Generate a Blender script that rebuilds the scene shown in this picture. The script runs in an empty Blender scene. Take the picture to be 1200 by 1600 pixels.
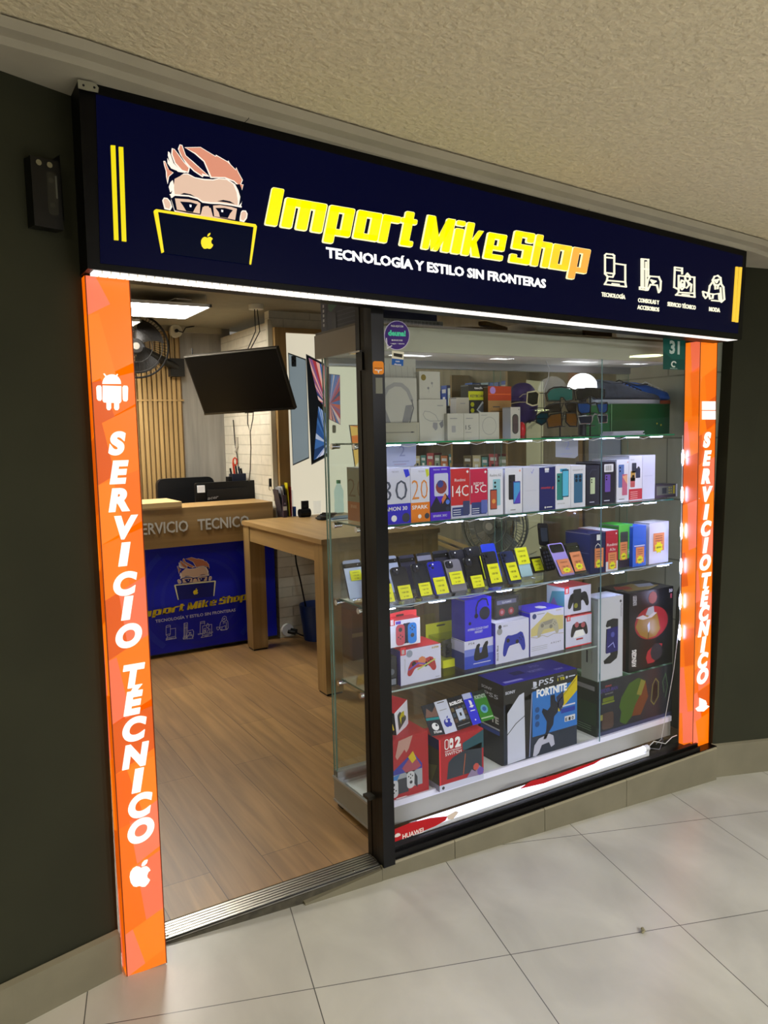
import bpy, bmesh, math, random
from mathutils import Vector, Matrix
random.seed(7)
C = bpy.context.scene.collection
SC = bpy.context.scene
def _rot():
    y, p, r = math.radians(30.83562), math.radians(5.89382), math.radians(-1.273816)
    f = Vector((math.sin(y)*math.cos(p), math.cos(y)*math.cos(p), -math.sin(p)))
    a = Vector((math.cos(y), -math.sin(y), 0)); u = a.cross(f)
    return a*math.cos(r)+u*math.sin(r), -a*math.sin(r)+u*math.cos(r), f
CR, CU, CF = _rot()
EYE = Vector((0, 0, 1.5)); FPX = 1210.0
# ---------------------------------------------------------------- camera
cam = bpy.data.cameras.new('camera'); camo = bpy.data.objects.new('camera', cam); C.objects.link(camo)
cam.sensor_fit = 'HORIZONTAL'; cam.sensor_width = 36; cam.lens = 36*FPX/1200; cam.clip_start = .05
camo.matrix_world = Matrix(((CR.x, CU.x, -CF.x, 0), (CR.y, CU.y, -CF.y, 0), (CR.z, CU.z, -CF.z, 1.5), (0, 0, 0, 1)))
SC.camera = camo
# ---------------------------------------------------------------- exposure, world
SC.view_settings.view_transform = 'Standard'; SC.view_settings.look = 'None'
SC.view_settings.gamma = 1; SC.view_settings.exposure = 0.0; SC.view_settings.use_curve_mapping = False
SC.cycles.transparent_max_bounces = 32; SC.cycles.max_bounces = 8; SC.cycles.glossy_bounces = 5
SC.cycles.sample_clamp_indirect = 4
W = bpy.data.worlds.new('mall'); SC.world = W; W.use_nodes = True
W.node_tree.nodes['Background'].inputs[0].default_value = (1.0, .93, .80, 1)
W.node_tree.nodes['Background'].inputs[1].default_value = .22
def lamp(name, loc, size, power, color, rot=(0, 0, 0), sy=None, spread=180):
    l = bpy.data.lights.new(name, 'AREA'); l.energy = power; l.color = color
    l.shape = 'RECTANGLE' if sy else 'DISK'; l.size = size; l.spread = math.radians(spread)
    if sy: l.size_y = sy
    o = bpy.data.objects.new(name, l); o.location = loc; o.rotation_euler = rot; C.objects.link(o); return o
# round lamps of the mall ceiling (two mirror in the shop window, the last is added fill), pointing down
MALL_LAMPS = ((5.3, -.02), (9.0, -5.35), (2.1, -2.3), (-.9, .1), (3.65, -2.4))
for i, (x, y) in enumerate(MALL_LAMPS):
    lamp('mall_ceiling_light', (x, y, 1.5+(.888-.05708*x+.01327*y)/.99828), .28, (13, 13, 200, 34, 170)[i], ((.93, 1, .48), (.93, 1, .48), (.98, .97, .98), (1, .92, .66), (.93, .94, 1))[i])
# ---------------------------------------------------------------- picture point -> point in the place
def ray(px, py): return CR*((px-600)/FPX) - CU*((py-800)/FPX) + CF
def ay(px, py, y): d = ray(px, py); return EYE + d*(y/d.y)
def ax(px, py, x): d = ray(px, py); return EYE + d*(x/d.x)
def az(px, py, z): d = ray(px, py); return EYE + d*((z-1.5)/d.z)
def apl(px, py, n, k):
    d = ray(px, py); n = Vector(n); return EYE + d*((k - n.dot(EYE))/n.dot(d))
MN = Vector((.05708, -.01327, .99828))           # normal of the sloping mall floor and ceiling
def mall_z(x, y, k): return (k - MN.x*x - MN.y*y)/MN.z + 1.5   # height of the plane at signed distance k from eye level
FK = -1.508; CK = .905
# ---------------------------------------------------------------- materials
def lin(c):
    if isinstance(c, str):
        c = c.lstrip('#'); c = tuple(int(c[i:i+2], 16) for i in (0, 2, 4))
    return tuple(((v/255)/12.92 if v/255 <= .04045 else ((v/255+.055)/1.055)**2.4) for v in c) + (1,)
_M = {}
def mat(col, rough=.5, metal=0, noise=0, nscale=(20, 20, 20), bump=0, coat=0, name=None, spec=.28):
    key = ('m', col, rough, metal, noise, nscale, bump, coat, spec)
    if key in _M: return _M[key]
    m = bpy.data.materials.new(name or 'surface'); m.use_nodes = True; nt = m.node_tree; b = nt.nodes['Principled BSDF']
    c = lin(col); b.inputs['Base Color'].default_value = c; b.inputs['Roughness'].default_value = rough
    b.inputs['Metallic'].default_value = metal; b.inputs['Specular IOR Level'].default_value = spec
    if coat: b.inputs['Coat Weight'].default_value = coat
    if noise or bump:
        tc = nt.nodes.new('ShaderNodeTexCoord'); mp = nt.nodes.new('ShaderNodeMapping'); mp.inputs['Scale'].default_value = nscale
        n = nt.nodes.new('ShaderNodeTexNoise'); n.inputs['Scale'].default_value = 1; n.inputs['Detail'].default_value = 5
        nt.links.new(tc.outputs['Object'], mp.inputs[0]); nt.links.new(mp.outputs[0], n.inputs['Vector'])
        if noise:
            mx = nt.nodes.new('ShaderNodeMix'); mx.data_type = 'RGBA'; mx.clamp_factor = True
            mx.inputs[6].default_value = tuple(v*(1-noise) for v in c[:3])+(1,)
            mx.inputs[7].default_value = tuple(min(1, v*(1+noise)) for v in c[:3])+(1,)
            mr = nt.nodes.new('ShaderNodeMapRange'); mr.inputs[1].default_value = .3; mr.inputs[2].default_value = .7
            nt.links.new(n.outputs[0], mr.inputs[0]); nt.links.new(mr.outputs[0], mx.inputs[0]); nt.links.new(mx.outputs[2], b.inputs['Base Color'])
        if bump:
            bp = nt.nodes.new('ShaderNodeBump'); bp.inputs['Strength'].default_value = bump; bp.inputs['Distance'].default_value = .01
            nt.links.new(n.outputs[0], bp.inputs['Height']); nt.links.new(bp.outputs[0], b.inputs['Normal'])
    _M[key] = m; return m
def emi(col, s=1.0, spec=.5):
    key = ('e', col, s, spec)
    if key in _M: return _M[key]
    m = bpy.data.materials.new('lit'); m.use_nodes = True; b = m.node_tree.nodes['Principled BSDF']
    b.inputs['Base Color'].default_value = tuple(v*.3 for v in lin(col)[:3])+(1,); b.inputs['Roughness'].default_value = .35; b.inputs['Specular IOR Level'].default_value = spec
    b.inputs['Emission Color'].default_value = lin(col); b.inputs['Emission Strength'].default_value = s
    _M[key] = m; return m
def glass(tint=(.93, .97, .96), refl=1.0, dirt=0.0):
    key = ('g', tint, refl, dirt)
    if key in _M: return _M[key]
    m = bpy.data.materials.new('clear_glass'); m.use_nodes = True; nt = m.node_tree; nt.nodes.clear()
    out = nt.nodes.new('ShaderNodeOutputMaterial'); mx = nt.nodes.new('ShaderNodeMixShader'); tr = nt.nodes.new('ShaderNodeBsdfTransparent')
    gl = nt.nodes.new('ShaderNodeBsdfGlossy'); lw = nt.nodes.new('ShaderNodeLayerWeight'); po = nt.nodes.new('ShaderNodeMath'); mu = nt.nodes.new('ShaderNodeMath')
    tr.inputs[0].default_value = tint+(1,); gl.inputs['Roughness'].default_value = .02; gl.inputs[0].default_value = (1, 1, 1, 1)
    po.operation = 'POWER'; po.inputs[1].default_value = 5; mu.operation = 'MULTIPLY_ADD'; mu.inputs[1].default_value = .9*refl; mu.inputs[2].default_value = .035*refl; mu.use_clamp = True
    nt.links.new(lw.outputs['Facing'], po.inputs[0]); nt.links.new(po.outputs[0], mu.inputs[0]); nt.links.new(mu.outputs[0], mx.inputs[0]); nt.links.new(tr.outputs[0], mx.inputs[1])
    nt.links.new(gl.outputs[0], mx.inputs[2]); nt.links.new(mx.outputs[0], out.inputs[0]); _M[key] = m; return m
def brick_mat(c1, c2, cm, bw, rh, mortar, offs=.5, rough=.4, rot=0, loc=(0, 0, 0), swap=None, grain=None, bump=0, gr=.25, name='tiles', spec=.5):
    m = bpy.data.materials.new(name); m.use_nodes = True; nt = m.node_tree; b = nt.nodes['Principled BSDF']; L = nt.links.new
    tc = nt.nodes.new('ShaderNodeTexCoord'); src = tc.outputs['Object']
    if swap:
        sp = nt.nodes.new('ShaderNodeSeparateXYZ'); cb = nt.nodes.new('ShaderNodeCombineXYZ'); L(src, sp.inputs[0])
        for i, ch in enumerate(swap): L(sp.outputs['XYZ'.index(ch)], cb.inputs[i])
        src = cb.outputs[0]
    mp = nt.nodes.new('ShaderNodeMapping'); mp.inputs['Rotation'].default_value = (0, 0, rot); mp.inputs['Location'].default_value = loc
    L(src, mp.inputs[0])
    br = nt.nodes.new('ShaderNodeTexBrick'); br.offset = offs; br.inputs['Scale'].default_value = 1
    br.inputs['Brick Width'].default_value = bw; br.inputs['Row Height'].default_value = rh; br.inputs['Mortar Size'].default_value = mortar
    br.inputs['Mortar Smooth'].default_value = .1
    br.inputs['Color1'].default_value = lin(c1); br.inputs['Color2'].default_value = lin(c2); br.inputs['Mortar'].default_value = lin(cm)
    L(mp.outputs[0], br.inputs['Vector'])
    n = nt.nodes.new('ShaderNodeTexNoise'); n.inputs['Scale'].default_value = 1; n.inputs['Detail'].default_value = 8; n.inputs['Distortion'].default_value = .6
    m2 = nt.nodes.new('ShaderNodeMapping'); m2.inputs['Scale'].default_value = grain or (5, 5, 5); L(src, m2.inputs[0]); L(m2.outputs[0], n.inputs['Vector'])
    mr = nt.nodes.new('ShaderNodeMapRange'); mr.inputs[1].default_value = .3; mr.inputs[2].default_value = .7; mr.inputs[3].default_value = 1-gr; mr.inputs[4].default_value = 1+gr*.6
    L(n.outputs[0], mr.inputs[0])
    mx = nt.nodes.new('ShaderNodeMix'); mx.data_type = 'RGBA'; mx.blend_type = 'MULTIPLY'; mx.inputs[0].default_value = 1
    L(br.outputs['Color'], mx.inputs[6]); L(mr.outputs[0], mx.inputs[7]); L(mx.outputs[2], b.inputs['Base Color'])
    b.inputs['Roughness'].default_value = rough; b.inputs['Specular IOR Level'].default_value = spec
    if bump:
        bp = nt.nodes.new('ShaderNodeBump'); bp.inputs['Strength'].default_value = bump; bp.inputs['Distance'].default_value = .004; bp.invert = True
        L(br.outputs['Fac'], bp.inputs['Height']); L(bp.outputs[0], b.inputs['Normal'])
    return m
def wood(c='#b08d5c', axis='x', dark=.22, rough=.45):
    s = {'x': (1.2, 22, 22), 'y': (22, 1.2, 22), 'z': (22, 22, 1.2)}[axis]
    return mat(c, rough, 0, dark, s, 0, name='oak_laminate')
WHITE = mat('#e9e9ec', .45); BLACK = mat('#0c0c0e', .35); DARK = mat('#1b1c20', .4); CHROME = mat('#c8c8c8', .15, 1)
ALU = mat('#b9bcc0', .35, .8); CARD = mat('#b08a5a', .7); GREY = mat('#8f9094', .5); PLAST = mat('#2a2a2d', .4)
# ---------------------------------------------------------------- mesh helpers
class Fr:
    """a flat face: origin, right, up (unit vectors) and size in metres"""
    def __init__(s, O, U, V, w=1, h=1):
        s.O = Vector(O); s.U = Vector(U).normalized(); s.V = Vector(V).normalized(); s.N = s.U.cross(s.V).normalized(); s.w = w; s.h = h
    def P(s, u, v, n=0): return s.O + s.U*u + s.V*v + s.N*n
class MB:
    def __init__(s): s.v = []; s.f = []; s.m = []; s.mats = []; s.sm = []
    def mi(s, m):
        if m not in s.mats: s.mats.append(m)
        return s.mats.index(m)
    def add(s, vs, fs, m, smooth=False):
        b = len(s.v); s.v += [tuple(p) for p in vs]; k = s.mi(m)
        for f in fs: s.f.append([b+i for i in f]); s.m.append(k); s.sm.append(smooth)
        return s
    def box(s, x0, x1, y0, y1, z0, z1, m):
        vs = [(x, y, z) for z in (z0, z1) for y in (y0, y1) for x in (x0, x1)]
        return s.add(vs, [(0, 2, 3, 1), (4, 5, 7, 6), (0, 1, 5, 4), (2, 6, 7, 3), (0, 4, 6, 2), (1, 3, 7, 5)], m)
    def hexa(s, p, m):   # 8 points: bottom four then top four, counter-clockwise from above
        return s.add(p, [(3, 2, 1, 0), (4, 5, 6, 7), (0, 1, 5, 4), (1, 2, 6, 5), (2, 3, 7, 6), (3, 0, 4, 7)], m)
    def obox(s, c, a, b, d, m):
        c, a, b, d = map(Vector, (c, a, b, d))
        return s.hexa([c-a-b-d, c+a-b-d, c+a+b-d, c-a+b-d, c-a-b+d, c+a-b+d, c+a+b+d, c-a+b+d], m)
    def poly(s, pts, m): return s.add(pts, [tuple(range(len(pts)))], m)
    def prism(s, F, pts, n0, n1, m, ms=None, smooth=False):
        k = len(pts); vs = [F.P(u, v, n0) for u, v in pts]+[F.P(u, v, n1) for u, v in pts]
        A = sum(pts[i][0]*pts[(i+1) % k][1]-pts[(i+1) % k][0]*pts[i][1] for i in range(k))
        if A < 0: vs = vs[:k][::-1]+vs[k:][::-1]
        s.add(vs, [tuple(range(k))[::-1], tuple(range(k, 2*k))], m)
        s.add(vs, [(i, (i+1) % k, k+(i+1) % k, k+i) for i in range(k)], ms or m, smooth); return s
    def cyl(s, p0, p1, r, m, n=16, r2=None, caps=True, smooth=True):
        p0, p1 = Vector(p0), Vector(p1); d = (p1-p0).normalized(); a = d.orthogonal().normalized(); b = d.cross(a); r2 = r if r2 is None else r2
        vs = []
        for p, q in ((p0, r), (p1, r2)):
            for i in range(n): t = 2*math.pi*i/n; vs.append(p+(a*math.cos(t)+b*math.sin(t))*q)
        s.add(vs, [(i, (i+1) % n, n+(i+1) % n, n+i) for i in range(n)], m, smooth)
        if caps: s.add(vs, [tuple(range(n))[::-1], tuple(range(n, 2*n))], m)
        return s
    def tube(s, pts, r, m, n=8, closed=False):
        pts = [Vector(p) for p in pts]; N = len(pts); vs = []; a = None
        for i, p in enumerate(pts):
            q0 = pts[(i-1) % N] if (closed or i) else p; q1 = pts[(i+1) % N] if (closed or i < N-1) else p
            d = (q1-q0).normalized()
            if a is None: a = d.orthogonal().normalized()
            a = (a-d*a.dot(d)).normalized(); b = d.cross(a)
            for k in range(n): t = 2*math.pi*k/n; vs.append(p+(a*math.cos(t)+b*math.sin(t))*r)
        fs = []
        for i in range(N if closed else N-1):
            j = (i+1) % N
            fs += [(i*n+k, i*n+(k+1) % n, j*n+(k+1) % n, j*n+k) for k in range(n)]
        s.add(vs, fs, m, True)
        if not closed: s.add(vs, [tuple(range(n))[::-1], tuple(range((N-1)*n, N*n))], m)
        return s
    def loft(s, rings, m, closed=True, caps=True):
        n = len(rings[0]); vs = [p for r in rings for p in r]; fs = []
        for i in range(len(rings)-1):
            for k in range(n if closed else n-1): fs.append((i*n+k, i*n+(k+1) % n, (i+1)*n+(k+1) % n, (i+1)*n+k))
        s.add(vs, fs, m, True)
        if caps: s.add(vs, [tuple(range(n))[::-1], tuple(range((len(rings)-1)*n, len(rings)*n))], m)
        return s
    def ball(s, c, rx, ry, rz, m, n=16, k=10, t0=0, t1=math.pi):
        c = Vector(c); rings = []
        for i in range(k+1):
            t = t0+(t1-t0)*i/k; q = max(math.sin(t), 1e-3)
            rings.append([c+Vector((rx*q*math.cos(2*math.pi*j/n), ry*q*math.sin(2*math.pi*j/n), rz*math.cos(t))) for j in range(n)])
        return s.loft(rings[::-1], m)
    def mesh(s, name):
        me = bpy.data.meshes.new(name); me.from_pydata(s.v, [], s.f)
        for m in s.mats: me.materials.append(m)
        for p, k, q in zip(me.polygons, s.m, s.sm): p.material_index = k; p.use_smooth = q
        me.update(); return me
    def build(s, name, parent=None, local=False):
        o = bpy.data.objects.new(name, s.mesh(name)); C.objects.link(o)
        if parent:
            o.parent = parent
            if not local:
                w = Vector((0, 0, 0)); q = parent
                while q: w += q.location; q = q.parent
                o.location = -w
        return o
    # ---- flat print on a face frame, in fractions of the face
    def pr(s, F, pts, m, l=1, abs_=False):
        a = 1 if abs_ else F.w; b = 1 if abs_ else F.h
        return s.poly([F.P(u*a, v*b, .00035*l) for u, v in pts], m)
    def rect(s, F, u0, v0, u1, v1, m, l=1): return s.pr(F, [(u0, v0), (u1, v0), (u1, v1), (u0, v1)], m, l)
    def disc(s, F, u, v, r, m, l=1, n=20, ry=None):  # r as a fraction of width
        ry = r*F.w/F.h if ry is None else ry
        return s.pr(F, [(u+r*math.cos(2*math.pi*i/n), v+ry*math.sin(2*math.pi*i/n)) for i in range(n)], m, l)
    def line(s, F, pts, t, m, l=1, closed=False):   # stroke of thickness t (fraction of width)
        q = [(u*F.w, v*F.h) for u, v in pts]; t = t*F.w/2
        if closed: q.append(q[0])
        for i, ((a, b), (c, d)) in enumerate(zip(q, q[1:])):
            l += (.35, -.35)[i % 2] if i else 0
            L = math.hypot(c-a, d-b) or 1e-9; x, y = (c-a)/L*t, (d-b)/L*t
            s.pr(F, [(a-x-y, b-y+x), (a-x+y, b-y-x), (c+x+y, d+y-x), (c+x-y, d+y+x)] if t < .003 else [(a-y, b+x), (a+y, b-x), (c+y, d-x), (c-y, d+x)], m, l, True)
            if t >= .003:
                for e, g in ((c, d),): s.pr(F, [(e+t*math.cos(k*math.pi/6), g+t*math.sin(k*math.pi/6)) for k in range(12)], m, l+.7+.1*(i % 3), True)
        return s
    def rrect(s, F, u0, v0, u1, v1, r, m, l=1):
        s.pr(F, rr(u0*F.w, v0*F.h, u1*F.w, v1*F.h, r*F.w), m, l, True); return s
    def text(s, F, t, u, v, h, m, bold=0, w=None, l=1, al='l', shear=0, depth=0):
        """text with its baseline start at fraction (u, v), capital height h as a fraction of the face height, width w of the face width"""
        vs, fs, x0, x1, H = glyphs(t, bold); k = h*F.h/H; kx = (w*F.w/(x1-x0)) if w else k
        off = {'l': 0, 'c': -(x1-x0)*kx/2, 'r': -(x1-x0)*kx}[al]
        s.add([F.P(u*F.w+off+(x-x0)*kx+shear*y*k, v*F.h+y*k, .00035*l+depth) for x, y in vs], fs, m); return s
def rr(x0, y0, x1, y1, r, n=4):
    out = []
    for cx, cy, a in ((x1-r, y0+r, -90), (x1-r, y1-r, 0), (x0+r, y1-r, 90), (x0+r, y0+r, 180)):
        for i in range(n+1): t = math.radians(a+90*i/n); out.append((cx+r*math.cos(t), cy+r*math.sin(t)))
    return out
_G = {}
def glyphs(t, bold, res=2):
    if (t, bold) in _G: return _G[t, bold]
    cu = bpy.data.curves.new('lettering', 'FONT'); cu.body = t; cu.offset = bold; cu.resolution_u = res; cu.size = 1
    o = bpy.data.objects.new('lettering', cu); me = bpy.data.meshes.new_from_object(o)
    vs = [(v.co.x, v.co.y) for v in me.vertices]; fs = [tuple(p.vertices) for p in me.polygons]
    xs = [a for a, b in vs] or [0, 1]
    bpy.data.objects.remove(o); bpy.data.curves.remove(cu); bpy.data.meshes.remove(me)
    _G[t, bold] = (vs, fs, min(xs), max(xs), .69+bold); return _G[t, bold]
def empty(name, label, cat, loc=(0, 0, 0), group=None):
    o = bpy.data.objects.new(name, None); o.location = loc; o.empty_display_size = .05; C.objects.link(o); return tag(o, label, cat, group)
def tag(o, label, cat, group=None, kind=None):
    o['label'] = label; o['category'] = cat
    if group: o['group'] = group
    if kind: o['kind'] = kind
    return o
def struct(o): o['kind'] = 'structure'; return o
def copy_tree(o, parent=None):
    c = o.copy(); C.objects.link(c)
    if parent: c.parent = parent
    for ch in list(o.children): copy_tree(ch, c)
    return c
# shared little drawings (fractions of a unit square around 0,0)
PAD = [(-.5, -.28), (-.48, -.38), (-.42, -.42), (-.36, -.38), (-.27, -.18), (-.2, -.1), (.2, -.1), (.27, -.18), (.36, -.38), (.42, -.42), (.48, -.38), (.5, -.28),
       (.46, 0), (.38, .22), (.28, .28), (.12, .24), (-.12, .24), (-.28, .28), (-.38, .22), (-.46, 0)]
APPLE = [(0, .27), (.1, .33), (.22, .34), (.33, .27), (.38, .2), (.3, .12), (.27, 0), (.3, -.12), (.41, -.2), (.35, -.34), (.24, -.47), (.12, -.48), (0, -.44),
         (-.12, -.48), (-.24, -.46), (-.36, -.32), (-.43, -.1), (-.42, .1), (-.33, .26), (-.2, .34), (-.08, .32)]
LEAF = [(0, .36), (.02, .48), (.1, .58), (.22, .62), (.2, .5), (.12, .4)]
def place(shape, u, v, w, h, skew=0): return [(u+x*w+skew*y*h, v+y*h) for x, y in shape]
# ================================================================ the setting
paint = mat('#2a2b1d', .85, 0, .12, (3, 3, 3), .15, name='dark_plaster')
tile_f = brick_mat('#c1bfb5', '#bbb9b0', '#54534e', .6, .6, .0016, 0, .3, loc=(-.445, -1.989, 0), grain=(4, 2.5, 4), gr=.16, name='floor_tile')
o = MB().add([(-6, -9, 0), (14, -9, 0), (14, 6, 0), (-6, 6, 0)], [(0, 1, 2, 3)], tile_f).build('floor')
o.matrix_world = Matrix(((.96725, .24731, .05708, MN.x*FK), (-.24696, .96893, -.01327, MN.y*FK), (-.05859, -.00126, .99828, 1.5+MN.z*FK), (0, 0, 0, 1)))
struct(o)
# cut the tiled floor back to the foot of the shop front
bm = bmesh.new(); bm.from_mesh(o.data); inv = o.matrix_world.inverted()
bmesh.ops.bisect_plane(bm, geom=bm.verts[:]+bm.edges[:]+bm.faces[:], plane_co=inv @ Vector((1, 2.24, 0)), plane_no=(inv.to_3x3() @ Vector((0, 1, 0))).normalized(), clear_outer=True)
bm.to_mesh(o.data); bm.free()
ceil_m = mat('#d9cdb0', .95, 0, .10, (60, 60, 60), .9, name='textured_ceiling')
pts = [(-6, -9), (12, -9), (12, 2.3), (-6, 2.3)]
lo = [(x, y, mall_z(x, y, CK)) for x, y in pts]; hi = [(x, y, z+.1) for x, y, z in lo]
struct(MB().hexa(lo+hi, ceil_m).build('ceiling'))
# stepped cornice that follows the curved wall
crn = mat('#a8a292', .7, 0, .06, (8, 8, 8)); path = [(-1.6, 1.46), (-.6, 1.76), (.222, 1.985), (.39, 1.99), (.82, 2.035), (1.29, 2.052), (2.1, 2.054), (3.05, 2.055), (3.3, 2.085), (4.3, 1.74)]
def strip(y_off, k0, k1, yo2):
    m = MB(); r = []
    for x, y in path:
        r.append([(x, y+y_off, mall_z(x, y, k0)), (x, y+y_off+yo2, mall_z(x, y, k1)), (x, y+.3, mall_z(x, y, k1)), (x, y+.3, mall_z(x, y, k0))])
    return m, r
m, r = strip(0, .860, .877, -.004); m.loft(r, crn); m2, r = strip(-.045, .877, .899, -.006); m.loft(r, crn)
for f in range(len(m.sm)): m.sm[f] = False
for x in (.82, 2.1): y_ = dict(((.82, 2.035), (2.1, 2.054)))[x]; m.box(x, x+.002, y_-.0005, y_+.1, mall_z(x, y_, .8598), mall_z(x, y_, .876), mat('#2c2a24', .9))
struct(m.build('trim_1'))
def wall_prism(name, pts, z0k, z1, m):
    k = len(pts); vs = [(x, y, mall_z(x, y, FK)-.02) for x, y in pts]+[(x, y, z1) for x, y in pts]
    b = MB().add(vs, [tuple(range(k))[::-1], tuple(range(k, 2*k))]+[(i, (i+1) % k, k+(i+1) % k, k+i) for i in range(k)], m)
    return struct(b.build(name))
wl = [(-1.8, 1.44), (-.6, 1.88), (.102, 2.087), (.386, 2.172), (.392, 2.46), (-1.8, 2.46)]
w = wall_prism('wall_left', wl, 0, 2.5, paint)
for v in w.data.vertices:      # the wall edge leans a little, as in the place
    if v.co.z > 2 and v.co.x > .35: v.co.x += .028
# small scuffs of old plaster on the left wall
nL = Vector((.286, -.958, 0)); sc = MB(); U = Vector((.958, .286, 0))
for (px, py, a, b) in ((9, 392, .008, .026), (111, 393, .003, .008), (102, 203, .003, .003)):
    P = apl(px, py, nL, nL.dot(Vector((.244, 2.1295, 0)))) - nL*-.0008
    sc.add([P-U*a-Vector((0, 0, b)), P+U*a*.7-Vector((0, 0, b)), P+U*a+Vector((0, 0, b*.9)), P-U*a+Vector((0, 0, b))], [(0, 1, 2, 3)], mat('#8e8a74', .9))
struct(sc.build('trim_2'))
wr = [(3.105, 2.24), (3.437, 2.163), (4.2, 1.9), (5.0, 1.5), (8.0, -.6), (8.0, 2.5), (3.13, 2.5)]
w = wall_prism('wall_right', wr, 0, 2.5, paint)
for v in w.data.vertices:
    if v.co.z > 2 and v.co.x < 3.3: v.co.x += .125
# skirting tiles along both walls
base_m = mat('#77725f', .45, 0, .12, (5, 5, 5), name='skirting_tile'); base_t = mat('#8b846c', .5, 0, .1, (6, 6, 6))
def skirting(name, pts, h, joints=()):
    m = MB()
    for (x0, y0), (x1, y1) in zip(pts, pts[1:]):
        a = Vector((x0, y0, 0)); b = Vector((x1, y1, 0)); n = Vector(((b-a).y, -(b-a).x, 0)).normalized()*.014
        z0, z1 = mall_z(x0, y0, FK)-.01, mall_z(x1, y1, FK)-.01; h0, h1 = mall_z(x0, y0, FK)+h, mall_z(x1, y1, FK)+h
        lo = [(a+n)+Vector((0, 0, z0)), (b+n)+Vector((0, 0, z1)), b+Vector((0, 0, z1)), a+Vector((0, 0, z0))]
        hi = [(a+n)+Vector((0, 0, h0)), (b+n)+Vector((0, 0, h1)), b+Vector((0, 0, h1+.008)), a+Vector((0, 0, h0+.008))]
        m.hexa(lo+hi, base_m)
    return struct(m.build(name))
skirting('baseboard_left', [(-1.8, 1.43), (-.6, 1.87), (.102, 2.077), (.384, 2.163)], .118)
skirting('baseboard_right', [(3.108, 2.243), (3.437, 2.166), (4.2, 1.903), (5.0, 1.503), (8.0, -.597)], .155)
# tiled plinth under the shop window, wedge shaped because the mall floor slopes
m = MB(); xs = [1.278, 1.59, 2.03, 2.497, 3.104]
for x0, x1 in zip(xs, xs[1:]):
    a, b = x0+.0012, x1-.0012; za, zb = mall_z(a, 2.207, FK)-.01, mall_z(b, 2.207, FK)-.01
    m.hexa([(a, 2.207, za), (b, 2.207, zb), (b, 2.30, zb), (a, 2.30, za), (a, 2.207, -.007), (b, 2.207, -.007), (b, 2.30, -.002), (a, 2.30, -.002)], base_m)
    m.hexa([(a, 2.207, -.007), (b, 2.207, -.007), (b, 2.218, -.007), (a, 2.218, -.007), (a, 2.211, -.0015), (b, 2.211, -.0015), (b, 2.218, -.0005), (a, 2.218, -.0005)], base_t)
m.hexa([(1.278, 2.212, -.2), (3.104, 2.212, -.25), (3.104, 2.29, -.25), (1.278, 2.29, -.1), (1.278, 2.212, -.008), (3.104, 2.212, -.008), (3.104, 2.29, -.008), (1.278, 2.29, -.008)], mat('#3a372f', .9))
struct(m.build('trim_3'))
# low tiled step below the metal door sill
m = MB(); m.hexa([(.98, 2.2, -.06), (1.277, 2.205, -.08), (1.277, 2.24, -.08), (.98, 2.24, -.06), (.98, 2.2, -.03), (1.277, 2.205, -.012), (1.277, 2.24, -.008), (.98, 2.24, -.02)], base_m)
m.hexa([(.45, 2.214, -.06), (1.3, 2.214, -.1), (1.3, 2.3, -.1), (.45, 2.3, -.06), (.45, 2.214, -.006), (1.3, 2.214, -.006), (1.3, 2.3, -.006), (.45, 2.3, -.006)], mat('#4a463b', .85, 0, .3, (30, 30, 30)))
struct(m.build('trim_4'))
# shop floor: oak planks running away from the door
plank = brick_mat('#a5804f', '#8c6b45', '#54402a', 1.25, .19, .0012, .37, .38, swap='YXZ', grain=(1.6, 26, 4), gr=.3, name='oak_planks')
struct(MB().box(.3, 3.2, 2.31, 6.4, -.05, 0, plank).build('floor_shop'))
# inner walls
oakwall = mat('#8f8570', .6, 0, .2, (18, 18, 1.2), name='grey_laminate')
wtile = brick_mat('#8f9484', '#868c7c', '#5d6155', .60, .30, .004, .5, .3, swap='YZX', loc=(.13, .06, 0), grain=(7, 2, 2), gr=.22, bump=.2, name='wall_tile')
brickp = brick_mat('#cfc9b8', '#c6c0ae', '#b3ad9b', .42, .075, .004, .5, .75, swap='YZX', grain=(14, 14, 14), gr=.10, bump=.9, name='white_brick_relief')
brickx = brick_mat('#cfc9b8', '#c6c0ae', '#b3ad9b', .42, .075, .004, .5, .75, swap='XZY', grain=(14, 14, 14), gr=.10, bump=.9, name='white_brick_relief')
struct(MB().box(3.17, 3.26, 2.3, 2.9, 0, 2.40, wtile).build('wall_inner_right'))
struct(MB().box(3.17, 3.26, 2.9, 5.3, 0, 2.40, oakwall).build('wall_inner_side'))
struct(MB().box(.22, .30, 2.46, 6.4, 0, 2.40, mat('#cfc8b4', .8)).build('wall_inner_left'))
struct(MB().box(2.2, 3.26, 5.22, 5.30, 0, 2.40, brickx).build('wall_corner'))
struct(MB().box(2.2, 2.28, 5.30, 6.25, 0, 2.30, brickp).build('wall_brick'))
struct(MB().box(.22, 2.28, 6.25, 6.33, 0, 2.40, mat('#88837b', .55, 0, .22, (20, 20, 1.3), name='grey_wood_laminate')).build('wall_back'))
struct(MB().box(.22, 3.26, 2.27, 6.4, 2.375, 2.42, mat('#8f8875', .9, 0, .05)).build('ceiling_shop'))
struct(MB().box(.39, 3.2, 2.22, 2.27, 1.99, 2.44, BLACK).build('light_block_header'))  # unseen block added behind the sign against light leaks
struct(MB().box(.3, 2.2, 6.22, 6.25, 2.33, 2.375, mat('#a39c88', .8)).box(2.18, 2.215, 5.2, 5.23, 1.02, 2.31, mat('#b9b39f', .8)).build('trim_5'))
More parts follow.
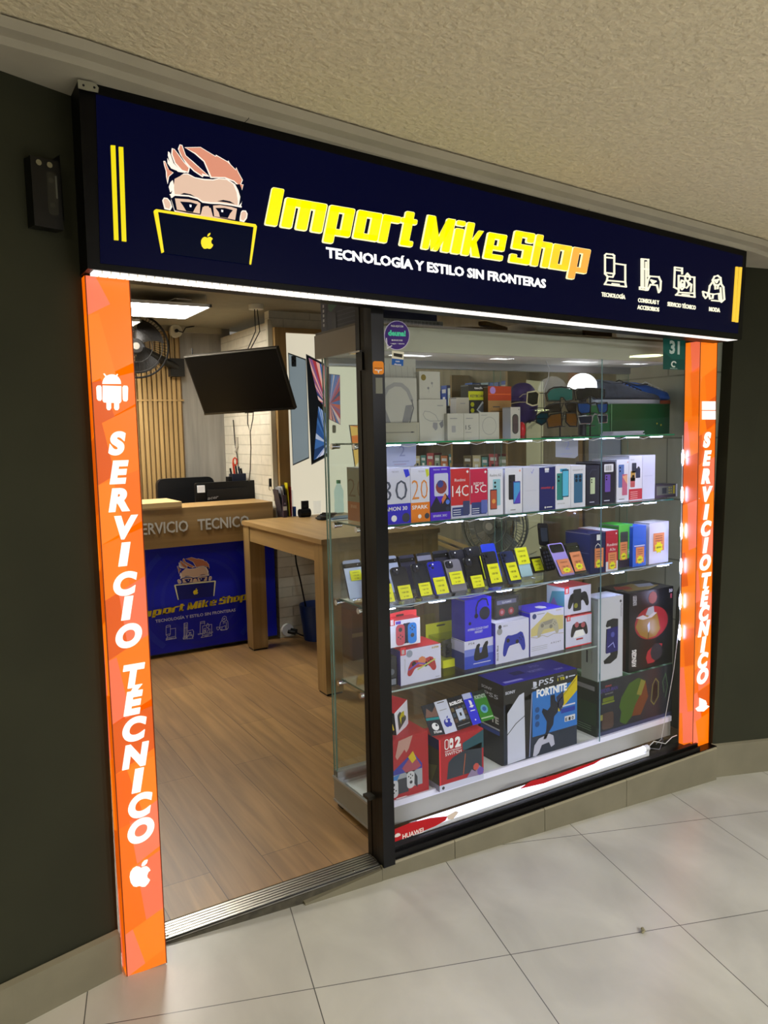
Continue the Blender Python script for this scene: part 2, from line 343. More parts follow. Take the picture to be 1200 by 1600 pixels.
# vertical slat panel on the back wall: upper and lower field
def slats(z0, z1, y, name):
    m = MB(); sw = mat('#9d8052', .5, 0, .15, (30, 30, 1.5)); m.box(.5, 1.85, y, 6.25, z0, z1, mat('#6d5533', .7))
    x = .5
    while x < 1.835: m.box(x, x+.026, y-.016, y, z0, z1, sw); x += .0385
    m.box(.5, 1.86, y-.02, 6.25, z1-.012, z1, sw)
    return struct(m.build(name))
slats(0, 1.795, 6.23, 'trim_6'); slats(1.795, 2.33, 6.225, 'trim_7')
# ================================================================ sign box over the shop front
SY = 2.06
def sp(px, py, n=0): p = ay(px, py, SY-n); return p
sg = empty('sign_box', 'long dark navy illuminated sign box over the shop entrance with yellow lettering', 'sign', (1.7, 2.12, 1.93))
navy = emi('#040624', .8, .06); blk = mat('#070708', .4, spec=.15)
q = [(137, 419.5), (1159, 531), (1167, 391), (121, 104)]
fr = [ay(x, y, SY+.003) for x, y in q]; bk = [Vector((p.x, 2.2, p.z)) for p in fr]
m = MB(); m.add(fr+bk, [(0, 1, 2, 3), (7, 6, 5, 4), (0, 4, 5, 1), (1, 5, 6, 2), (2, 6, 7, 3), (3, 7, 4, 0)], blk); m.build('housing', sg)
p = [sp(157, 411), sp(1153, 521), sp(1161, 400), sp(150, 147)]; p2 = [Vector((v.x, SY+.003, v.z)) for v in p]
MB().add(p+p2, [(0, 1, 2, 3), (0, 4, 5, 1), (1, 5, 6, 2), (2, 6, 7, 3), (3, 7, 4, 0)], navy).build('navy_panel', sg)
def slab(m, pxs, n0, n1, mt):
    """a raised piece of the sign face: outline in picture points, standing n0..n1 off the panel"""
    pts = [(sp(x, y).x, sp(x, y).z) for x, y in pxs]
    m.prism(Fr((0, SY, 0), (1, 0, 0), (0, 0, 1)), pts, n0, n1, mt); return m
YEL = emi('#f6ee00', 1.0); YEL2 = emi('#fff9c0', 1.0); WHT = emi('#fdfdff', 1.0); AMB = emi('#ffc54a', 1.0)
for a in (((172.5, 228), (179.5, 228.5), (184.5, 376), (177.8, 375.3)), ((185, 230.3), (191.8, 231), (196.8, 378), (190, 377))):
    m = MB(); slab(m, a, .001, .006, emi('#ecd90c', .95)); m.build('yellow_bar', sg)
for a in (((1148.6, 417), (1152, 417.5), (1146.4, 503), (1142.8, 502.5)), ((1154, 417.5), (1157.8, 418), (1151.6, 504), (1148, 503.6))):
    m = MB(); slab(m, a, .001, .006, emi('#f2c53a', 1.0)); m.build('yellow_bar', sg)
# chunky italic letters, built from strokes on a unit cell (cap height 1)
ST = {
 'I': (.34, [(0, 0, .34, 1)]),
 'm': (.95, [(0, 0, .24, .8), (.355, 0, .595, .8), (.71, 0, .95, .8), (0, .6, .95, .8)]),
 'p': (.62, [(0, -.24, .24, .8), (0, .64, .62, .8), (.38, 0, .62, .8), (0, 0, .62, .16)]),
 'o': (.62, [(0, 0, .24, .8), (0, .64, .62, .8), (.38, 0, .62, .8), (0, 0, .62, .16)]),
 'r': (.5, [(0, 0, .24, .8), (0, .62, .5, .8)]),
 't': (.4, [(0, 0, .24, 1), (-.1, .66, .36, .8), (0, 0, .36, .15)]),
 'M': (.86, [(0, 0, .2, 1), (.62, 0, .86, 1), [(0, 1), (.24, 1), (.5, .28), (.3, .0)], [(.86, 1), (.62, 1), (.34, .0), (.5, .0)]]),
 'i': (.24, [(0, 0, .24, .76), (0, .86, .24, 1)]),
 'k': (.62, [(0, 0, .24, 1), [(.2, .36), (.42, .8), (.58, .8), (.3, .2)], [(.2, .46), (.38, .5), (.62, 0), (.36, 0)]]),
 'e': (.62, [(0, 0, .24, .8), (0, .64, .62, .8), (.4, .34, .62, .8), (.0, .3, .62, .42), (0, 0, .62, .15)]),
 'S': (.64, [(0, .84, .64, 1), (0, .46, .25, 1), (0, .44, .64, .6), (.39, 0, .64, .6), (0, 0, .64, .16), (.42, .7, .64, 1), (0, 0, .2, .26)]),
 'h': (.62, [(0, 0, .24, 1), (0, .62, .62, .8), (.38, 0, .62, .8)])}
def stroke(s):
    if len(s) == 4 and not isinstance(s[0], tuple):
        x0, y0, x1, y1 = s; return rr(x0, y0, x1, y1, min(.045, (x1-x0)/3, (y1-y0)/3), 2)
    return s
def big(m, ch, xl, xr, P, front, edge, lay=True):
    w, sts = ST[ch]
    for s in sts:
        pts = stroke(s); cx = sum(a for a, b in pts)/len(pts); cy = sum(b for a, b in pts)/len(pts)
        m_ = [P(xl+(x/w)*(xr-xl), y) for x, y in pts]
        if lay:
            out = []
            for x, y in pts:
                dx, dy = x-cx, y-cy; out.append(P(xl+((x+math.copysign(.014*w/.6, dx))/w)*(xr-xl), y+math.copysign(.016, dy)))
            edge(out)
        front(m_)
WORD = [('I', 412.5, 431), ('m', 437, 500), ('p', 505.5, 544), ('o', 549.5, 587), ('r', 588.5, 616), ('t', 622, 644), ('M', 656.5, 699), ('i', 702, 715.5), ('k', 718.5, 747), ('e', 753, 782),
        ('S', 793, 824), ('h', 827, 853.5), ('o', 855.5, 884), ('p', 886, 913)]
def wordpos(X, v): H = 57-.022*(X-413); return (X+.2*v*H, 351.5+.1535*(X-413)-v*H+.1535*.0)
for i, (ch, xl, xr) in enumerate(WORD):
    m = MB(); col = YEL if i < 10 else emi(('#ffe60a', '#ffdf18', '#ffd02c', '#ffae48')[i-10], 1.0)
    big(m, ch, xl, xr, wordpos, lambda p: slab(m, p, .004, .010, col), lambda p: slab(m, p, .001, .0085, YEL2))
    m.build('letter', sg)
# tag line and the small captions: lettering laid along the sloping base line
def sfr(x0, y0, x1, y1, h):   # face frame along a base line given in picture points; h = cap height in px at the start
    a, b = sp(x0, y0), sp(x1, y1); t = sp(x0, y0-h); U = (b-a)
    return Fr(a, U, Vector((0, 0, 1)), U.length, (t-a).length)
def txt(name, s, x0, y0, x1, y1, h, mt, bold=.02, par=sg, d=.004):
    F = sfr(x0, y0, x1, y1, h); m = MB(); m.text(F, s, 0, 0, 1, mt, bold, w=1, depth=d, l=0); m.text(F, s, 0, 0, 1, mt, bold, w=1, depth=d-.002, l=0)
    return m.build(name, par)
txt('tag_line', 'TECNOLOGÍA Y ESTILO SIN FRONTERAS', 509, 402, 852, 450, 16, WHT, .035)
CAP = emi('#fffbe0', .9)
txt('caption', 'TECNOLOGÍA', 939, 463, 976, 467.5, 6.5, CAP, .03); txt('caption', 'CONSOLAS Y', 996, 472, 1029, 476, 6.5, CAP, .03); txt('caption', 'ACCESORIOS', 995, 483, 1029, 487, 6.5, CAP, .03)
txt('caption', 'SERVICIO TÉCNICO', 1042, 478, 1086, 484, 6.5, CAP, .03); txt('caption', 'MODA', 1107, 486, 1124, 488, 6.5, CAP, .03)
# the four line icons, drawn as picture-point strokes
def icon_strokes():
    z = lambda L: [(920+x/5, 380+y/5) for x, y in L]
    I1 = [z([(120, 95), (130, 85), (180, 90), (192, 100), (192, 240), (180, 265), (140, 262), (120, 240), (120, 95)]), z([(120, 112), (192, 118)]), z([(120, 232), (190, 240)]), z([(195, 160), (278, 172), (278, 305)]), z([(140, 265), (135, 292), (278, 305), (284, 342), (118, 322), (135, 292)]), z([(178, 318), (228, 324)])]
    I2 = [z([(405, 125), (458, 130), (458, 260)]), z([(405, 125), (405, 345)]), z([(418, 135), (418, 350)]), z([(440, 150), (440, 345)]), z([(405, 200), (458, 207)]), z([(392, 345), (450, 352), (450, 368), (392, 360), (392, 345)]), z([(440, 368), (455, 290), (470, 260), (540, 265), (556, 300), (552, 370), (540, 385), (525, 330), (475, 325), (455, 365), (440, 368)]), z([(480, 290), (515, 300), (495, 315), (480, 290)])]
    I3 = [z([(665, 190), (722, 197), (722, 240)]), z([(665, 190), (660, 345), (685, 358)]), z([(665, 210), (722, 218)]), z([(695, 385), (695, 255), (818, 268), (818, 385)]), z([(695, 385), (818, 393), (820, 422), (675, 405), (695, 385)]), z([(725, 402), (775, 406)]), z([(745, 262), (763, 238), (783, 262), (783, 285), (763, 300), (747, 285), (745, 262)]), z([(705, 325), (718, 292), (740, 300), (740, 345), (722, 362), (706, 345), (705, 325)]), z([(720, 320), (730, 320), (730, 340), (720, 340), (720, 320)]), z([(758, 350), (775, 330), (770, 308), (795, 325), (790, 375)])]
    I4 = [z([(960, 290), (975, 262), (1000, 255), (1022, 272), (1026, 310), (1005, 330), (975, 325), (960, 290)]), z([(978, 290), (1005, 285), (992, 308), (978, 290)]), z([(960, 305), (938, 335), (930, 385)]), z([(1026, 318), (1045, 345), (1052, 440), (1030, 460), (1015, 440)]), z([(980, 330), (982, 358)]), z([(1003, 330), (1000, 355)]), z([(1022, 350), (1030, 455)]), z([(885, 380), (920, 390), (925, 410), (905, 430), (890, 410), (885, 380)]), z([(930, 395), (965, 400), (960, 430), (940, 435), (930, 395)]), z([(970, 400), (1010, 395), (1012, 435)]), z([(955, 448), (1028, 455)])]
    return I1, I2, I3, I4
def px_stroke(fn, L, t):
    for (a, b), (c, d) in zip(L, L[1:]):
        n = math.hypot(c-a, d-b) or 1; x, y = (c-a)/n*t/2, (d-b)/n*t/2
        fn([(a-x-y, b-y+x), (a-x+y, b-y-x), (c+x+y, d+y-x), (c+x-y, d+y+x)])
for ic in icon_strokes():
    m = MB()
    for L in ic: px_stroke(lambda p: slab(m, p, .002, .006, CAP), L, 2.0)
    m.build('line_icon', sg)
# emblem: a head with glasses behind a laptop; outlines traced on the sign face, kept as (x, y, layer, tone)
Zc = lambda L: [(220+x/5.714, 210+y/5.714) for x, y in L]
EMB = [
 ('o', [(390, 118), (530, 115), (667, 198), (668, 184), (772, 244), (778, 236), (800, 272), (846, 318), (850, 296), (868, 338), (908, 410), (893, 447), (914, 450), (898, 512), (868, 462), (828, 424), (750, 392), (620, 390), (560, 245), (480, 175)], 1),
 ('s', [(398, 124), (528, 121), (664, 204), (672, 196), (768, 250), (798, 280), (846, 326), (852, 306), (862, 340), (900, 410), (884, 450), (908, 455), (896, 500), (872, 455), (830, 416), (750, 384), (628, 382), (566, 240), (486, 170)], 2),
 ('o', [(345, 92), (368, 98), (400, 190), (470, 250), (610, 378), (560, 372), (550, 384), (470, 330), (440, 300), (400, 260), (350, 180), (330, 130)], 1),
 ('s', [(348, 100), (362, 104), (394, 194), (464, 256), (590, 366), (540, 350), (548, 374), (476, 326), (430, 280), (370, 210), (338, 140)], 2),
 ('o', [(275, 125), (300, 135), (335, 180), (385, 250), (435, 300), (425, 345), (360, 330), (300, 260), (270, 180)], 1),
 ('s', [(282, 135), (298, 142), (330, 186), (380, 256), (424, 304), (415, 335), (366, 320), (308, 256), (280, 180)], 2),
 ('o', [(242, 155), (256, 165), (290, 260), (350, 320), (400, 345), (330, 335), (262, 262), (240, 190)], 1),
 ('o', [(235, 215), (250, 240), (290, 290), (320, 325), (270, 305), (238, 260)], 1),
 ('o', [(200, 240), (215, 240), (240, 300), (250, 320), (290, 345), (250, 380), (238, 445), (225, 380), (222, 330), (205, 270)], 1),
 ('s', [(206, 248), (213, 250), (240, 312), (282, 346), (244, 378), (234, 420), (230, 340), (212, 278)], 2),
 ('o', [(282, 410), (300, 480), (262, 520), (248, 470), (262, 430)], 1),
 ('o', [(380, 352), (415, 350), (480, 385), (560, 400), (640, 405), (690, 395), (770, 400), (850, 455), (892, 530), (900, 600), (892, 640), (870, 790), (600, 740), (300, 690), (262, 560), (290, 470), (312, 400)], 1),
 ('f', [(372, 362), (412, 360), (480, 395), (560, 412), (640, 416), (692, 404), (762, 410), (820, 448), (850, 520), (862, 600), (850, 790), (600, 740), (310, 690), (300, 540), (292, 480), (300, 400), (320, 390)], 2),
 ('o', [(190, 590), (205, 566), (235, 570), (262, 600), (278, 650), (262, 680), (210, 668)], 1), ('f', [(198, 594), (210, 576), (232, 580), (254, 606), (264, 640), (250, 668), (216, 656)], 2),
 ('o', [(885, 700), (905, 680), (935, 682), (950, 710), (945, 750), (920, 785), (880, 775)], 1), ('f', [(892, 704), (908, 690), (930, 692), (940, 714), (934, 748), (912, 772), (890, 762)], 2),
 ('n', [(255, 545), (300, 548), (420, 556), (500, 578), (545, 610), (620, 620), (700, 622), (800, 636), (892, 655), (890, 690), (868, 790), (800, 770), (640, 735), (620, 660), (548, 650), (530, 720), (420, 705), (300, 680), (275, 600)], 3),
 ('f', [(300, 576), (420, 584), (500, 602), (526, 620), (522, 712), (400, 690), (318, 676)], 4), ('f', [(640, 640), (700, 636), (800, 652), (852, 668), (836, 768), (760, 752), (650, 735)], 4),
 ('f', [(560, 645), (600, 645), (632, 735), (536, 720)], 4),
 ('n', [(345, 605), (440, 612), (500, 630), (480, 660), (460, 700), (400, 690), (370, 640)], 5), ('n', [(660, 662), (740, 662), (815, 682), (790, 712), (770, 752), (700, 742), (690, 700)], 5),
 ('w', [(428, 632), (446, 636), (444, 656), (430, 654)], 6), ('w', [(710, 678), (728, 682), (726, 700), (712, 698)], 6),
 ('o', [(255, 538), (300, 540), (420, 548), (500, 570), (545, 602), (620, 612), (700, 614), (800, 628), (894, 646), (892, 658), (800, 640), (700, 626), (620, 624), (545, 614), (500, 582), (420, 560), (300, 552), (268, 575)], 5),
 ('n', [(340, 545), (380, 528), (440, 540), (480, 562), (420, 548)], 4), ('n', [(680, 600), (730, 590), (790, 602), (830, 625), (760, 610)], 4),
 ('n', [(880, 450), (905, 520), (896, 610), (872, 640), (885, 560), (866, 500), (840, 450)], 3),
 ('n', [(118, 700), (130, 676), (1010, 812), (1024, 830), (1010, 950), (960, 1165), (200, 1065)], 6),
 ('y', [(115, 682), (130, 674), (1015, 808), (1028, 830), (1004, 834), (152, 700), (118, 712)], 7), ('y', [(112, 690), (146, 694), (200, 1055), (182, 1062)], 7), ('y', [(1028, 826), (998, 832), (960, 1155), (976, 1165)], 7),
]
AP = [(585+x*130, 965-y*130) for x, y in APPLE]; AL = [(585+x*130, 965-y*130) for x, y in LEAF]
EMB += [('y', AP, 7), ('y', AL, 7)]
TONE = dict(o=emi('#fff4e6', .95), s=emi('#e2957a', .85), f=emi('#e9c6ae', .85), n=emi('#040920', .8, .06), w=WHT, y=emi('#f3dc20', 1.0))
m = MB()
for t, L, l in EMB: slab(m, Zc(L), .001, .002+.0009*l, TONE[t])
m.build('emblem', sg)
# white lamp strip below the sign, made of many short cells
ls = MB(); L0, L1 = ay(146, 424, 2.075), ay(1152, 530, 2.075); LW = emi('#fff8ee', 1.25); LD = emi('#d8cdb8', .7); N = 118
for i in range(N):
    a = L0.lerp(L1, i/N); b = L0.lerp(L1, (i+.86)/N); c = L0.lerp(L1, (i+1)/N); z = .004
    ls.hexa([(a.x, 2.072, a.z-z), (b.x, 2.072, b.z-z), (b.x, 2.118, b.z-z), (a.x, 2.118, a.z-z), (a.x, 2.072, a.z+z), (b.x, 2.072, b.z+z), (b.x, 2.118, b.z+z), (a.x, 2.118, a.z+z)], LW)
    ls.hexa([(b.x, 2.074, b.z-z*.6), (c.x, 2.074, c.z-z*.6), (c.x, 2.116, c.z-z*.6), (b.x, 2.116, b.z-z*.6), (b.x, 2.074, b.z+z), (c.x, 2.074, c.z+z), (c.x, 2.116, c.z+z), (b.x, 2.116, b.z+z)], LD)
ls.build('light_strip', sg)
# ================================================================ orange light columns
ORA = [emi('#f87200', 1.0), emi('#f26800', 1.0), emi('#e86002', .95), emi('#d85604', .92), emi('#fa7a10', 1.0)]; PINK = [emi('#fb7350', 1.0), emi('#f86d48', .95)]
LET = emi('#fffdf0', 1.0)
def column(name, label, x0, x1, y0, y1, z0, z1, letters, seed, icon_top, icon_bot):
    t = empty(name, label, 'light column', ((x0+x1)/2, (y0+y1)/2, z0)); rnd = random.Random(seed)
    m = MB(); m.box(x0+.002, x1-.002, y0+.002, y1, z0, z1, mat('#9c4708', .5)); m.build('body', t)
    f = MB()
    def facets(F, k0, hh=.12):
        f.rect(F, 0, 0, 1, 1, ORA[0], 0); z = 0
        while z < F.h-.02:
            d = hh*rnd.uniform(.9, 1.5); up = min(z+d, F.h); low = z < .5*F.h
            s = min(.5*F.w*rnd.uniform(.5, 1.1), up-z-.002); k = rnd.uniform(.3, .75)*F.w
            L = [(0, z), (F.w, min(z+s, F.h)), (F.w, min(up+s, F.h)), (0, up)]; f.pr(F, L, rnd.choice(ORA), .2, True)
            T = [(0, z), (k, min(z+s*k/F.w, F.h)), (k*.45, min(up+s*k*.45/F.w, F.h)), (0, up)] if rnd.random() < .5 else [(F.w, min(z+s, F.h)), (F.w, min(up+s, F.h)), (k*.7, min(up+s*k*.7/F.w, F.h)), (k, z+s*k/F.w)]
            f.pr(F, T, rnd.choice(PINK) if rnd.random() < (.6 if low else .12) else rnd.choice(ORA), .4, True)
            z = up
    facets(Fr((x0, y0, z0), (1, 0, 0), (0, 0, 1), x1-x0, z1-z0), 0)
    facets(Fr((x0, y1, z0), (0, -1, 0), (0, 0, 1), y1-y0, z1-z0), 1, .16)
    f.build('lit_skin', t)
    e = MB()
    for x in (x0, x1-.0025): e.box(x, x+.0025, y0-.002, y0+.001, z0, z1, mat('#7a3204', .4))
    e.build('edge_trim', t)
    F = Fr((x0, y0-.001, 0), (1, 0, 0), (0, 0, 1), x1-x0, 1)
    for ch, px, py, hp in letters:
        c = ay(px, py, y0-.001); H = hp/FPX*c.y/math.cos(math.radians(30.8))*.98; H = (ay(px, py-hp/2, y0).z-ay(px, py+hp/2, y0).z)
        m = MB(); vs, fs, a, b, g = glyphs(ch, .06, 8); k = H/ g
        base = ch.replace('É', 'E'); hh = H
        for d, mt in ((.006, LET), (.003, LET)):
            m.add([(c.x+(x-(a+b)/2)*k*(1.0 if ch != 'I' else 1.3)+.2*(y-.35)*k, y0-d, c.z-H/2+(y+.04)*k) for x, y in vs], fs, mt)
        m.build('letter', t)
    icon_top(t, y0); icon_bot(t, y0)
    return t
def shape_on(t, name, polys, y0):
    m = MB()
    for pts in polys: m.prism(Fr((0, y0, 0), (1, 0, 0), (0, 0, 1)), [(ay(x, y, y0).x, ay(x, y, y0).z) for x, y in pts], .001, .006, LET)
    m.build(name, t)
def circ(cx, cy, rx, ry, a0=0, a1=360, n=14): return [(cx+rx*math.cos(math.radians(a0+(a1-a0)*i/n)), cy-ry*math.sin(math.radians(a0+(a1-a0)*i/n))) for i in range(n+1)]
def robot(t, y0):
    P = [circ(174, 600, 14.5, 15, 0, 180), [(160, 602.5), (189, 603.5), (189, 627), (187, 630), (162, 629), (160, 626)], [(166, 629), (173, 629), (173, 638), (171, 641), (168, 641), (166, 638)],
         [(178, 629), (185.5, 629.5), (185.5, 638), (183.5, 641), (180, 641), (178, 638)], [(150, 605), (152, 602.5), (156.5, 602.5), (158, 605), (158.5, 624), (156.5, 626.5), (153, 626), (151, 623)],
         [(191, 605), (193, 602.5), (198, 603), (199.5, 606), (199, 625), (197, 627.5), (193, 627), (191.5, 624)], [(161, 584), (162.5, 583.5), (168, 590), (166, 591.5)], [(184, 585), (182.3, 584.5), (178.5, 590), (180.5, 591.5)]]
    shape_on(t, 'robot_emblem', P, y0)
def fruit(cx, cy, s):
    def f(t, y0): shape_on(t, 'fruit_emblem', [[(cx+x*s+.12*y*s, cy-y*s) for x, y in APPLE], [(cx+x*s+.12*y*s, cy-y*s) for x, y in LEAF]], y0)
    return f
def win(t, y0):
    shape_on(t, 'window_emblem', [[(a, b), (a+9.6, b), (a+9.6, b+13.5), (a, b+13.5)] for a in (1096.4, 1106.8) for b in (627.2, 642)], y0)
def psl(t, y0):
    shape_on(t, 'maker_emblem', [[(1092, 1090), (1101, 1094), (1103, 1099), (1101, 1103), (1097, 1101), (1097, 1104), (1092, 1107)], [(1086, 1107), (1098, 1099), (1107, 1103), (1098, 1111), (1089, 1111)]], y0)
LL = list(zip('SERVICIO', (180, 183, 186, 191, 191, 191.5, 195.5, 198), (693, 738, 781, 824, 866, 912, 950, 993)))+list(zip('TÉCNICO', (204, 205, 206, 208.5, 212, 215, 217), (1056, 1098, 1139, 1180, 1219, 1258, 1297)))
RL = list(zip('SERVICIO', (1104, 1104, 1103.5, 1103, 1102.5, 1102, 1101.5, 1101), (687.5, 716, 744, 772, 800, 826, 852, 879)))+list(zip('TÉCNICO', (1101.6, 1100, 1099, 1099, 1098, 1097, 1097), (907, 935, 958, 982, 1007, 1032, 1056)))
column('light_column', 'tall orange lit column with white letters standing on the mall floor left of the doorway', .396, .509, 2.13, 2.185, mall_z(.45, 2.15, FK), 1.915,
       [(c, x+3, y, 34.5) for c, x, y in LL], 3, robot, fruit(219, 1366, 38))
column('light_column', 'tall orange lit column with white letters on the plinth right of the shop window', 2.994, 3.113, 2.26, 2.335, -.003, 1.868,
       [(c, x, y, 22.5) for c, x, y in RL], 8, win, psl)
# ================================================================ shop window and door frame
GL = glass((.95, .98, .97), .6); GLW = glass((.975, .985, .99), .5); EDGE = mat('#3f9a78', .15, 0); STEEL = mat('#a9a69c', .28, 1)
m = MB()
blkm = mat('#0b0a0a', .28, .3); brn = mat('#1a140e', .45, .2, spec=.3)
t = empty('door_post', 'black aluminium sliding door post between doorway and window', 'door post', (1.30, 2.25, 0))
MB().box(1.281, 1.328, 2.200, 2.226, -.006, 1.97, blkm).build('front_profile', t)
m = MB(); m.box(1.283, 1.325, 2.226, 2.252, -.004, 1.97, brn).box(1.285, 1.325, 2.256, 2.280, -.004, 1.97, brn).box(1.283, 1.325, 2.284, 2.311, -.004, 1.97, brn); m.build('side_profile', t)
p = ax(560, 551, 1.283); m = MB(); m.box(1.262, 1.284, p.y-.045, p.y+.03, p.z-.003, p.z+.003, CHROME).box(1.279, 1.284, p.y-.03, p.y+.005, p.z-.06, p.z-.003, blkm); m.build('latch', t)
p = ax(580, 1241, 1.283); m = MB(); m.box(1.255, 1.284, p.y-.03, p.y+.01, p.z-.005, p.z+.006, mat('#3a372f', .5, .5)); m.build('latch', t)
F = Fr((1.281, 2.200, 0), (1, 0, 0), (0, 0, 1), .047, 1); a = ay(577, 564, 2.2); b = ay(595, 585, 2.2); m = MB()
m.prism(Fr((0, 2.2, 0), (1, 0, 0), (0, 0, 1)), rr(1.283, b.z, 1.324, a.z, .008), 0, .0008, mat('#e88a1c', .5))
F2 = Fr((1.283, 2.1992, b.z), (1, 0, 0), (0, 0, 1), .041, a.z-b.z); m.rect(F2, .12, .44, .88, .5, mat('#8a4a10'), 1); m.line(F2, [(.2, .34), (.45, .3), (.5, .12), (.55, .3), (.8, .34)], .07, WHITE, 2); m.build('orange_sticker', t)
a = ay(580, 590, 2.2); b = ay(594, 615, 2.2); m = MB(); m.box(1.292, 1.318, 2.1990, 2.2, b.z, a.z, mat('#77796f', .6)); m.build('grey_sticker', t)
t = empty('shop_window', 'large clear glass pane in a black frame in front of the display cabinet', 'window', (2.15, 2.25, 0))
MB().box(1.326, 2.995, 2.247, 2.253, .006, 1.97, GLW).build('pane', t)
m = MB(); m.box(1.328, 3.0, 2.222, 2.275, -.003, .022, blkm).box(1.328, 3.0, 2.235, 2.245, .022, .034, blkm).box(1.34, 3.11, 2.215, 2.345, -.004, .002, blkm); m.build('bottom_rail', t)
# sill of the window niche between pane and cabinet
MB().box(1.33, 3.1, 2.275, 2.40, -.004, .0, mat('#46434a', .3)).build('sill', t)
MB().box(3.0, 3.105, 2.262, 2.345, 0, 1.9, mat('#5b4a3e', .6)).build('jamb', t)
# ribbed steel door sill
t = empty('door_sill', 'worn ribbed steel sill across the doorway', 'door sill', (.9, 2.26, 0))
m = MB(); m.hexa([(.508, 2.213, -.045), (1.28, 2.213, -.05), (1.28, 2.222, -.03), (.508, 2.222, -.03), (.508, 2.219, -.003), (1.28, 2.219, -.003), (1.28, 2.226, -.001), (.508, 2.226, -.001)], STEEL); m.build('front_lip', t)
m = MB(); m.box(.508, 1.28, 2.222, 2.312, -.01, -.001, mat('#1b1a18', .5, .6))
for i in range(6): y = 2.225+i*.0135; m.box(.508, 1.275, y, y+.0095, -.003, .0015, STEEL)
m.build('ribbed_plate', t)
for x in (.54, 1.18): MB().ball((x, 2.236, .0015), .005, .005, .0015, CHROME, 10, 5).build('screw', t)
# the red maker's stickers and notices on the glass
GY = 2.2465
def on_glass(m, pxs, mt, n=0): m.poly([ay(x, y, GY-n) for x, y in pxs], mt)
RED = mat('#b3141d', .4); m = MB()
on_glass(m, [(613, 1297), (640, 1286), (672, 1278), (700, 1275), (696, 1282), (680, 1291), (655, 1301), (613, 1317)], RED)
on_glass(m, [(698, 1275), (712, 1267), (717, 1269), (708, 1280), (700, 1281)], mat('#d8c9bb', .5), .0003)
F = Fr(ay(629, 1311, GY-.0004), ay(668, 1298, GY)-ay(629, 1311, GY), (0, 0, 1), .125, .02); m.text(F, 'HUAWEI', 0, 0, .9, mat('#f2e6e0', .5), .02, w=.72)
for k in range(8):
    A = math.radians(160-k*20); c = ay(621, 1308, GY-.0004); L = .016
    m.poly([c, c+Vector((math.cos(A-.16)*L*.8, 0, math.sin(A-.16)*L*.8)), c+Vector((math.cos(A)*L, 0, math.sin(A)*L)), c+Vector((math.cos(A+.16)*L*.8, 0, math.sin(A+.16)*L*.8))], mat('#f2e6e0', .5))
tag(m.build('red_window_sticker'), 'red swoosh sticker with white lettering low in the window corner by the door post', 'sticker')
m = MB(); on_glass(m, [(811, 1233), (830, 1220), (870, 1210), (928, 1190), (946, 1183), (928, 1194), (850, 1224)], RED)
tag(m.build('torn_sticker'), 'narrow torn red sticker along the middle of the lower window edge', 'sticker')
PUR = mat('#3b1a78', .45); TEAL = mat('#4fe0b4', .5); m = MB()
on_glass(m, circ(620, 524, 20, 23, 0, 360, 28), mat('#cfc6e6', .5)); on_glass(m, circ(620.3, 524, 19, 22, 0, 360, 28), PUR, .0003)
on_glass(m, [(603, 528), (604.5, 528), (605.5, 543), (612, 539.5), (613, 540.5), (605, 545.5)], WHITE, .0006)
def gtext(m, s, x0, y0, x1, y1, h, mt, bold=.02, n=.0009):
    a, b, t_ = ay(x0, y0, GY-n), ay(x1, y1, GY-n), ay(x0, y0-h, GY-n); m.text(Fr(a, b-a, (0, 0, 1), (b-a).length, (t_-a).length), s, 0, 0, 1, mt, bold, w=1, l=0)
gtext(m, 'PAGA AQUÍ CON', 611, 510.5, 630, 511.5, 3, WHITE); gtext(m, 'deuna!', 606.5, 524, 634, 525, 8.5, TEAL, .05); gtext(m, 'BANCOS', 612, 532.5, 629, 533, 2.2, WHITE); gtext(m, '• pagos  • ahorro', 610, 537.5, 632, 538, 2, WHITE)
tag(m.build('payment_sticker'), 'round purple payment sticker with turquoise lettering on the window glass', 'sticker')
m = MB(); on_glass(m, [(612.5, 548), (631, 550), (630, 572), (612, 570)], mat('#e4e0cc', .5)); on_glass(m, [(612.3, 560), (630.5, 562), (630, 572), (612, 570)], mat('#1356a8', .5), .0003)
on_glass(m, [(615, 551.5), (629, 553.5), (628.5, 559), (615, 556.5)], mat('#2c2a22', .6), .0003); gtext(m, 'con', 618, 565.5, 624.5, 566, 3, WHITE); gtext(m, 'deuna', 616, 570, 627, 571, 2.6, WHITE)
tag(m.build('card_sticker'), 'small cream and blue sticker under the round purple one', 'sticker')
m = MB(); GRN = mat('#145a52', .5); on_glass(m, [(1036, 522), (1071, 527), (1069.5, 577.5), (1036, 576.5)], GRN); on_glass(m, [(1036, 548), (1050, 561), (1069.8, 562), (1070, 578), (1036, 577)], mat('#0f4a44', .5), .0003)
gtext(m, '31', 1046, 551.5, 1062, 553, 20, mat('#b9cdc6', .5), .04); gtext(m, 'LOCAL', 1045, 529, 1062, 530, 5, mat('#4f8f85', .5))
c = [circ(1053, 569, 4.5, 5, 20, 300, 10), circ(1053, 569, 2.6, 3, 20, 300, 10)]; on_glass(m, c[0]+c[1][::-1], mat('#cfd9d4', .5), .0006); gtext(m, 'MALL', 1047, 576.4, 1059, 576.8, 1.8, mat('#9fb5ae'))
tag(m.build('number_sign'), 'dark green square shop number sign reading 31 at the upper right of the window', 'sign')
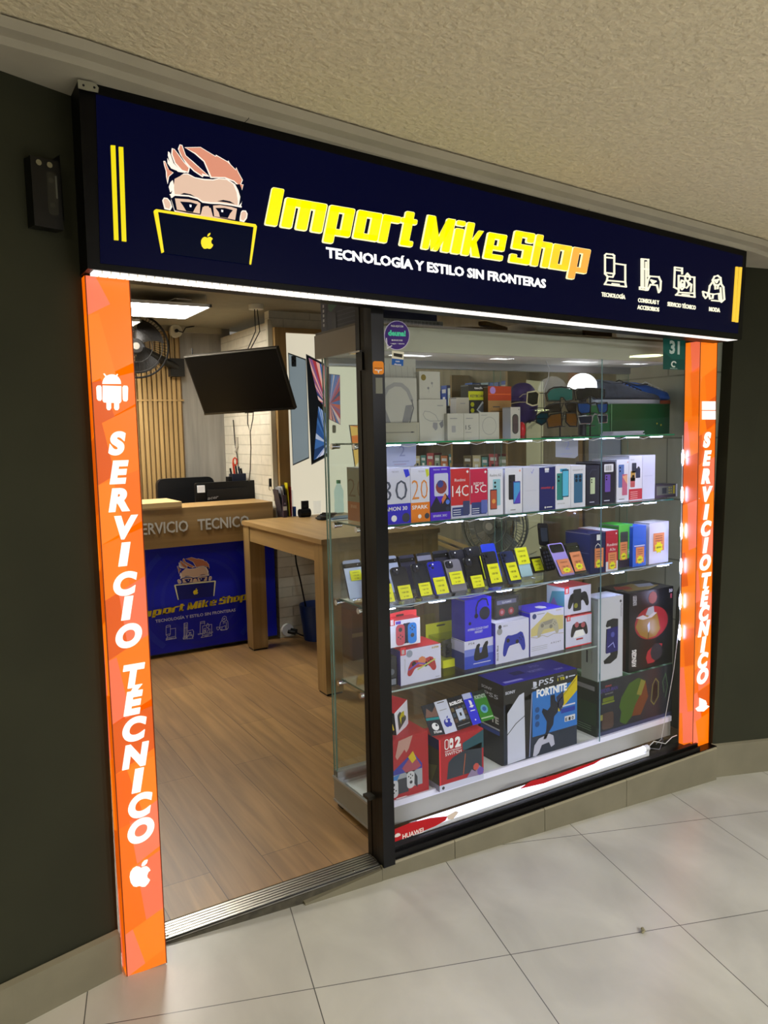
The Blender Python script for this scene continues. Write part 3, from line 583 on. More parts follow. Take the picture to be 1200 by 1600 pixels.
# ================================================================ glass display cabinet
CX0, CX1, CY0, CY1 = 1.345, 3.0, 2.385, 2.695
cab = empty('display_cabinet', 'long glass display cabinet with white base and canopy behind the shop window', 'display cabinet', (2.17, 2.54, 0))
MEL = mat('#9a9890', .5, 0, .04, (6, 6, 6)); FASC = mat('#b4b6a4', .55, 0, .05, (4, 4, 4))
m = MB(); m.box(CX0, CX1, CY0+.004, CY1, .022, .105, MEL).box(CX0+.01, CX1, CY0+.02, CY1-.02, .105, .112, mat('#dfe3e6', .4)); m.build('base', cab)
m = MB(); m.box(CX0-.004, CX0+.008, CY0, CY1+.004, .118, .126, ALU).box(CX0-.004, CX1, CY0-.002, CY0+.012, .094, .118, mat('#e2e2f2', .35)).box(CX0, CX1, CY1-.035, CY1, .112, .150, ALU).box(CX0, CX1, CY1-.06, CY1-.035, .112, .124, ALU).box(CX0-.004, CX0+.004, CY0, CY1, .022, .03, ALU); m.box(CX0-.002, CX0+.006, CY0+.002, CY1, .105, .12, MEL); m.build('base_trim', cab)
for x, y in ((CX0+.03, CY0+.04), (CX0+.03, CY1-.03), (2.2, CY0+.04), (CX1-.05, CY0+.04)): MB().box(x-.02, x+.02, y-.02, y+.02, 0, .022, BLACK).build('foot', cab)
m = MB(); m.box(CX0, CX0+.005, CY0+.01, CY1-.004, .126, 1.785, GL); m.box(CX0-.0004, CX0+.0054, CY1-.004, CY1-.0028, .126, 1.785, mat('#6f8a7c', .2)); m.box(CX0-.0004, CX0+.0054, CY1-.024, CY1-.0236, .126, 1.785, mat('#6f8a7c', .2)); m.build('side_glass', cab)
m = MB(); m.box(2.498, 2.503, 2.366, 2.384, .112, 1.785, GL); m.box(2.4975, 2.5035, 2.3655, 2.367, .112, 1.785, mat('#5f7f8c', .15)); m.build('divider_glass', cab)
for x0, x1, y in ((CX0+.01, 2.21, CY1-.018), (2.16, CX1, CY1-.030)): 
    m = MB(); m.box(x0, x1, y, y+.004, .13, 1.775, glass((.90, .94, .93), .8)); m.box(x0, x0+.0012, y-.0005, y+.0045, .13, 1.775, mat('#6f8a7c', .2)); m.box(x1-.0012, x1, y-.0005, y+.0045, .13, 1.775, mat('#6f8a7c', .2)); m.build('sliding_glass_door', cab)
ZS = [1.462, 1.163, .864, .545]
for i, z in enumerate(ZS):
    m = MB(); x1 = CX1-.01 if i < 3 else 2.498; m.box(CX0+.012, x1, CY0, CY1-.07, z-.006, z, GL)
    e = (mat('#1f8a5c', .2), mat('#24584c', .2), mat('#8fa3b4', .2), mat('#9fb3ae', .2))[i]
    m.box(CX0+.012, x1, CY0-.0012, CY0+.0005, z-.006, z, e); m.box(CX0+.0105, CX0+.012, CY0, CY1-.07, z-.006, z, mat('#566a60', .2)); m.build('glass_shelf', cab)
    for y in (CY1-.085, CY0+.05):
        m = MB(); m.cyl((CX0-.012, y, z-.012), (CX0-.001, y, z-.012), .011, CHROME, 18).cyl((CX0-.001, y, z-.012), (CX0+.022, y, z-.012), .009, CHROME, 16); m.build('shelf_clamp', cab)
can = MB(); z0, z1 = 1.785, 1.872
can.box(CX0-.01, 3.02, 2.372, 2.386, z0, z1, FASC).box(CX0-.01, CX0+.004, 2.386, 2.73, z0, z1, mat('#aa9f8c', .55)).box(CX0+.004, 3.02, 2.386, 2.73, z1-.012, z1, FASC)
can.box(CX0-.004, 3.02, 2.376, 2.73, z1, z1+.01, mat('#6e6049', .5)); can.build('canopy', cab)
un = MB(); UW = mat('#dcdcda', .5); holes = [(1.62, .17), (2.06, .10), (2.50, .17), (2.85, .12)]; xs = [CX0+.004]
y0h, y1h = 2.47, 2.52
for c, w_ in holes:
    un.box(xs[-1], c-w_/2, 2.386, 2.73, z0, z0+.006, UW); un.box(c-w_/2, c+w_/2, 2.386, y0h, z0, z0+.006, UW); un.box(c-w_/2, c+w_/2, y1h, 2.73, z0, z0+.006, UW); xs.append(c+w_/2)
    un.box(c-w_/2, c+w_/2, y0h, y1h, z0+.03, z0+.035, mat('#6b5a3e', .6))
un.box(xs[-1], 3.02, 2.386, 2.73, z0, z0+.006, UW)
un.box(CX0+.01, 3.0, CY1-.04, CY1-.005, z0-.03, z0, mat('#9b9fa4', .35, .5)); un.build('canopy_underside', cab)
for c, w_ in holes: MB().box(c-w_/2+.004, c+w_/2-.004, y0h+.004, y0h+.012, z0+.012, z0+.018, emi('#f4f6ff', 30.0)).build('canopy_lamp', cab)
# lamp pods under the shelves, wired together
POD = emi('#c2ccff', 46.0); WIREW = mat('#d9d9d4', .5)
def strip_led(label, z, xs):
    t = empty('led_pod_string', label, 'light strip', (xs[0], CY0, z-.008), 'strings of small lamps under the shelves' if 0 else None)
    for x in xs:
        m = MB(); F = Fr((x, CY0+.002, z-.0075), (1, 0, 0), (0, 1, 0)); m.prism(F, rr(0, 0, .072, .015, .006), -.0045, -.001, POD); m.prism(F, rr(-.001, -.001, .073, .016, .006), -.001, 0, WHITE); m.build('lamp_pod', t)
    m = MB()
    w_ = []
    for a, b in zip(xs, xs[1:]+[None]): w_ += [(a, CY0+.0185, z-.0095), (a+.072, CY0+.0185, z-.0095)]+([((a+b+.072)/2, CY0+.0185, z-.018)] if b else [])
    m.tube(w_, .0012, WIREW, 5)
    m.build('wire', t)
    return t
strip_led('string of white lamp pods under the top glass shelf', ZS[0], [1.432+.157*i for i in range(10)])
strip_led('string of white lamp pods under the second glass shelf', ZS[1], [1.395+.157*i for i in range(10)])
strip_led('string of white lamp pods under the third glass shelf', ZS[2], [1.395, 1.62, 1.95, 2.26, 2.6, 2.9])
t = empty('vertical_led_string', 'string of six lamp pods hanging down the right end of the shop window', 'light strip', (2.978, 2.33, .4))
for z in (1.354, 1.185, 1.017, .854, .688, .54):
    m = MB(); m.ball((2.978, 2.328, z), .006, .005, .036, POD, 12, 8); m.build('lamp_pod', t)
MB().tube([(2.982, 2.334, 1.455), (2.984, 2.334, 1.2), (2.982, 2.334, .9), (2.985, 2.334, .6), (2.98, 2.36, .35), (2.9, 2.36, .03)], .0015, WIREW, 5).build('wire', t)
t = empty('tube_lamp', 'bright white tube lamp lying on the sill inside the window', 'lamp', (2.1, 2.33, 0))
MB().cyl((1.50, 2.325, .036), (2.74, 2.325, .036), .013, emi('#e4e6ff', 2.4), 14).build('tube', t)
m = MB(); m.box(1.49, 2.76, 2.312, 2.342, .001, .018, WHITE).cyl((2.74, 2.325, .036), (2.765, 2.325, .036), .015, WHITE, 12).cyl((1.475, 2.325, .036), (1.50, 2.325, .036), .015, WHITE, 12).box(2.74, 2.765, 2.315, 2.335, .002, .036, WHITE).box(1.475, 1.50, 2.315, 2.335, .002, .036, WHITE); m.build('batten', t)
m = MB(); m.tube([(2.765, 2.33, .03), (2.82, 2.335, .05), (2.88, 2.32, .03), (2.94, 2.33, .045), (2.985, 2.34, .04)], .0022, WIREW, 6).tube([(2.79, 2.35, .02), (2.84, 2.32, .012), (2.9, 2.35, .03), (2.87, 2.33, .055), (2.84, 2.34, .03)], .0022, mat('#77757c', .5), 6)
tag(m.build('loose_cable'), 'tangle of white and grey cable at the right end of the tube lamp', 'cable')
# ================================================================ goods: cartons
def carton(name, label, xl, xr, yt, yb, Yf, dep, zb, front, side, top, prints=None, group=None, cat='box', flap=True, x1=None, zt=None):
    if Yf == 'auto': Yf = az(xl, yb, zb).y
    p0, p1 = ay(xl, yb, Yf), ay(xr, yb, Yf); X0, X1 = p0.x, p1.x; Z1 = zt or ay((xl+xr)/2, yt, Yf).z
    w, h = X1-X0, Z1-zb; m = MB(); fm, sm, tm = front, side, top
    vs = [(x, y, z) for z in (zb, Z1) for y in (Yf, Yf+dep) for x in (X0, X1)]
    m.add(vs, [(0, 1, 5, 4)], fm); m.add(vs, [(0, 4, 6, 2), (1, 3, 7, 5), (2, 6, 7, 3), (0, 2, 3, 1)], sm); m.add(vs, [(4, 5, 7, 6)], tm)
    F = Fr((X0, Yf, zb), (1, 0, 0), (0, 0, 1), w, h); L = Fr((X0, Yf+dep, zb), (0, -1, 0), (0, 0, 1), dep, h); T = Fr((X0, Yf, Z1), (1, 0, 0), (0, 1, 0), w, dep)
    if flap: m.rect(T, .02, .03, .98, .05, mat('#77777a', .7), 1); m.rect(L, .0, .975, 1, .99, mat('#8a8a8c', .7), 1)
    if prints: prints(m, F, L, T)
    return tag(m.build(name), label, cat, group)
ink = mat('#3a3a40', .5); grey = mat('#8b8d92', .5)
def phone_pic(m, F, u, v, w, h, body, scr=None, cam_=True, l=2):
    m.rrect(F, u, v, u+w, v+h, .03, body, l)
    if scr: m.rrect(F, u+w*.07, v+h*.04, u+w*.93, v+h*.95, .02, scr, l+1)
    elif cam_:
        m.disc(F, u+w*.28, v+h*.87, w*.13, BLACK, l+1, 10); m.disc(F, u+w*.28, v+h*.72, w*.13, BLACK, l+1, 10)
def pad_pic(m, F, u, v, w, body, h=None, l=2, dots=BLACK, sk=0):
    h = h or w*F.w/F.h; pts = [(u+x*w, v+y*h+sk*x*h) for x, y in PAD]; m.pr(F, pts, body, l)
    m.disc(F, u-.27*w, v+.1*h-.27*sk*h, .075*w, dots, l+1, 12); m.disc(F, u+.13*w, v-.03*h+.1*sk*h, .075*w, dots, l+1, 12)
    for dx, dy in ((.3, .14), (.24, .07), (.36, .07), (.3, 0)): m.disc(F, u+dx*w, v+dy*h+sk*dx*h, .025*w, dots, l+1, 8)
PHG = 'row of phone boxes on the second shelf'
Z2 = ZS[1]; Y2 = 2.405; LAV = mat('#d5d8ea', .45); WB = mat('#e3e5f2', .45)
def spark(num, low, lowtxt, numc):
    def f(m, F, L, T):
        m.rect(F, 0, 0, 1, .36, mat(low, .45)); m.text(F, num, .06, .42, .36, mat(numc, .5), -.012, w=.84, l=2); m.text(F, lowtxt, .05, .24, .07, WHITE, .02, w=.84, l=2)
        m.disc(F, .45, .1, .09, WHITE, 2); m.disc(F, .84, .1, .13, mat('#3b3b46', .5), 2); m.text(F, 'TECNO', .4, .92, .03, grey, 0, l=2)
        m.pr(F, [(.78, .97), (.95, .97), (.99, .86), (.86, .82)], mat('#2a35d8' if num == '30' else '#c6cf2a', .5), 2)
    return f
# the end box of the row is seen from its side through the cabinet's glass end
def endbox(m, F, L, T):
    spark('30', '#2a1fc4', 'CAMON 30', '#4d5468')(m, F, L, T)
    m.rect(L, 0, 0, 1, .36, mat('#b8641e', .5)); m.text(L, '20 2', .03, .45, .34, mat('#7a5f3c', .5), -.012, w=1.0, l=2); m.pr(L, [(.42, 1), (.6, 1), (.54, .84), (.46, .86)], mat('#9a8a2c', .5), 2); m.text(L, 'SPARK', .1, .24, .06, mat('#d9a070'), .02, l=2); m.disc(L, .5, .12, .1, mat('#6a4a30'), 2)
    m.text(L, 'TECNO', .1, .93, .03, grey, 0, l=2)
carton('phone_box', 'phone box with large thin 30 over blue, first of the row on the second shelf', 594, 642, 731.5, 818, Y2, .245, Z2, LAV, mat('#8f8668', .55), WHITE, endbox, PHG)
carton('phone_box', 'phone box with large thin orange 20 over an orange band', 642.5, 672, 731, 815, Y2, .16, Z2, LAV, LAV, WHITE, spark('20', '#e07c14', 'SPARK', '#d98a3c'), PHG)
def pr_purple(m, F, L, T):
    m.rrect(F, .2, .45, .9, .88, .06, mat('#c3c8e6'), 1); m.disc(F, .55, .62, .28, mat('#8a3b3a', .5), 2, 14); m.pr(F, [(0, .25), (.3, .45), (.5, .3), (.75, .5), (1, .35), (1, .15), (0, .15)], mat('#1c1c30', .5), 3); m.disc(F, .5, .68, .16, mat('#33408c'), 3, 8); m.pr(F, [(.6, .3), (.8, .42), (.72, .5), (.55, .38)], mat('#d07a4a'), 4)
    m.disc(F, .86, .33, .1, mat('#4d7ae0'), 4); m.disc(F, .86, .2, .1, mat('#26304a'), 4); m.text(F, 'SPARK 30C', .12, .06, .04, LAV, .01, w=.7, l=2); m.text(F, 'TECNO  SPARK', .15, .94, .025, LAV, .01, w=.7, l=2)
carton('phone_box', 'deep purple phone box with dark robot-like artwork', 673, 704, 729.5, 812, Y2, .16, Z2, mat('#4c1fc6', .45), mat('#3a14a0', .45), WHITE, pr_purple, PHG)
def redmi(num, c, top):
    def f(m, F, L, T):
        m.rect(F, .0, 0, 1, .26, mat('#c9cbe2', .45)); m.text(F, 'Redmi' if num == '14C' else 'REDMI', .2, .74 if num == '14C' else .66, .06, WHITE, .0, w=.56, l=2); m.text(F, num, .06, .44 if num == '14C' else .5, .22 if num == '14C' else .16, WHITE, .0, w=.86, l=2)
        m.rect(F, .06, .04, .92, .22 if num == '14C' else .3, mat('#2c3a78', .5), 2); m.rrect(F, .62, .06, .98, .34, .05, mat('#38406a' if num == '14C' else '#5a68b8', .4), 3); m.disc(F, .88, .93, .07, WHITE, 2, 4)
        for k in range(3): m.rect(F, .1, .07+.045*k, .5, .085+.045*k, LAV, 4)
    return f
carton('phone_box', 'red phone box with white 14C over a navy strip', 705, 734.5, 732, 807.5, Y2, .16, Z2, mat('#c3282c', .45), WB, WHITE, redmi('14C', 0, 0), PHG)
carton('phone_box', 'crimson phone box with white 15C over a navy strip', 735, 762, 732.5, 804.5, Y2, .16, Z2, mat('#c21c48', .45), WB, WHITE, redmi('15C', 0, 0), PHG)
def pr_a2(m, F, L, T): m.text(F, 'Redmi A2', .12, .84, .06, grey, 0, w=.76, l=2); phone_pic(m, F, .32, .2, .5, .58, mat('#8fc6d8')); phone_pic(m, F, .12, .12, .46, .44, mat('#1a2440'), mat('#b8553a'), l=4); m.disc(F, .35, .3, .12, mat('#e0a050'), 6)
carton('phone_box', 'white phone box with a pale blue phone behind an orange screened one', 763, 786, 733, 803.5, Y2, .16, Z2, WB, WB, WHITE, pr_a2, PHG)
def pr_n(m, F, L, T): phone_pic(m, F, .2, .3, .38, .55, mat('#26262e')); phone_pic(m, F, .46, .2, .42, .5, mat('#343a9a'), mat('#4aa0e0'), l=4); m.pr(F, [(.49, .22), (.85, .22), (.85, .5)], mat('#5a48c8'), 6); m.disc(F, .86, .93, .06, mat('#e8a08a'), 2, 4); m.rect(F, .3, .06, .6, .08, grey, 1)
carton('phone_box', 'white phone box with black and violet phones overlapping', 789.5, 816, 731, 801, Y2, .16, Z2, WB, LAV, WHITE, pr_n, PHG)
def pr_p(m, F, L, T): m.line(F, [(.5, .9), (.56, .86), (.66, .95)], .03, mat('#8a90d8')); m.text(F, 'HONOR', .15, .46, .025, mat('#b8bbd0'), 0, w=.7)
carton('phone_box', 'almost blank white phone box between the violet phones and the navy box', 817, 842.5, 730, 798, Y2, .16, Z2, mat('#cfd2e4', .45), LAV, WHITE, pr_p, PHG)
def pr_navy(m, F, L, T): m.rect(F, .33, .93, .6, .98, WHITE); m.rect(F, .34, .88, .58, .93, mat('#c9cde0')); m.text(F, 'moto g', .1, .5, .06, mat('#c83a3a'), .02, w=.8, shear=.2); m.disc(F, .36, .06, .05, WHITE); m.rect(F, .45, .05, .8, .075, WHITE)
carton('phone_box', 'dark navy phone box with a red wordmark across the middle', 843, 867.5, 730, 795.5, Y2, .16, Z2, mat('#1f2468', .45), mat('#181c50', .45), WHITE, pr_navy, PHG)
def pr_h(m, F, L, T): m.rect(F, .3, .85, .75, .92, mat('#38a8dc')); phone_pic(m, F, .08, .2, .42, .62, mat('#2c8a86')); phone_pic(m, F, .42, .26, .44, .64, mat('#1d4868'), mat('#5cc0ea'), l=4); m.text(F, 'HONOR', .12, .1, .03, grey, 0, w=.5)
carton('phone_box', 'white phone box with green and light blue phones under a blue tab', 868, 891.5, 727, 792.5, Y2, .16, Z2, WB, LAV, WHITE, pr_h, PHG)
def pr_b(m, F, L, T): phone_pic(m, F, .2, .1, .6, .7, mat('#376a92'), None, False); [m.disc(F, a, b, .09, mat('#15283c'), 4, 10) for a, b in ((.36, .73), (.62, .73), (.36, .64), (.62, .64))]; m.text(F, 'HONOR X7', .12, .87, .035, grey, 0, w=.7)
carton('phone_box', 'white phone box with one steel blue phone back', 892, 914.5, 727, 790, Y2, .16, Z2, WB, LAV, WHITE, pr_b, PHG)
def pr_k(c): 
    def f(m, F, L, T):
        phone_pic(m, F, .3, .28, .36, .42, mat(c)); m.rect(F, .25, .06, .62, .08, LAV)
        if c == '#6d4fae': m.rrect(F, .24, .76, .86, .95, .04, WHITE, 2); [m.rect(F, .34+.07*k, .79, .37+.07*k, .92, ink, 3) for k in range(6)]
        else: m.line(F, [(.25, .8), (.4, .9), (.8, .9)], .02, mat('#4b4f66'))
    return f
carton('phone_box', 'black phone box with a pale green phone, left of the divider glass', 916, 936, 728, 785, 2.43, .14, Z2, mat('#2b2c3c', .45), mat('#22232f', .45), mat('#3a3b4a', .5), pr_k('#c9d8b0'), PHG)
carton('phone_box', 'black phone box with a purple phone and a white barcode label', 938, 961, 722, 784.5, 2.43, .15, Z2, mat('#1d1c2e', .45), mat('#191926', .45), mat('#2c2c3a', .5), pr_k('#6d4fae'), PHG)
def pr_r(m, F, L, T): phone_pic(m, F, .15, .34, .45, .54, mat('#5a78b8')); phone_pic(m, F, .45, .15, .42, .5, mat('#c86a8a'), None, False, 4); m.pr(F, [(.45, .6), (.86, .64), (.86, .4)], mat('#eeb08a'), 6); m.disc(F, .9, .93, .05, mat('#e8a08a'), 2, 4); m.rect(F, .2, .05, .65, .07, grey)
carton('phone_box', 'white phone box with blue and pink phones, right of the barcode box', 963, 982, 718, 781.5, 2.44, .15, Z2, WB, LAV, WHITE, pr_r, PHG)
def pr_s(m, F, L, T):
    m.rect(F, 0, .02, 1, .26, mat('#c6202c', .45)); [m.rect(F, .1, .05+.045*k, .65, .065+.045*k, mat('#f0b0a8'), 2) for k in range(4)]
    for a, b, c in ((.2, .62, '#333849'), (.12, .44, '#c69a4a'), (.5, .5, '#2c3350'), (.1, .3, '#c25a5c')): m.rrect(F, a, b, a+.34, b+.22, .04, mat(c), 2)
    m.disc(F, .7, .72, .09, ink, 3, 10); m.disc(F, .3, .54, .09, BLACK, 4, 10); m.text(F, 'Xiaomi', .1, .9, .03, grey, 0)
carton('phone_box', 'white phone box with four coloured phones over a red panel', 982.5, 1003, 712, 779, 2.445, .16, Z2, WB, LAV, WHITE, pr_s, PHG)
carton('phone_box', 'plain white phone box, last upright one at the right end of the row', 1003.5, 1023, 711, 775.5, 2.45, .17, Z2, LAV, LAV, WHITE, lambda m, F, L, T: m.text(F, 'HONOR', .15, .52, .02, mat('#a8acc8'), 0, w=.6), PHG)
def pr_av(m, F, L, T): m.rect(F, .05, .2, .95, .9, mat('#6f6f62', .5)); m.rect(F, .3, .3, .5, .75, ink, 2); [m.disc(F, .62+.09*(k % 2), .75-.2*(k//2), .025, mat('#c9b84a'), 3, 8) for k in range(6)]; m.rect(F, .8, .25, .88, .9, mat('#d9c22a'), 2); m.rect(F, .93, 0, 1, 1, WHITE, 2)
carton('gadget_box', 'low dark box with a white end lying at the right end of the second shelf', 1024, 1058, 757, 774, 2.45, .08, Z2, mat('#4a3c46', .5), DARK, mat('#5a5560', .5), pr_av)
# ---------------------------------------------------------------- third shelf: boxes at the right
Z3 = ZS[2]; TAGO = mat('#d98a5c', .6); TAGY = mat('#e2e02a', .6)
def ptag(m, F, u0, v0, u1, v1):
    m.rect(F, u0, v0, u1, v1, TAGO, 4); n = (v1-v0); cx = (u0+u1)/2; cy = v0+n*.2; R = (u1-u0)*.4
    pts = [(cx+R*(1 if k % 2 else .72)*math.cos(k*math.pi/8), cy+R*(1 if k % 2 else .72)*math.sin(k*math.pi/8)*F.w/F.h) for k in range(16)]; m.pr(F, pts, TAGY, 5)
    for k in range(3): m.rect(F, u0+(u1-u0)*.18, v0+n*(.55+.13*k), u1-(u1-u0)*.18, v0+n*(.59+.13*k), mat('#8a5238'), 5)
    m.text(F, '$85', cx, cy-.02, .04, ink, .02, w=R*1.1, l=6, al='c')
B3 = 'phone boxes with orange price tags on the third shelf'
def b1(m, F, L, T): m.rect(F, .42, .82, .72, .96, WHITE, 2); m.line(F, [(.3, .55), (.35, .68), (.5, .74), (.65, .68), (.7, .55)], .03, WHITE, 2); ptag(m, F, .28, .14, .86, .62); m.rect(L, .05, .5, .95, .505, mat('#8fa0c8'), 2)
carton('phone_box', 'navy phone box with white tag strings, leftmost tagged box on the third shelf', 922, 945.5, 833, 895.5, 2.40, .15, Z3, mat('#1d2450', .45), mat('#2c3564', .45), mat('#2a2c58', .5), b1, B3)
def b2(m, F, L, T): m.text(F, 'Redmi', .08, .62, .07, WHITE, 0, w=.86, l=2); m.text(F, 'A3x', .3, .5, .07, WHITE, 0, w=.5, l=2); m.disc(F, .85, .92, .06, WHITE, 2, 4); m.rect(F, 0, 0, 1, .24, LAV, 1); ptag(m, F, .18, .05, .88, .46)
carton('phone_box', 'red phone box with white lettering and an orange tag, second tagged box', 946.5, 965, 829, 893, 2.40, .17, Z3, mat('#b3283c', .45), mat('#a5304a', .5), WHITE, b2, B3)
def b3(m, F, L, T): m.rrect(F, .1, .42, .65, .84, .06, mat('#3f4446'), 2); m.rect(F, .0, .0, 1, .2, mat('#2a2436', .5), 2); m.text(Fr(F.P(F.w*.95, F.h*.25), (0, 0, 1), (-1, 0, 0), F.h*.6, F.w*.3), 'INFINIX', 0, 0, .5, mat('#1d6a3a'), .02, w=1, l=2); m.text(F, 'HOT', .68, .3, .12, WHITE, .02, w=.25, l=3); ptag(m, F, .08, .18, .6, .6)
carton('phone_box', 'bright green phone box with a dark phone and an orange tag', 966.5, 988, 820, 889, 2.43, .12, Z3, mat('#58b84a', .45), mat('#3a8a3a', .45), mat('#4ec23e', .45), b3, B3)
def b4(m, F, L, T): m.rect(F, .1, .5, .9, .52, WHITE, 2); ptag(m, F, .22, .08, .84, .48)
carton('phone_box', 'plain blue phone box with an orange tag', 988.5, 1009, 822, 885, 2.41, .14, Z3, mat('#3068e0', .4), mat('#2450b8', .45), mat('#3a74f0', .4), b4, B3)
carton('phone_box', 'plain white phone box with an orange tag, rightmost on the third shelf', 1014, 1044, 816, 880, 2.41, .09, Z3, mat('#cfd2ea', .45), mat('#dfe0f0', .45), WHITE, lambda m, F, L, T: ptag(m, F, .2, .3, .76, .74), B3)
# ---------------------------------------------------------------- phones on clear stands with price tags
YT = mat('#e4e611', .55); ACR = glass((.90, .92, .97), 1.4)
def phone(label, BL, BR, TL, body, tagc=None, tq=None, cams='duo', z0=None, rad=.012, band=None, tilt=20, z=None, group='used phones leaning on clear stands', cc=None, stand=True, name='mobile_phone', scr=None):
    z0 = Z3+.012 if z is None else z; a = az(BL[0], BL[1], z0)
    if not 2.39 < a.y < 2.60: a = ay(BL[0], BL[1], min(max(a.y, 2.39), 2.6)); a.z = z0
    w = ay(BR[0], BR[1], a.y).x-a.x; t = math.radians(tilt); V = Vector((0, math.sin(t), math.cos(t))); N = Vector((0, -math.cos(t), math.sin(t)))
    tp = apl(TL[0], TL[1], N, N.dot(a)); h = (tp-a).dot(V); lean = (tp-a).x
    V = (V*h+Vector((lean, 0, 0))).normalized(); h = math.hypot(h, lean)
    F = Fr(a, (1, 0, 0), V, w, h); F.V = V; F.N = F.U.cross(V).normalized()
    t_ = empty(name, label, 'phone', a, group)
    m = MB(); m.prism(F, rr(0, 0, w, h, rad, 4), -.0085, 0, body, mat('#4a4b52', .3, .6)); body_o = m.build('body', t_)
    m = MB(); R = w*.085
    if cams == 'duo': m.prism(F, rr(w*.07, h*.76, w*.45, h*.965, .008), 0, .0015, mat('#1c1c24', .25) if not cc else cc); L_ = [(w*.18, h*.9), (w*.32, h*.82)]
    elif cams == 'trio': m.prism(F, rr(w*.05, h*.74, w*.5, h*.965, .01), 0, .002, mat('#26262c', .25) if not cc else cc); L_ = [(w*.17, h*.91), (w*.17, h*.8), (w*.38, h*.855)]
    elif cams == 'col': L_ = [(w*.18, h*.91), (w*.18, h*.81), (w*.18, h*.71), (w*.36, h*.88)]
    elif cams == 'bar': m.prism(F, [(0, h*.80), (w, h*.80), (w, h*.91), (0, h*.91)], 0, .003, mat('#0d0d12', .2)); L_ = [(w*.8, h*.86)]; R = w*.03
    elif cams == 'flip': m.prism(F, rr(w*.06, h*.72, w*.94, h*.97, .008), 0, .001, mat('#17181d', .15)); L_ = []
    else: L_ = []
    for u, v in L_:
        m.cyl(F.P(u, v, 0), F.P(u, v, .0035), R, BLACK, 14); m.cyl(F.P(u, v, .0035), F.P(u, v, .004), R*.55, mat('#30324a', .1), 10)
    if cams in ('duo', 'trio', 'bar'): m.cyl(F.P(w*(.36 if cams != 'bar' else .8), h*(.92 if cams != 'bar' else .86), .0035), F.P(w*(.36 if cams != 'bar' else .8), h*(.92 if cams != 'bar' else .86), .0042), R*.5, emi('#fdfdff', .9), 8)
    if m.v: m.build('camera_bump', body_o)
    if band: m = MB(); m.prism(F, [(0, h*band[0]), (w, h*band[0]), (w, h*band[1]), (0, h*band[1])], 0, .0006, mat(band[2], .3)); m.build('band', t_)
    if tagc and tq:
        m = MB(); u0, v0, u1, v1 = tq; G = Fr(F.P(u0*w, v0*h, .0045), F.U, F.V, (u1-u0)*w, (v1-v0)*h); G.V = F.V; G.N = F.N
        m.prism(G, [(0, 0), (G.w, 0), (G.w, G.h), (0, G.h)], -.0012, 0, tagc)
        dk = mat('#5b5c10') if tagc is YT else mat('#7a4428')
        for k, s in enumerate(('USADO', '128 GB', '6 GB')): m.text(G, s, .5, .74-.3*k, .1, dk, .01, w=.62-.12*k, l=2, al='c')
        if tagc is not YT: m.pr(G, [(.5+.38*(1 if k % 2 else .7)*math.cos(k*math.pi/7), .24+.2*(1 if k % 2 else .7)*math.sin(k*math.pi/7)) for k in range(14)], TAGY, 3); m.text(G, '$95', .5, .2, .09, ink, .02, l=4, al='c')
        m.build('price_tag', t_)
    if stand:
        zz = a.z-.012; s = MB(); x0, x1 = a.x+.004, a.x+w-.004; y = a.y
        s.box(x0, x1, y-.016, y+.065, zz+.0005, zz+.0025, ACR).box(x0, x1, y-.016, y-.013, zz+.0025, zz+.020, ACR)
        s.hexa([(x0, y+.016, zz+.0025), (x1, y+.016, zz+.0025), (x1, y+.019, zz+.0025), (x0, y+.019, zz+.0025), (x0, y+.055, zz+.09), (x1, y+.055, zz+.09), (x1, y+.058, zz+.09), (x0, y+.058, zz+.09)], ACR)
        tag(s.build('phone_stand'), ' '.join(('stand under the '+label).split()[:16]), 'stand', 'clear acrylic phone stands')
    return t_
def mt_(c, r=.18): return mat(c, max(r, .25), 0, 0, (20, 20, 20), 0, .12)
# front row, left to right
phone('black phone with yellow tag, leftmost whole one of the front row', (623, 943), (647, 939.7), (609.5, 887.5), mt_('#14151f'), YT, (.12, .04, .93, .44), 'duo')
phone('dark green-black phone with yellow tag, second of the front row', (655, 937.5), (677, 934.5), (641.5, 882), mt_('#0c1526'), YT, (.14, .05, .95, .42), 'trio')
phone('bright blue phone with a tall yellow tag, front row', (680.5, 935.3), (703, 931), (666, 879), mt_('#1b1fa0'), YT, (.1, .03, .94, .52), 'duo', cc=mt_('#2226b4'))
phone('silver grey phone with yellow tag and a big camera block, front row', (706.5, 931), (731, 925.5), (692.5, 875.8), mt_('#77757f', .3), YT, (.1, .24, .92, .62), 'trio', band=(.0, .04, '#3c3c44'))
phone('glossy black phone with a small yellow tag near its foot, front row', (737, 925.3), (759, 921.3), (723.3, 872), mt_('#0e1018'), YT, (.12, .05, .93, .42), 'trio')
phone('dark slate phone with a tall yellow tag in front of the crinkled blue case', (765, 920), (787, 915), (751.3, 863.3), mt_('#1d2029', .3), YT, (.16, .1, .94, .64), 'col', rad=.009)
phone('navy phone with a tall yellow tag, last whole one of the front row', (796, 917), (816, 912.7), (780, 862.7), mt_('#1d2850', .3), YT, (.16, .1, .94, .64), 'col', rad=.008)
phone('pale mint phone half covered by a yellow tag at its top', (815, 902), (833, 897), (802.7, 856.7), mt_('#a3c4c8', .35), YT, (.0, .42, 1.0, .99), 'none', rad=.006)
phone('small black phone with a yellow tag, shortest of the row', (834.7, 896), (852.5, 892), (826.7, 871), mt_('#17150f', .4), YT, (.1, .12, .86, .86), 'none', rad=.006)
phone('lilac folding phone with an orange tag, open and leaning', (876, 907), (898.6, 901), (855, 850.5), mt_('#9d8ed8', .3), TAGO, (.12, .06, .93, .5), 'flip', rad=.008, group='phones with orange tags')
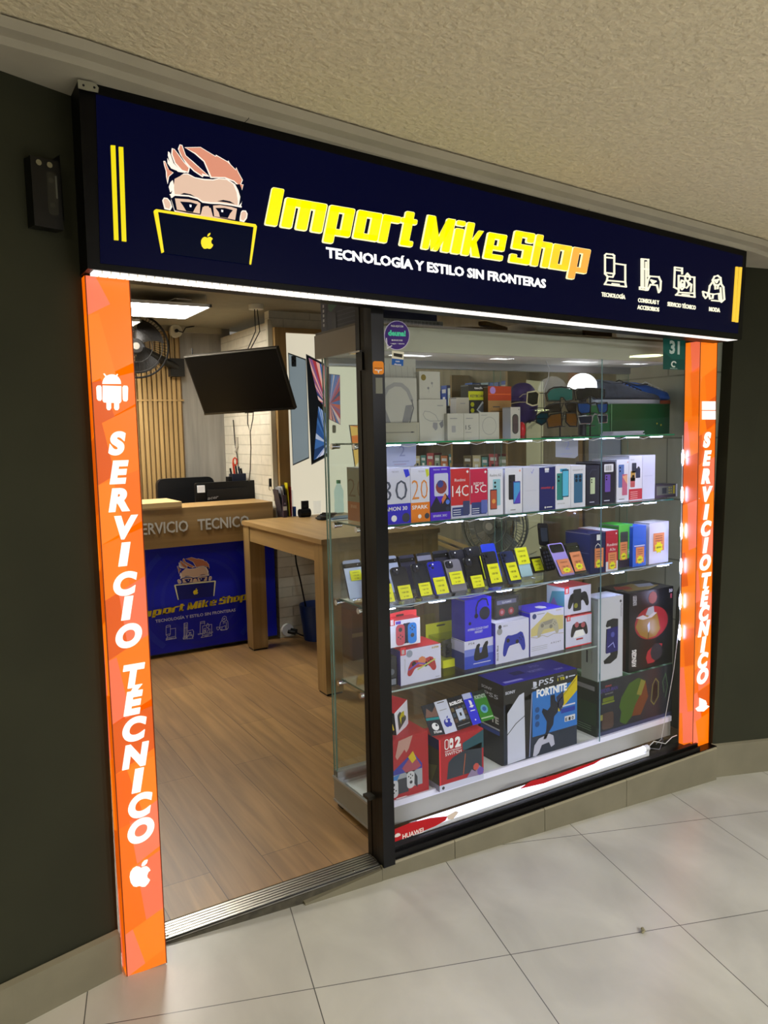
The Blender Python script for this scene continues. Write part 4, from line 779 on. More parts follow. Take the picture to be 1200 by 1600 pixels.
phone('black phone with an orange tag beside the lilac folding one', (897, 901), (917, 895.4), (882, 849.6), mt_('#15151a', .3), TAGO, (.1, .08, .93, .7), 'bar', rad=.006, group='phones with orange tags')
# back row
bk = [((547, 937), (574, 934), (534.7, 876.7), '#8f98ad', 'silver blue phone seen through the glass end, left of the door post', 'bar', (.27, .46, .9, .72)),
      ((611, 926), (632, 922), (597, 870), '#a9b3c4', 'silver phone with a black camera bar, just right of the door post', 'bar', (.62, .1, 1.0, .62)),
      ((636, 923), (659, 920), (623, 868.7), '#26263c', 'dark violet phone with a camera bar in the back row', 'bar', (.62, .1, 1.0, .7)),
      ((662, 919), (684, 916), (650, 865), '#17171c', 'black phone with a silver camera bar in the back row', 'none', None),
      ((688, 914), (711, 911), (675.6, 861.7), '#222230', 'black phone with a wide dark camera bar behind the bright blue phone', 'bar', None),
      ((713, 912), (736, 909), (700.7, 861), '#1d1d2a', 'plain dark phone behind the silver grey one', 'duo', (.75, -.02, 1.12, .62)),
      ((737, 909), (761, 906), (724, 856), '#14151c', 'black phone with dotted cameras behind the glossy black one', 'trio', (.84, .02, 1.1, .7)),
      ((763, 905), (785, 902), (750, 851), '#1840e0', 'bright blue crinkled phone case standing behind the slate phone', 'none', None)]
for BL, BR, TL, c, lab, cm, tq in bk:
    o = phone(lab, BL, BR, TL, mt_(c, .3), YT if tq else None, tq, cm, z=Z3+.014, rad=.008, band=(.78, .92, '#8d8ea0') if 'silver camera bar' in lab else ((.0, .82, '#b9c6dc') if 'just right' in lab or 'glass end' in lab else None))
# leftmost phone of the front row, half hidden by the door post
phone('dark tagged phone cut off by the door post, front row', (596, 948), (617, 944), (584, 892), mt_('#1a1a22'), YT, (.3, .02, 1.0, .56), 'duo')
# open clamshell phone, upright
t = empty('clamshell_phone', 'open black clamshell phone with a numeric keypad standing upright', 'phone', az(854, 893, Z3+.01))
def quad_slab(name, P, th, m1, extra=None):
    y0 = 2.47; a, b, c, d = [ay(x, y, yy) for (x, y), yy in P]; U = (b-a); V = (d-a); F = Fr(a, U, V, U.length, V.length); F.V = V.normalized(); m = MB()
    m.prism(F, rr(0, 0, F.w, F.h, F.w*.2), -th, 0, m1)
    if extra: extra(m, F)
    return m.build(name, t)
quad_slab('upper_half', [((844.5, 853), 2.50), ((858.5, 853), 2.50), ((857.3, 816.6), 2.50), ((841.4, 817.5), 2.50)], .009, mt_('#0e0e12'), lambda m, F: m.rrect(F, .14, .2, .86, .8, .05, mat('#2a3038', .15), 2))
def keys(m, F):
    for i in range(3):
        for j in range(5): m.rrect(F, .12+.27*i, .08+.15*j, .32+.27*i, .18+.15*j, .05, mat('#3b3c42', .4), 2)
quad_slab('keypad_half', [((854, 893), 2.47), ((868.5, 890), 2.47), ((858.5, 854), 2.50), ((844.5, 854), 2.50)], .009, mt_('#0e0e12'), keys)
# ---------------------------------------------------------------- fourth shelf
Z4 = ZS[3]; NSR = mat('#d8232f', .4); LIL = mat('#c9cbe6', .45); VIO = mat('#2a1ac8', .4)
def ns(m, F, u, v, s): m.rect(F, u, v, u+s, v+s*F.w/F.h*1.25, NSR, 2); m.rrect(F, u+s*.25, v+.02, u+s*.47, v+s*F.w/F.h*.95, .02, WHITE, 3); m.rrect(F, u+s*.53, v+.02, u+s*.75, v+s*F.w/F.h*.95, .02, WHITE, 3)
def pr_ctl(m, F, L, T):
    ns(m, F, .0, .86, .13); m.disc(F, .22, .87, .075, mat('#8a93a8'), 2); pad_pic(m, F, .52, .5, .72, mat('#a83238'), .62, sk=.06); m.line(F, [(.2, .42), (.42, .56), (.6, .5)], .03, mat('#6a4ab0'), 5); m.line(F, [(.42, .38), (.84, .58)], .03, mat('#b8c060'), 5); m.disc(F, .52, .6, .1, mat('#c87a50'), 4, 8)
    m.text(Fr(F.P(F.w*.12, F.h*.35), (0, 0, 1), (-1, 0, 0), F.h*.4, F.w*.05), 'CONTROLLER', 0, 0, .6, grey, 0, w=1); m.text(F, 'SUPER', .77, .9, .05, mat('#b89a3a'), .03, w=.18, l=3); m.rect(F, .86, .05, .96, .065, grey); m.rect(L, 0, 0, 1, 1, mat('#3a1a9a', .45), 1)
lower = carton('controller_box', 'white controller box with a red game controller, at the left end of the fourth shelf', 626.5, 689.5, 1011, 1072, 'auto', .13, Z4, LIL, mat('#3a1a9a', .45), mat('#e0303a', .4), pr_ctl)
ztop = max(v.co.z for v in lower.data.vertices)
def pr_joy(m, F, L, T):
    ns(m, F, .02, .84, .17); m.rect(F, .22, .86, .38, .97, mat('#5a3cc0'), 2)
    for u0, c, k in ((.22, '#c24a5c', 0), (.6, '#1f7fe0', 1)):
        m.rrect(F, u0+(.22 if k == 0 else -.08), .08, u0+(.34 if k == 0 else .1), .86, .05, mat('#23284a', .4), 2); m.rrect(F, u0, .04, u0+.28, .84, .1, mat(c, .35), 3)
        cy = (.64, .36)[k]; m.disc(F, u0+.14, cy, .06, ink, 4, 12); cy = (.36, .64)[k]
        for a, b in ((0, .07), (0, -.07), (.06, 0), (-.06, 0)): m.disc(F, u0+.14+a, cy+b, .022, ink, 4, 8)
carton('controller_box', 'red and white box with a red and a blue handheld controller, stacked on top', 608, 657, 968, 1013, 2.43, .07, ztop+.001, mat('#dfe2f2', .4), mat('#d8323c', .4), mat('#f03a44', .4), pr_joy)
p0, p1 = ay(609, 968, 2.46), ay(657, 968, 2.46); m = MB(); z = ay(632, 968, 2.46).z
m.prism(Fr((0, 2.49, 0), (1, 0, 0), (0, 0, 1)), [(p0.x, z-.004), (p1.x, z-.004), (p1.x, z+.024), (p1.x-.05, z+.028), (p0.x, z+.022)], 0, .002, mat('#f03a44', .4)); m.prism(Fr((0, 2.4878, 0), (1, 0, 0), (0, 0, 1)), rr(p0.x+.045, z+.008, p0.x+.08, z+.016, .003), 0, .0004, mat('#4a1216')); tag(m.build('hanging_tab'), 'red cardboard hanging tab behind the top of the red and blue controllers box', 'box tab')
# dark headset packaging at the far left of the shelf
carton('gadget_box', 'dark box with grey cable artwork, half hidden behind the left end of the fourth shelf', 600, 621, 1028, 1078, 2.43, .12, Z4, mat('#191a22', .4), mat('#24203a', .45), DARK, lambda m, F, L, T: (m.disc(F, .6, .5, .2, mat('#555a66'), 2), m.rect(F, .1, .05, .9, .25, mat('#7a7f8c'), 2)))
# yellow blister pack holding a grip
q0 = ay(668, 1045, 2.60); YB = mat('#c9cf1e', .45); t = empty('blister_pack', 'yellow hanging blister pack with a black controller grip in a clear shell', 'package', (q0.x+.06, 2.6, Z4))
X0, X1 = ay(667, 1040, 2.6).x, ay(713, 1040, 2.6).x; Zt = ay(690, 972, 2.6).z; G2 = Fr((X0, 2.605, Z4), (1, 0, 0), (0, 0, 1), X1-X0, Zt-Z4)
m = MB(); m.prism(G2, [(0, 0), (G2.w, 0), (G2.w, G2.h), (0, G2.h)], 0, .002, YB); G3 = Fr((X0, 2.6028, Z4), (1, 0, 0), (0, 0, 1), X1-X0, Zt-Z4); m.rrect(G3, .35, .9, .65, .94, .03, mat('#4b4c20'), 1); m.build('backing_card', t)
m = MB(); x0, x1 = X0+.012, X1+.012; m.box(x0, x1, 2.50, 2.602, Z4+.002, Zt-.045, glass((.86, .88, .84), 1.5)); m.box(x0-.001, x1+.001, 2.499, 2.602, Z4, Z4+.032, YB); m.build('clear_shell', t)
m = MB(); G4 = Fr((x0+.03, 2.52, Z4+.035), (1, 0, 0), (0, 0, 1), x1-x0-.035, Zt-Z4-.09); m.prism(G4, [(0, 0), (G4.w, 0), (G4.w, G4.h), (G4.w*.7, G4.h*1.02), (G4.w*.5, G4.h*.85), (G4.w*.1, G4.h*.75), (0, G4.h*.6), (G4.w*.2, G4.h*.5), (0, G4.h*.4), (G4.w*.2, G4.h*.3), (0, G4.h*.2)], -.05, 0, mat('#202124', .4)); m.build('controller_grip', t)
def pr_chg(m, F, L, T):
    m.rect(F, 0, 0, 1, .45, mat('#2c44b8', .4), 1); m.rect(F, 0, .45, 1, .7, mat('#6a7ad0', .4), 1); m.rect(L, 0, 0, 1, .6, mat('#20308c', .4), 1)
    m.pr(F, [(.32, .3), (.32, .45), (.36, .65), (.42, .82), (.5, .86), (.54, .8), (.5, .7), (.52, .5), (.58, .52), (.64, .75), (.72, .88), (.8, .9), (.82, .82), (.78, .7), (.8, .5), (.82, .32), (.76, .28), (.4, .24)], mat('#14151d', .4), 3); m.text(F, 'PS4', .14, .86, .08, ink, 0, w=.2, l=2); m.rect(F, .3, .14, .9, .16, WHITE, 2)
ch = carton('charger_box', 'white to blue box with a twin controller charging dock', 726, 771, 999, 1047, 'auto', .09, Z4, LIL, LIL, WHITE, pr_chg)
zt = max(v.co.z for v in ch.data.vertices); yf = min(v.co.y for v in ch.data.vertices)
def pr_hs(m, F, L, T):
    m.line(F, [(.42, .62), (.42, .78), (.5, .92), (.65, .98), (.82, .95), (.88, .8)], .05, mat('#10123a', .4), 2); m.disc(F, .74, .62, .2, mat('#0e102c', .4), 3); m.disc(F, .42, .58, .07, mat('#0e102c'), 3); m.disc(F, .18, .42, .05, mat('#0e102c'), 3)
    m.text(F, 'HYPERX CLOUD CHAT', .1, .24, .055, LIL, .02, w=.78, l=2); m.text(F, 'HEADSET', .36, .16, .055, LIL, .02, w=.3, l=2); m.disc(L, .5, .5, .3, mat('#1b1790'), 2)
carton('headset_box', 'vivid blue headset box standing on the charging dock box', 726.8, 768, 935, 1000, yf, .09, zt+.001, mat('#2b1fd0', .4), mat('#23209a', .4), mat('#4a3cff', .4), pr_hs)
def pr_xb(m, F, L, T):
    pad_pic(m, F, .55, .48, .68, mat('#1d2a9c', .4), .72, sk=.1); m.pr(F, [(.3, .12), (.42, .42), (.7, .46), (.72, .2)], mat('#a9a9bd', .5), 2) if 0 else None
    m.disc(F, .13, .9, .05, ink, 2); m.text(F, 'XBOX', .22, .885, .04, ink, 0, w=.14); m.disc(F, .12, .79, .08, grey, 2); m.text(Fr(F.P(F.w*.08, F.h*.08), (0, 0, 1), (-1, 0, 0), F.h*.38, F.w*.08), 'Shock Blue', 0, 0, .6, ink, .02, w=1); m.rect(L, 0, 0, 1, 1, VIO, 1)
xb = carton('controller_box', 'white controller box with a blue game controller and blue side', 774.5, 826.5, 970, 1038.5, 'auto', .10, Z4, LIL, VIO, WHITE, pr_xb)
zt = max(v.co.z for v in xb.data.vertices)
# clear pack with earbuds
X0, X1 = ay(775, 960, 2.46).x, ay(815, 960, 2.46).x; Zt = ay(795, 930, 2.46).z; t = empty('clear_pack', 'small clear pack with two red rimmed buttons on top of the blue controller box', 'package', ((X0+X1)/2, 2.5, zt+.001))
MB().box(X0, X1, 2.46, 2.53, zt+.001, Zt, glass((.75, .76, .84), 1.6)).build('clear_shell', t)
m = MB(); m.box(X0+.004, X1-.004, 2.475, 2.525, zt+.003, Zt-.012, mat('#23232e', .4)); F = Fr((X0+.004, 2.4745, zt+.003), (1, 0, 0), (0, 0, 1), X1-X0-.008, Zt-zt-.02)
for u in (.3, .68): m.disc(F, u, .3, .12, mat('#b82a3a'), 2); m.disc(F, u, .3, .06, mat('#e0909a'), 3)
m.text(F, 'GAME', .3, .78, .1, WHITE, .02, w=.4, l=2); m.rect(F, .1, .72, .9, .95, mat('#7a7a98'), 1); m.build('inner_tray', t)
def pr_gold(m, F, L, T):
    m.pr(F, [(.02, .62), (.3, .8), (.5, .95), (.7, .85), (.98, .82), (.98, .5), (.02, .45)], mat('#c3b77c', .5), 1); pad_pic(m, F, .52, .62, .64, mat('#a9a594', .4), .5, dots=mat('#7c7a70'), sk=.06, l=3); m.pr(F, [(.36, .74), (.68, .78), (.62, .68), (.42, .66)], mat('#8d8a80'), 5)
    m.disc(F, .12, .9, .06, mat('#3a4478'), 2); m.rect(F, .2, .93, .42, .945, grey); m.line(F, [(.02, .44), (.2, .4), (.35, .44), (.5, .38), (.7, .43), (.98, .4)], .01, mat('#9a9070'), 3); m.text(F, 'A H 2 4 7', .6, .2, .04, mat('#6f6d80'), .01, w=.3)
    [m.rect(F, .04, .12+.04*k, .5, .128+.04*k, grey) for k in range(3)]; m.text(F, 'SONY', .76, .94, .03, mat('#b09a6a'), .02, w=.16); m.disc(T, .55, .4, .14, WHITE, 2, 6)
carton('controller_box', 'white box with a gold and white game controller under a violet lid', 828.5, 881, 953, 1026.5, 'auto', .13, Z4, LIL, VIO, mat('#3a24d8', .4), pr_gold)
def pr_ns2(m, F, L, T): ns(m, F, .04, .86, .14); pad_pic(m, F, .52, .58, .66, mat('#2a2628', .4), .62, sk=.03); m.pr(F, [(.3, .28), (.38, .5), (.66, .52), (.74, .32)], WHITE, 2); m.rect(F, .4, .2, .66, .25, mat('#a02a34'), 4); m.disc(F, .42, .7, .08, mat('#a0505a'), 4); m.disc(F, .66, .66, .08, mat('#a0505a'), 4); m.rect(F, 0, 0, 1, .03, NSR, 2); m.rect(F, 0, .97, 1, 1, mat('#f04a50'), 2)
nb = carton('controller_box', 'white box with a brown game controller, lower of the two at the right', 883.7, 924, 961, 1013.5, 'auto', .11, Z4, LIL, mat('#2c6a5a', .5), mat('#e84a52'), pr_ns2)
zt = max(v.co.z for v in nb.data.vertices); yf = min(v.co.y for v in nb.data.vertices)
def pr_ns1(m, F, L, T): ns(m, F, .0, .78, .16); pad_pic(m, F, .52, .55, .8, mat('#26262a', .4), .8, sk=.03); m.rrect(F, .32, .1, .62, .9, .04, mat('#2c2c30', .4), 4); m.disc(F, .42, .3, .07, mat('#8a8a3a'), 5); m.pr(L, [(0, 0), (1, 0), (1, .9), (.3, .8)], mat('#5aa0a8', .5), 1); m.pr(L, [(0, 0), (.9, 0), (.4, .6)], mat('#8a6aa0', .5), 2)
carton('controller_box', 'white box with a charcoal controller grip, upper of the two at the right', 882, 923, 916, 961, yf, .11, zt+.001, LIL, mat('#cfe0e4', .5), mat('#f4626a', .4), pr_ns1)
# ---------------------------------------------------------------- bottom deck
ZB = .1125; BLK2 = mat('#16171c', .35, 0, 0, (20, 20, 20), 0, .4)
def pr_ps(m, F, L, T):
    SL = mat('#c3c8dc', .4); m.rect(F, 0, 0, 1, .76, mat('#27303f', .35), 1); m.rect(F, 0, .76, 1, 1, BLK2, 2); m.rect(F, .02, .45, .2, .76, mat('#1e2f5c', .35), 1)
    m.pr(F, [(.045, .02), (.28, .03), (.265, .86), (.20, .84), (.045, .65)], SL, 3); m.line(F, [(.045, .39), (.155, .5), (.275, .57)], .008, BLACK, 4)
    m.pr(F, [(.28, .05), (.34, .05), (.37, .82), (.265, .8)], BLK2, 2); m.line(F, [(.335, .04), (.37, .82)], .012, mat('#8a93b8'), 3)
    m.rect(F, .375, .27, 1, .84, mat('#2b6fc0', .4), 3); m.pr(F, [(.68, .6), (1.0, .92), (1.0, .72), (.74, .5)], mat('#c8b418', .4), 4); m.line(F, [(.72, .62), (.97, .86)], .01, mat('#8a7a10'), 5)
    m.text(F, 'FORTNITE', .43, .76, .095, mat('#e8ecf2'), .05, w=.42, l=6, shear=.0); m.text(F, 'SONY', .02, .885, .035, SL, .03, w=.13, l=4)
    m.text(F, 'PS5', .46, .895, .07, SL, .01, w=.2, l=4, shear=.15); m.pr(F, [(.385, .88), (.385, .965), (.43, .955), (.435, .91), (.41, .9), (.41, .88)], SL, 4); m.pr(F, [(.36, .885), (.41, .87), (.45, .885), (.42, .9)], SL, 4)
    m.text(F, 'DIGITAL', .72, .945, .02, SL, 0, w=.09, l=4); m.text(F, '1 TB', .72, .9, .035, mat('#c9c024'), .03, w=.1, l=4); m.disc(F, .85, .92, .015, SL, 4); m.rect(F, .88, .915, .97, .93, SL, 4)
    D = mat('#1d2230', .45)   # an anonymous leaping silhouette
    m.pr(F, [(.62, .74), (.68, .74), (.69, .66), (.74, .6), (.72, .5), (.67, .46), (.66, .36), (.6, .28), (.56, .2), (.52, .21), (.56, .3), (.57, .42), (.53, .5), (.5, .56), (.52, .6), (.58, .56), (.62, .6)], D, 5); m.pr(F, [(.7, .7), (.8, .76), (.81, .6), (.76, .5), (.73, .56)], mat('#2c3048'), 5)
    m.rect(F, .77, .55, .97, .57, mat('#c3c8dc'), 5); m.rect(F, .77, .47, .97, .53, mat('#253a9c'), 5); m.rect(F, .82, .35, .97, .42, mat('#cfd2da'), 5); [m.text(F, c, .83+.045*k, .36, .04, BLACK, .03, w=.03, l=6) for k, c in enumerate('E10')]
    [m.disc(F, .44, .6-.09*k, .03, mat('#234a80'), 5) for k in range(3)]
    m.pr(F, [(.38, .03), (.4, .16), (.46, .23), (.6, .26), (.66, .22), (.68, .1), (.63, .08), (.6, .15), (.5, .14), (.46, .05), (.42, .02)], mat('#b4b6c8', .4), 5)
    m.text(L, 'SONY', .15, .88, .035, SL, .02, w=.42, l=2); m.text(L, 'PS5', .25, .8, .05, SL, .01, w=.55, l=2); m.rect(L, 0, .0, 1, .72, mat('#2a2e38', .3), 1); m.text(L, 'TE', .5, .5, .08, WHITE, .04, w=.32, l=3); m.rect(L, .1, .42, .85, .44, SL, 2); m.rect(L, .1, .36, .85, .41, mat('#3550a8'), 2)
    m.text(T, 'FORTNITE', .5, .4, .14, mat('#8a86e0'), .03, w=.2); m.text(T, 'SONY', .78, .2, .1, mat('#a8a4ee'), .03, w=.12); m.text(T, 'PS5', .62, .7, .12, mat('#8a86e0'), 0, w=.12); m.rect(T, .06, .1, .3, .22, mat('#8f8ce0')); m.rect(T, .3, .45, .45, .7, mat('#2c2870'))
carton('console_box', 'large dark games console box with white console artwork and purple-blue lid', 787.5, 901, 1058, 1199, 'auto', .17, ZB, BLK2, mat('#1c1e26', .3), mat('#2a20a4', .35), pr_ps, flap=False)
def pr_sw(m, F, L, T):
    m.rect(F, 0, 0, 1, .12, mat('#c9cce0', .4), 1); m.rect(F, 0, .12, .03, 1, mat('#e0343e', .4), 2); m.pr(F, [(.16, .2), (.2, .52), (.3, .6), (.5, .66), (.96, .74), (.96, .2)], mat('#323b46', .35), 2); m.pr(F, [(.52, .68), (.52, .82), (1, .98), (1, .62)], mat('#24505c', .35), 2); m.line(F, [(.53, .22), (.58, .6)], .015, mat('#b8623a'), 3)
    m.rrect(F, .12, .78, .21, .98, .04, WHITE, 3); m.rrect(F, .135, .8, .195, .965, .03, mat('#a8262e'), 4); m.rrect(F, .225, .78, .31, .98, .04, WHITE, 3); m.disc(F, .265, .87, .025, mat('#a8262e'), 4); m.text(F, '2', .35, .79, .19, WHITE, .06, w=.13, l=3)
    m.text(F, 'NINTENDO', .13, .73, .03, WHITE, .01, w=.36, l=3); m.text(F, 'SWITCH', .13, .66, .055, WHITE, .01, w=.36, l=3)
    m.pr(F, [(.6, .12), (.72, .26), (.8, .2), (.9, .3), (.98, .2), (.98, .1)], mat('#8a7a9a', .5), 4); m.disc(F, .82, .29, .07, mat('#c0524a'), 5, 7); m.disc(F, .92, .18, .08, mat('#6a52a8'), 5, 7); m.disc(F, .08, .06, .03, ink, 3)
    m.rect(L, 0, 0, 1, .12, mat('#9a9cb0', .4), 1); m.rect(L, 0, .12, 1, .8, mat('#4a4f3a', .4), 1); m.pr(L, [(0, .12), (.6, .12), (.9, .5), (.3, .4)], mat('#6f7448'), 2); m.rect(L, .0, .8, 1, 1, mat('#2c3a6a', .4), 1)
sw = carton('console_box', 'red handheld console box with a large white 2, supporting a fan of gift cards', 687, 756, 1147, 1238, 'auto', .13, ZB, mat('#a8262e', .38), mat('#5a2a2e', .4), mat('#c0303a', .4), pr_sw, flap=False)
zs = max(v.co.z for v in sw.data.vertices); ys = min(v.co.y for v in sw.data.vertices)
def pr_sw1(m, F, L, T):
    m.pr(F, [(.0, .42), (.62, .72), (.84, .5), (.84, .3), (0, .3)], mat('#3c3f9a', .4), 1); m.pr(F, [(.35, .5), (.62, .7), (.82, .46), (.5, .36)], mat('#a04a5a', .4), 2); m.pr(F, [(.5, .66), (.62, .74), (.7, .6), (.6, .54)], mat('#c9b020'), 3); m.pr(F, [(.0, .28), (.12, .4), (.3, .42), (.2, .3)], mat('#3a7ac0'), 3)
    m.rect(F, 0, .16, .84, .42, mat('#9aa0a8', .4), 2); m.rect(F, .24, .1, .5, .34, mat('#3b3f46', .35), 3); m.rrect(F, .05, .06, .25, .34, .08, mat('#c6c8cc', .35), 4); m.rrect(F, .46, .14, .64, .42, .08, mat('#c6c8cc', .35), 4); m.pr(F, [(.64, .2), (.72, .12), (.72, .3), (.66, .38)], mat('#33363c'), 3)
    for u, v in ((.15, .17), (.55, .34)):
        for a, b in ((0, .03), (0, -.03), (.045, 0), (-.045, 0)): m.disc(F, u+a, v+b, .016, BLACK, 5, 8)
    m.disc(F, .14, .27, .035, ink, 5); m.disc(F, .56, .24, .035, ink, 5); m.pr(F, [(.28, .96), (.62, 1), (.52, .8), (.46, .74), (.42, .8), (.24, .66), (.2, .72)], mat('#b88f84', .5), 3)
    m.rect(F, .2, .03, .45, .04, WHITE, 3)
s1 = carton('console_box', 'red handheld console box with white controllers, at the left end of the lower deck', 606, 670.5, 1150, 1256, 2.392, .14, ZB, mat('#a3262c', .38), mat('#a3262c', .4), mat('#c8343a', .4), pr_sw1, flap=False)
z1 = max(v.co.z for v in s1.data.vertices)
# slanted little pack lying tilted on the red box
t = empty('gadget_pack', 'small red, white and black pack with yellow artwork on the left red box', 'package', (1.47, 2.46, z1+.002))
def pk(pxs, y, mt, n=0): 
    return [ay(a, b, yy-n) for (a, b), yy in zip(pxs, y)], mt
m = MB(); A = [ay(616, 1115, 2.43), ay(621, 1159, 2.42), ay(638, 1130, 2.49), ay(636, 1093, 2.50)]; D = Vector((-.05, .05, .015))
m.add(A+[p+D for p in A], [(0, 1, 2, 3), (7, 6, 5, 4)], mat('#d9dbe8', .4)); m.add(A+[p+D for p in A], [(0, 3, 7, 4)], mat('#cf2f3c', .4)); m.add(A+[p+D for p in A], [(0, 4, 5, 1), (1, 5, 6, 2), (2, 6, 7, 3)], mat('#17181e', .3)); m.build('carton', t)
F = Fr(A[1], A[2]-A[1], A[0]-A[1], (A[2]-A[1]).length, (A[0]-A[1]).length); F.V = (A[0]-A[1]).normalized(); m = MB(); m.rrect(F, .2, .25, .85, .8, .06, mat('#4a4b48', .3), 2); m.pr(F, [(.4, .35), (.55, .7), (.7, .4), (.75, .62), (.55, .5), (.35, .65)], mat('#d3c81e'), 4); m.build('printed_panel', t)
q = ay(616, 1118, 2.42); m = MB(); m.ball((q.x-.035, 2.44, z1+.055), .035, .03, .05, mat('#15161c', .25), 14, 8).tube([(q.x-.05, 2.41, z1+.10), (q.x-.03, 2.405, z1+.085), (q.x-.012, 2.408, z1+.03)], .003, mat('#d8c030'), 6); m.build('dark_shell', t)
# gift cards fanned over the front box
N_ = Vector((0, -math.cos(.75), math.sin(.75))); A0 = Vector((1.6, ys+.004, zs+.003))
def card(label, Q, mt, pr_, n):
    P = [apl(x, y, N_, N_.dot(A0)) + N_*n for x, y in Q]; m = MB(); B = [p-N_*.0012 for p in P]
    m.add(P+B, [(3, 2, 1, 0), (4, 5, 6, 7), (0, 4, 7, 3), (1, 2, 6, 5), (2, 3, 7, 6), (0, 1, 5, 4)], mt)
    U = (P[2]-P[3]); V = (P[0]-P[3]); F = Fr(P[3], U, V, U.length, V.length); F.V = V.normalized(); F.N = N_; pr_(m, F); return tag(m.build('gift_card'), label, 'gift card', 'gift cards fanned over the red console box')
pc = lambda L: [(600+x/6.667, 1060+y/6.667) for x, y in L]
card('dark gift card with teal band and round white logo, leftmost of the fan', pc([(385, 290), (518, 252), (640, 580), (492, 602)]), mat('#272a33', .4), lambda m, F: (m.rect(F, .03, .5, .97, .58, mat('#17868a'), 1), m.pr(F, [(.05, .6), (.3, .9), (.6, .75), (.95, .95), (.95, .6)], mat('#7a5a50'), 1), m.disc(F, .5, .28, .24, WHITE, 2), m.disc(F, .6, .32, .08, mat('#272a33'), 3), m.text(F, 'STEAM', .26, .07, .07, WHITE, .03, w=.55, l=2)), 0)
card('white gift card with a blue patterned apple, second of the fan', pc([(520, 250), (648, 215), (762, 545), (640, 583)]), mat('#c9cee2', .4), lambda m, F: (m.pr(F, place(APPLE, .52, .32, .75, .3), mat('#2c36a0'), 1), m.pr(F, place(LEAF, .52, .32, .75, .3), mat('#2c36a0'), 1), m.disc(F, .45, .36, .12, mat('#c9cee2'), 2, 5), m.rect(F, .2, .93, .8, .955, mat('#4a4030'), 1), m.rect(F, .2, .7, .8, .72, grey)), .0006)
card('black gift card with white block lettering and a tilted square, middle of the fan', pc([(650, 214), (804, 170), (922, 490), (765, 545)]), mat('#17181e', .4), lambda m, F: (m.text(F, 'ROBLOX', .06, .76, .1, WHITE, .06, w=.86, l=2), [m.rect(F, .04+.24*i, .22+.17*j, .22+.24*i, .34+.17*j, mat(('#5a4438', '#3a4a5a', '#6a5a3a', '#4a4a52')[(i+j) % 4]), 1) for i in range(4) for j in range(3)], m.rect(F, .3, .26, .74, .6, mat('#b9c4d8'), 2), m.rect(F, .46, .38, .58, .48, BLACK, 3), m.rect(F, .1, .1, .9, .12, grey)), .0012)
card('blue gift card with white header, fourth of the fan', pc([(806, 170), (906, 146), (1012, 465), (925, 490)]), mat('#2c2fd0', .4), lambda m, F: (m.rect(F, 0, .82, 1, 1, mat('#b4bbe0'), 1), m.pr(F, [(.5, .55), (.5, .78), (.75, .74), (.8, .64), (.65, .62), (.65, .55)], WHITE, 2), m.pr(F, [(.3, .56), (.65, .52), (.9, .58), (.7, .62)], WHITE, 2), m.rect(F, .3, .42, .85, .45, WHITE), m.disc(F, .5, .14, .08, WHITE)), .0018)
card('green gift card with dark header, rightmost of the fan', pc([(906, 146), (1036, 120), (1150, 420), (1016, 455)]), mat('#2f7a1e', .4), lambda m, F: (m.rect(F, 0, .78, 1, 1, mat('#15221a'), 1), m.text(F, 'FORTNITE', .08, .74, .12, mat('#9fb8a0'), .05, w=.84, l=2), m.disc(F, .5, .38, .28, mat('#5fa0b8'), 2, 9), m.disc(F, .5, .38, .16, mat('#2a5a9a'), 3, 7), m.rect(F, .05, .08, .95, .12, mat('#a8c8a0'))), .0024)
# goblin-green figure box, replaced artwork: abstract green and orange shapes
def pr_gob(m, F, L, T):
    m.text(F, 'STUDIOS', .09, .88, .03, mat('#c05050'), .02, w=.08); m.text(F, 'SPIDER-MAN', .03, .79, .07, mat('#4b3f8c'), .01, w=.22); m.text(F, 'NO WAY HOME', .09, .74, .03, grey, 0, w=.1); m.rect(F, .06, .62, .2, .69, mat('#5c6a1c')); m.rect(F, .05, .58, .21, .61, mat('#6a7a2a'))
    m.pr(F, [(.28, .18), (.3, .36), (.27, .46), (.3, .62), (.4, .84), (.52, .9), (.62, .82), (.56, .6), (.48, .4), (.44, .22), (.36, .1)], mat('#3d5a22', .5), 2); m.pr(F, [(.44, .22), (.5, .5), (.62, .82), (.66, .5), (.56, .2)], mat('#6a3a1e', .5), 1); m.pr(F, [(.5, .6), (.56, .86), (.62, .8), (.56, .56)], mat('#7a7a34'), 3)
    m.line(F, [(.7, .4), (.72, .7), (.76, .8), (.8, .72), (.8, .45), (.74, .32), (.7, .4)], .012, mat('#6f7040'), 3); m.pr(F, [(.72, .42), (.73, .66), (.76, .74), (.785, .66), (.785, .48), (.75, .38)], BLACK, 2); m.line(F, [(.88, .5), (.86, .7), (.9, .85), (.93, .6), (.9, .4)], .01, mat('#4a6a50'), 3)
    m.rrect(F, .05, .12, .2, .42, .03, mat('#4a3a34'), 2); m.rect(F, .03, .3, .06, .4, mat('#7a7a3a'), 3); m.rect(F, 0, 0, 1, .09, mat('#3c4060', .4), 1); m.rect(F, .86, .0, 1, 1, mat('#4a2a1a', .5), 1) if 0 else None
    m.rect(L, .2, .82, .9, .9, grey, 1); m.rect(L, .1, .2, .95, .6, mat('#2c4430', .5), 1); [m.rect(L, .15, .08+.04*k, .8, .09+.04*k, mat('#6a8a6a'), 2) for k in range(3)]
    for k in range(12): m.pr(T, [(.08*k, 0), (.08*k+.04, 0), (.08*k+.08, 1), (.08*k+.03, 1)], mat('#8fb0a0' if k % 2 else '#2f5a3a'), 1)
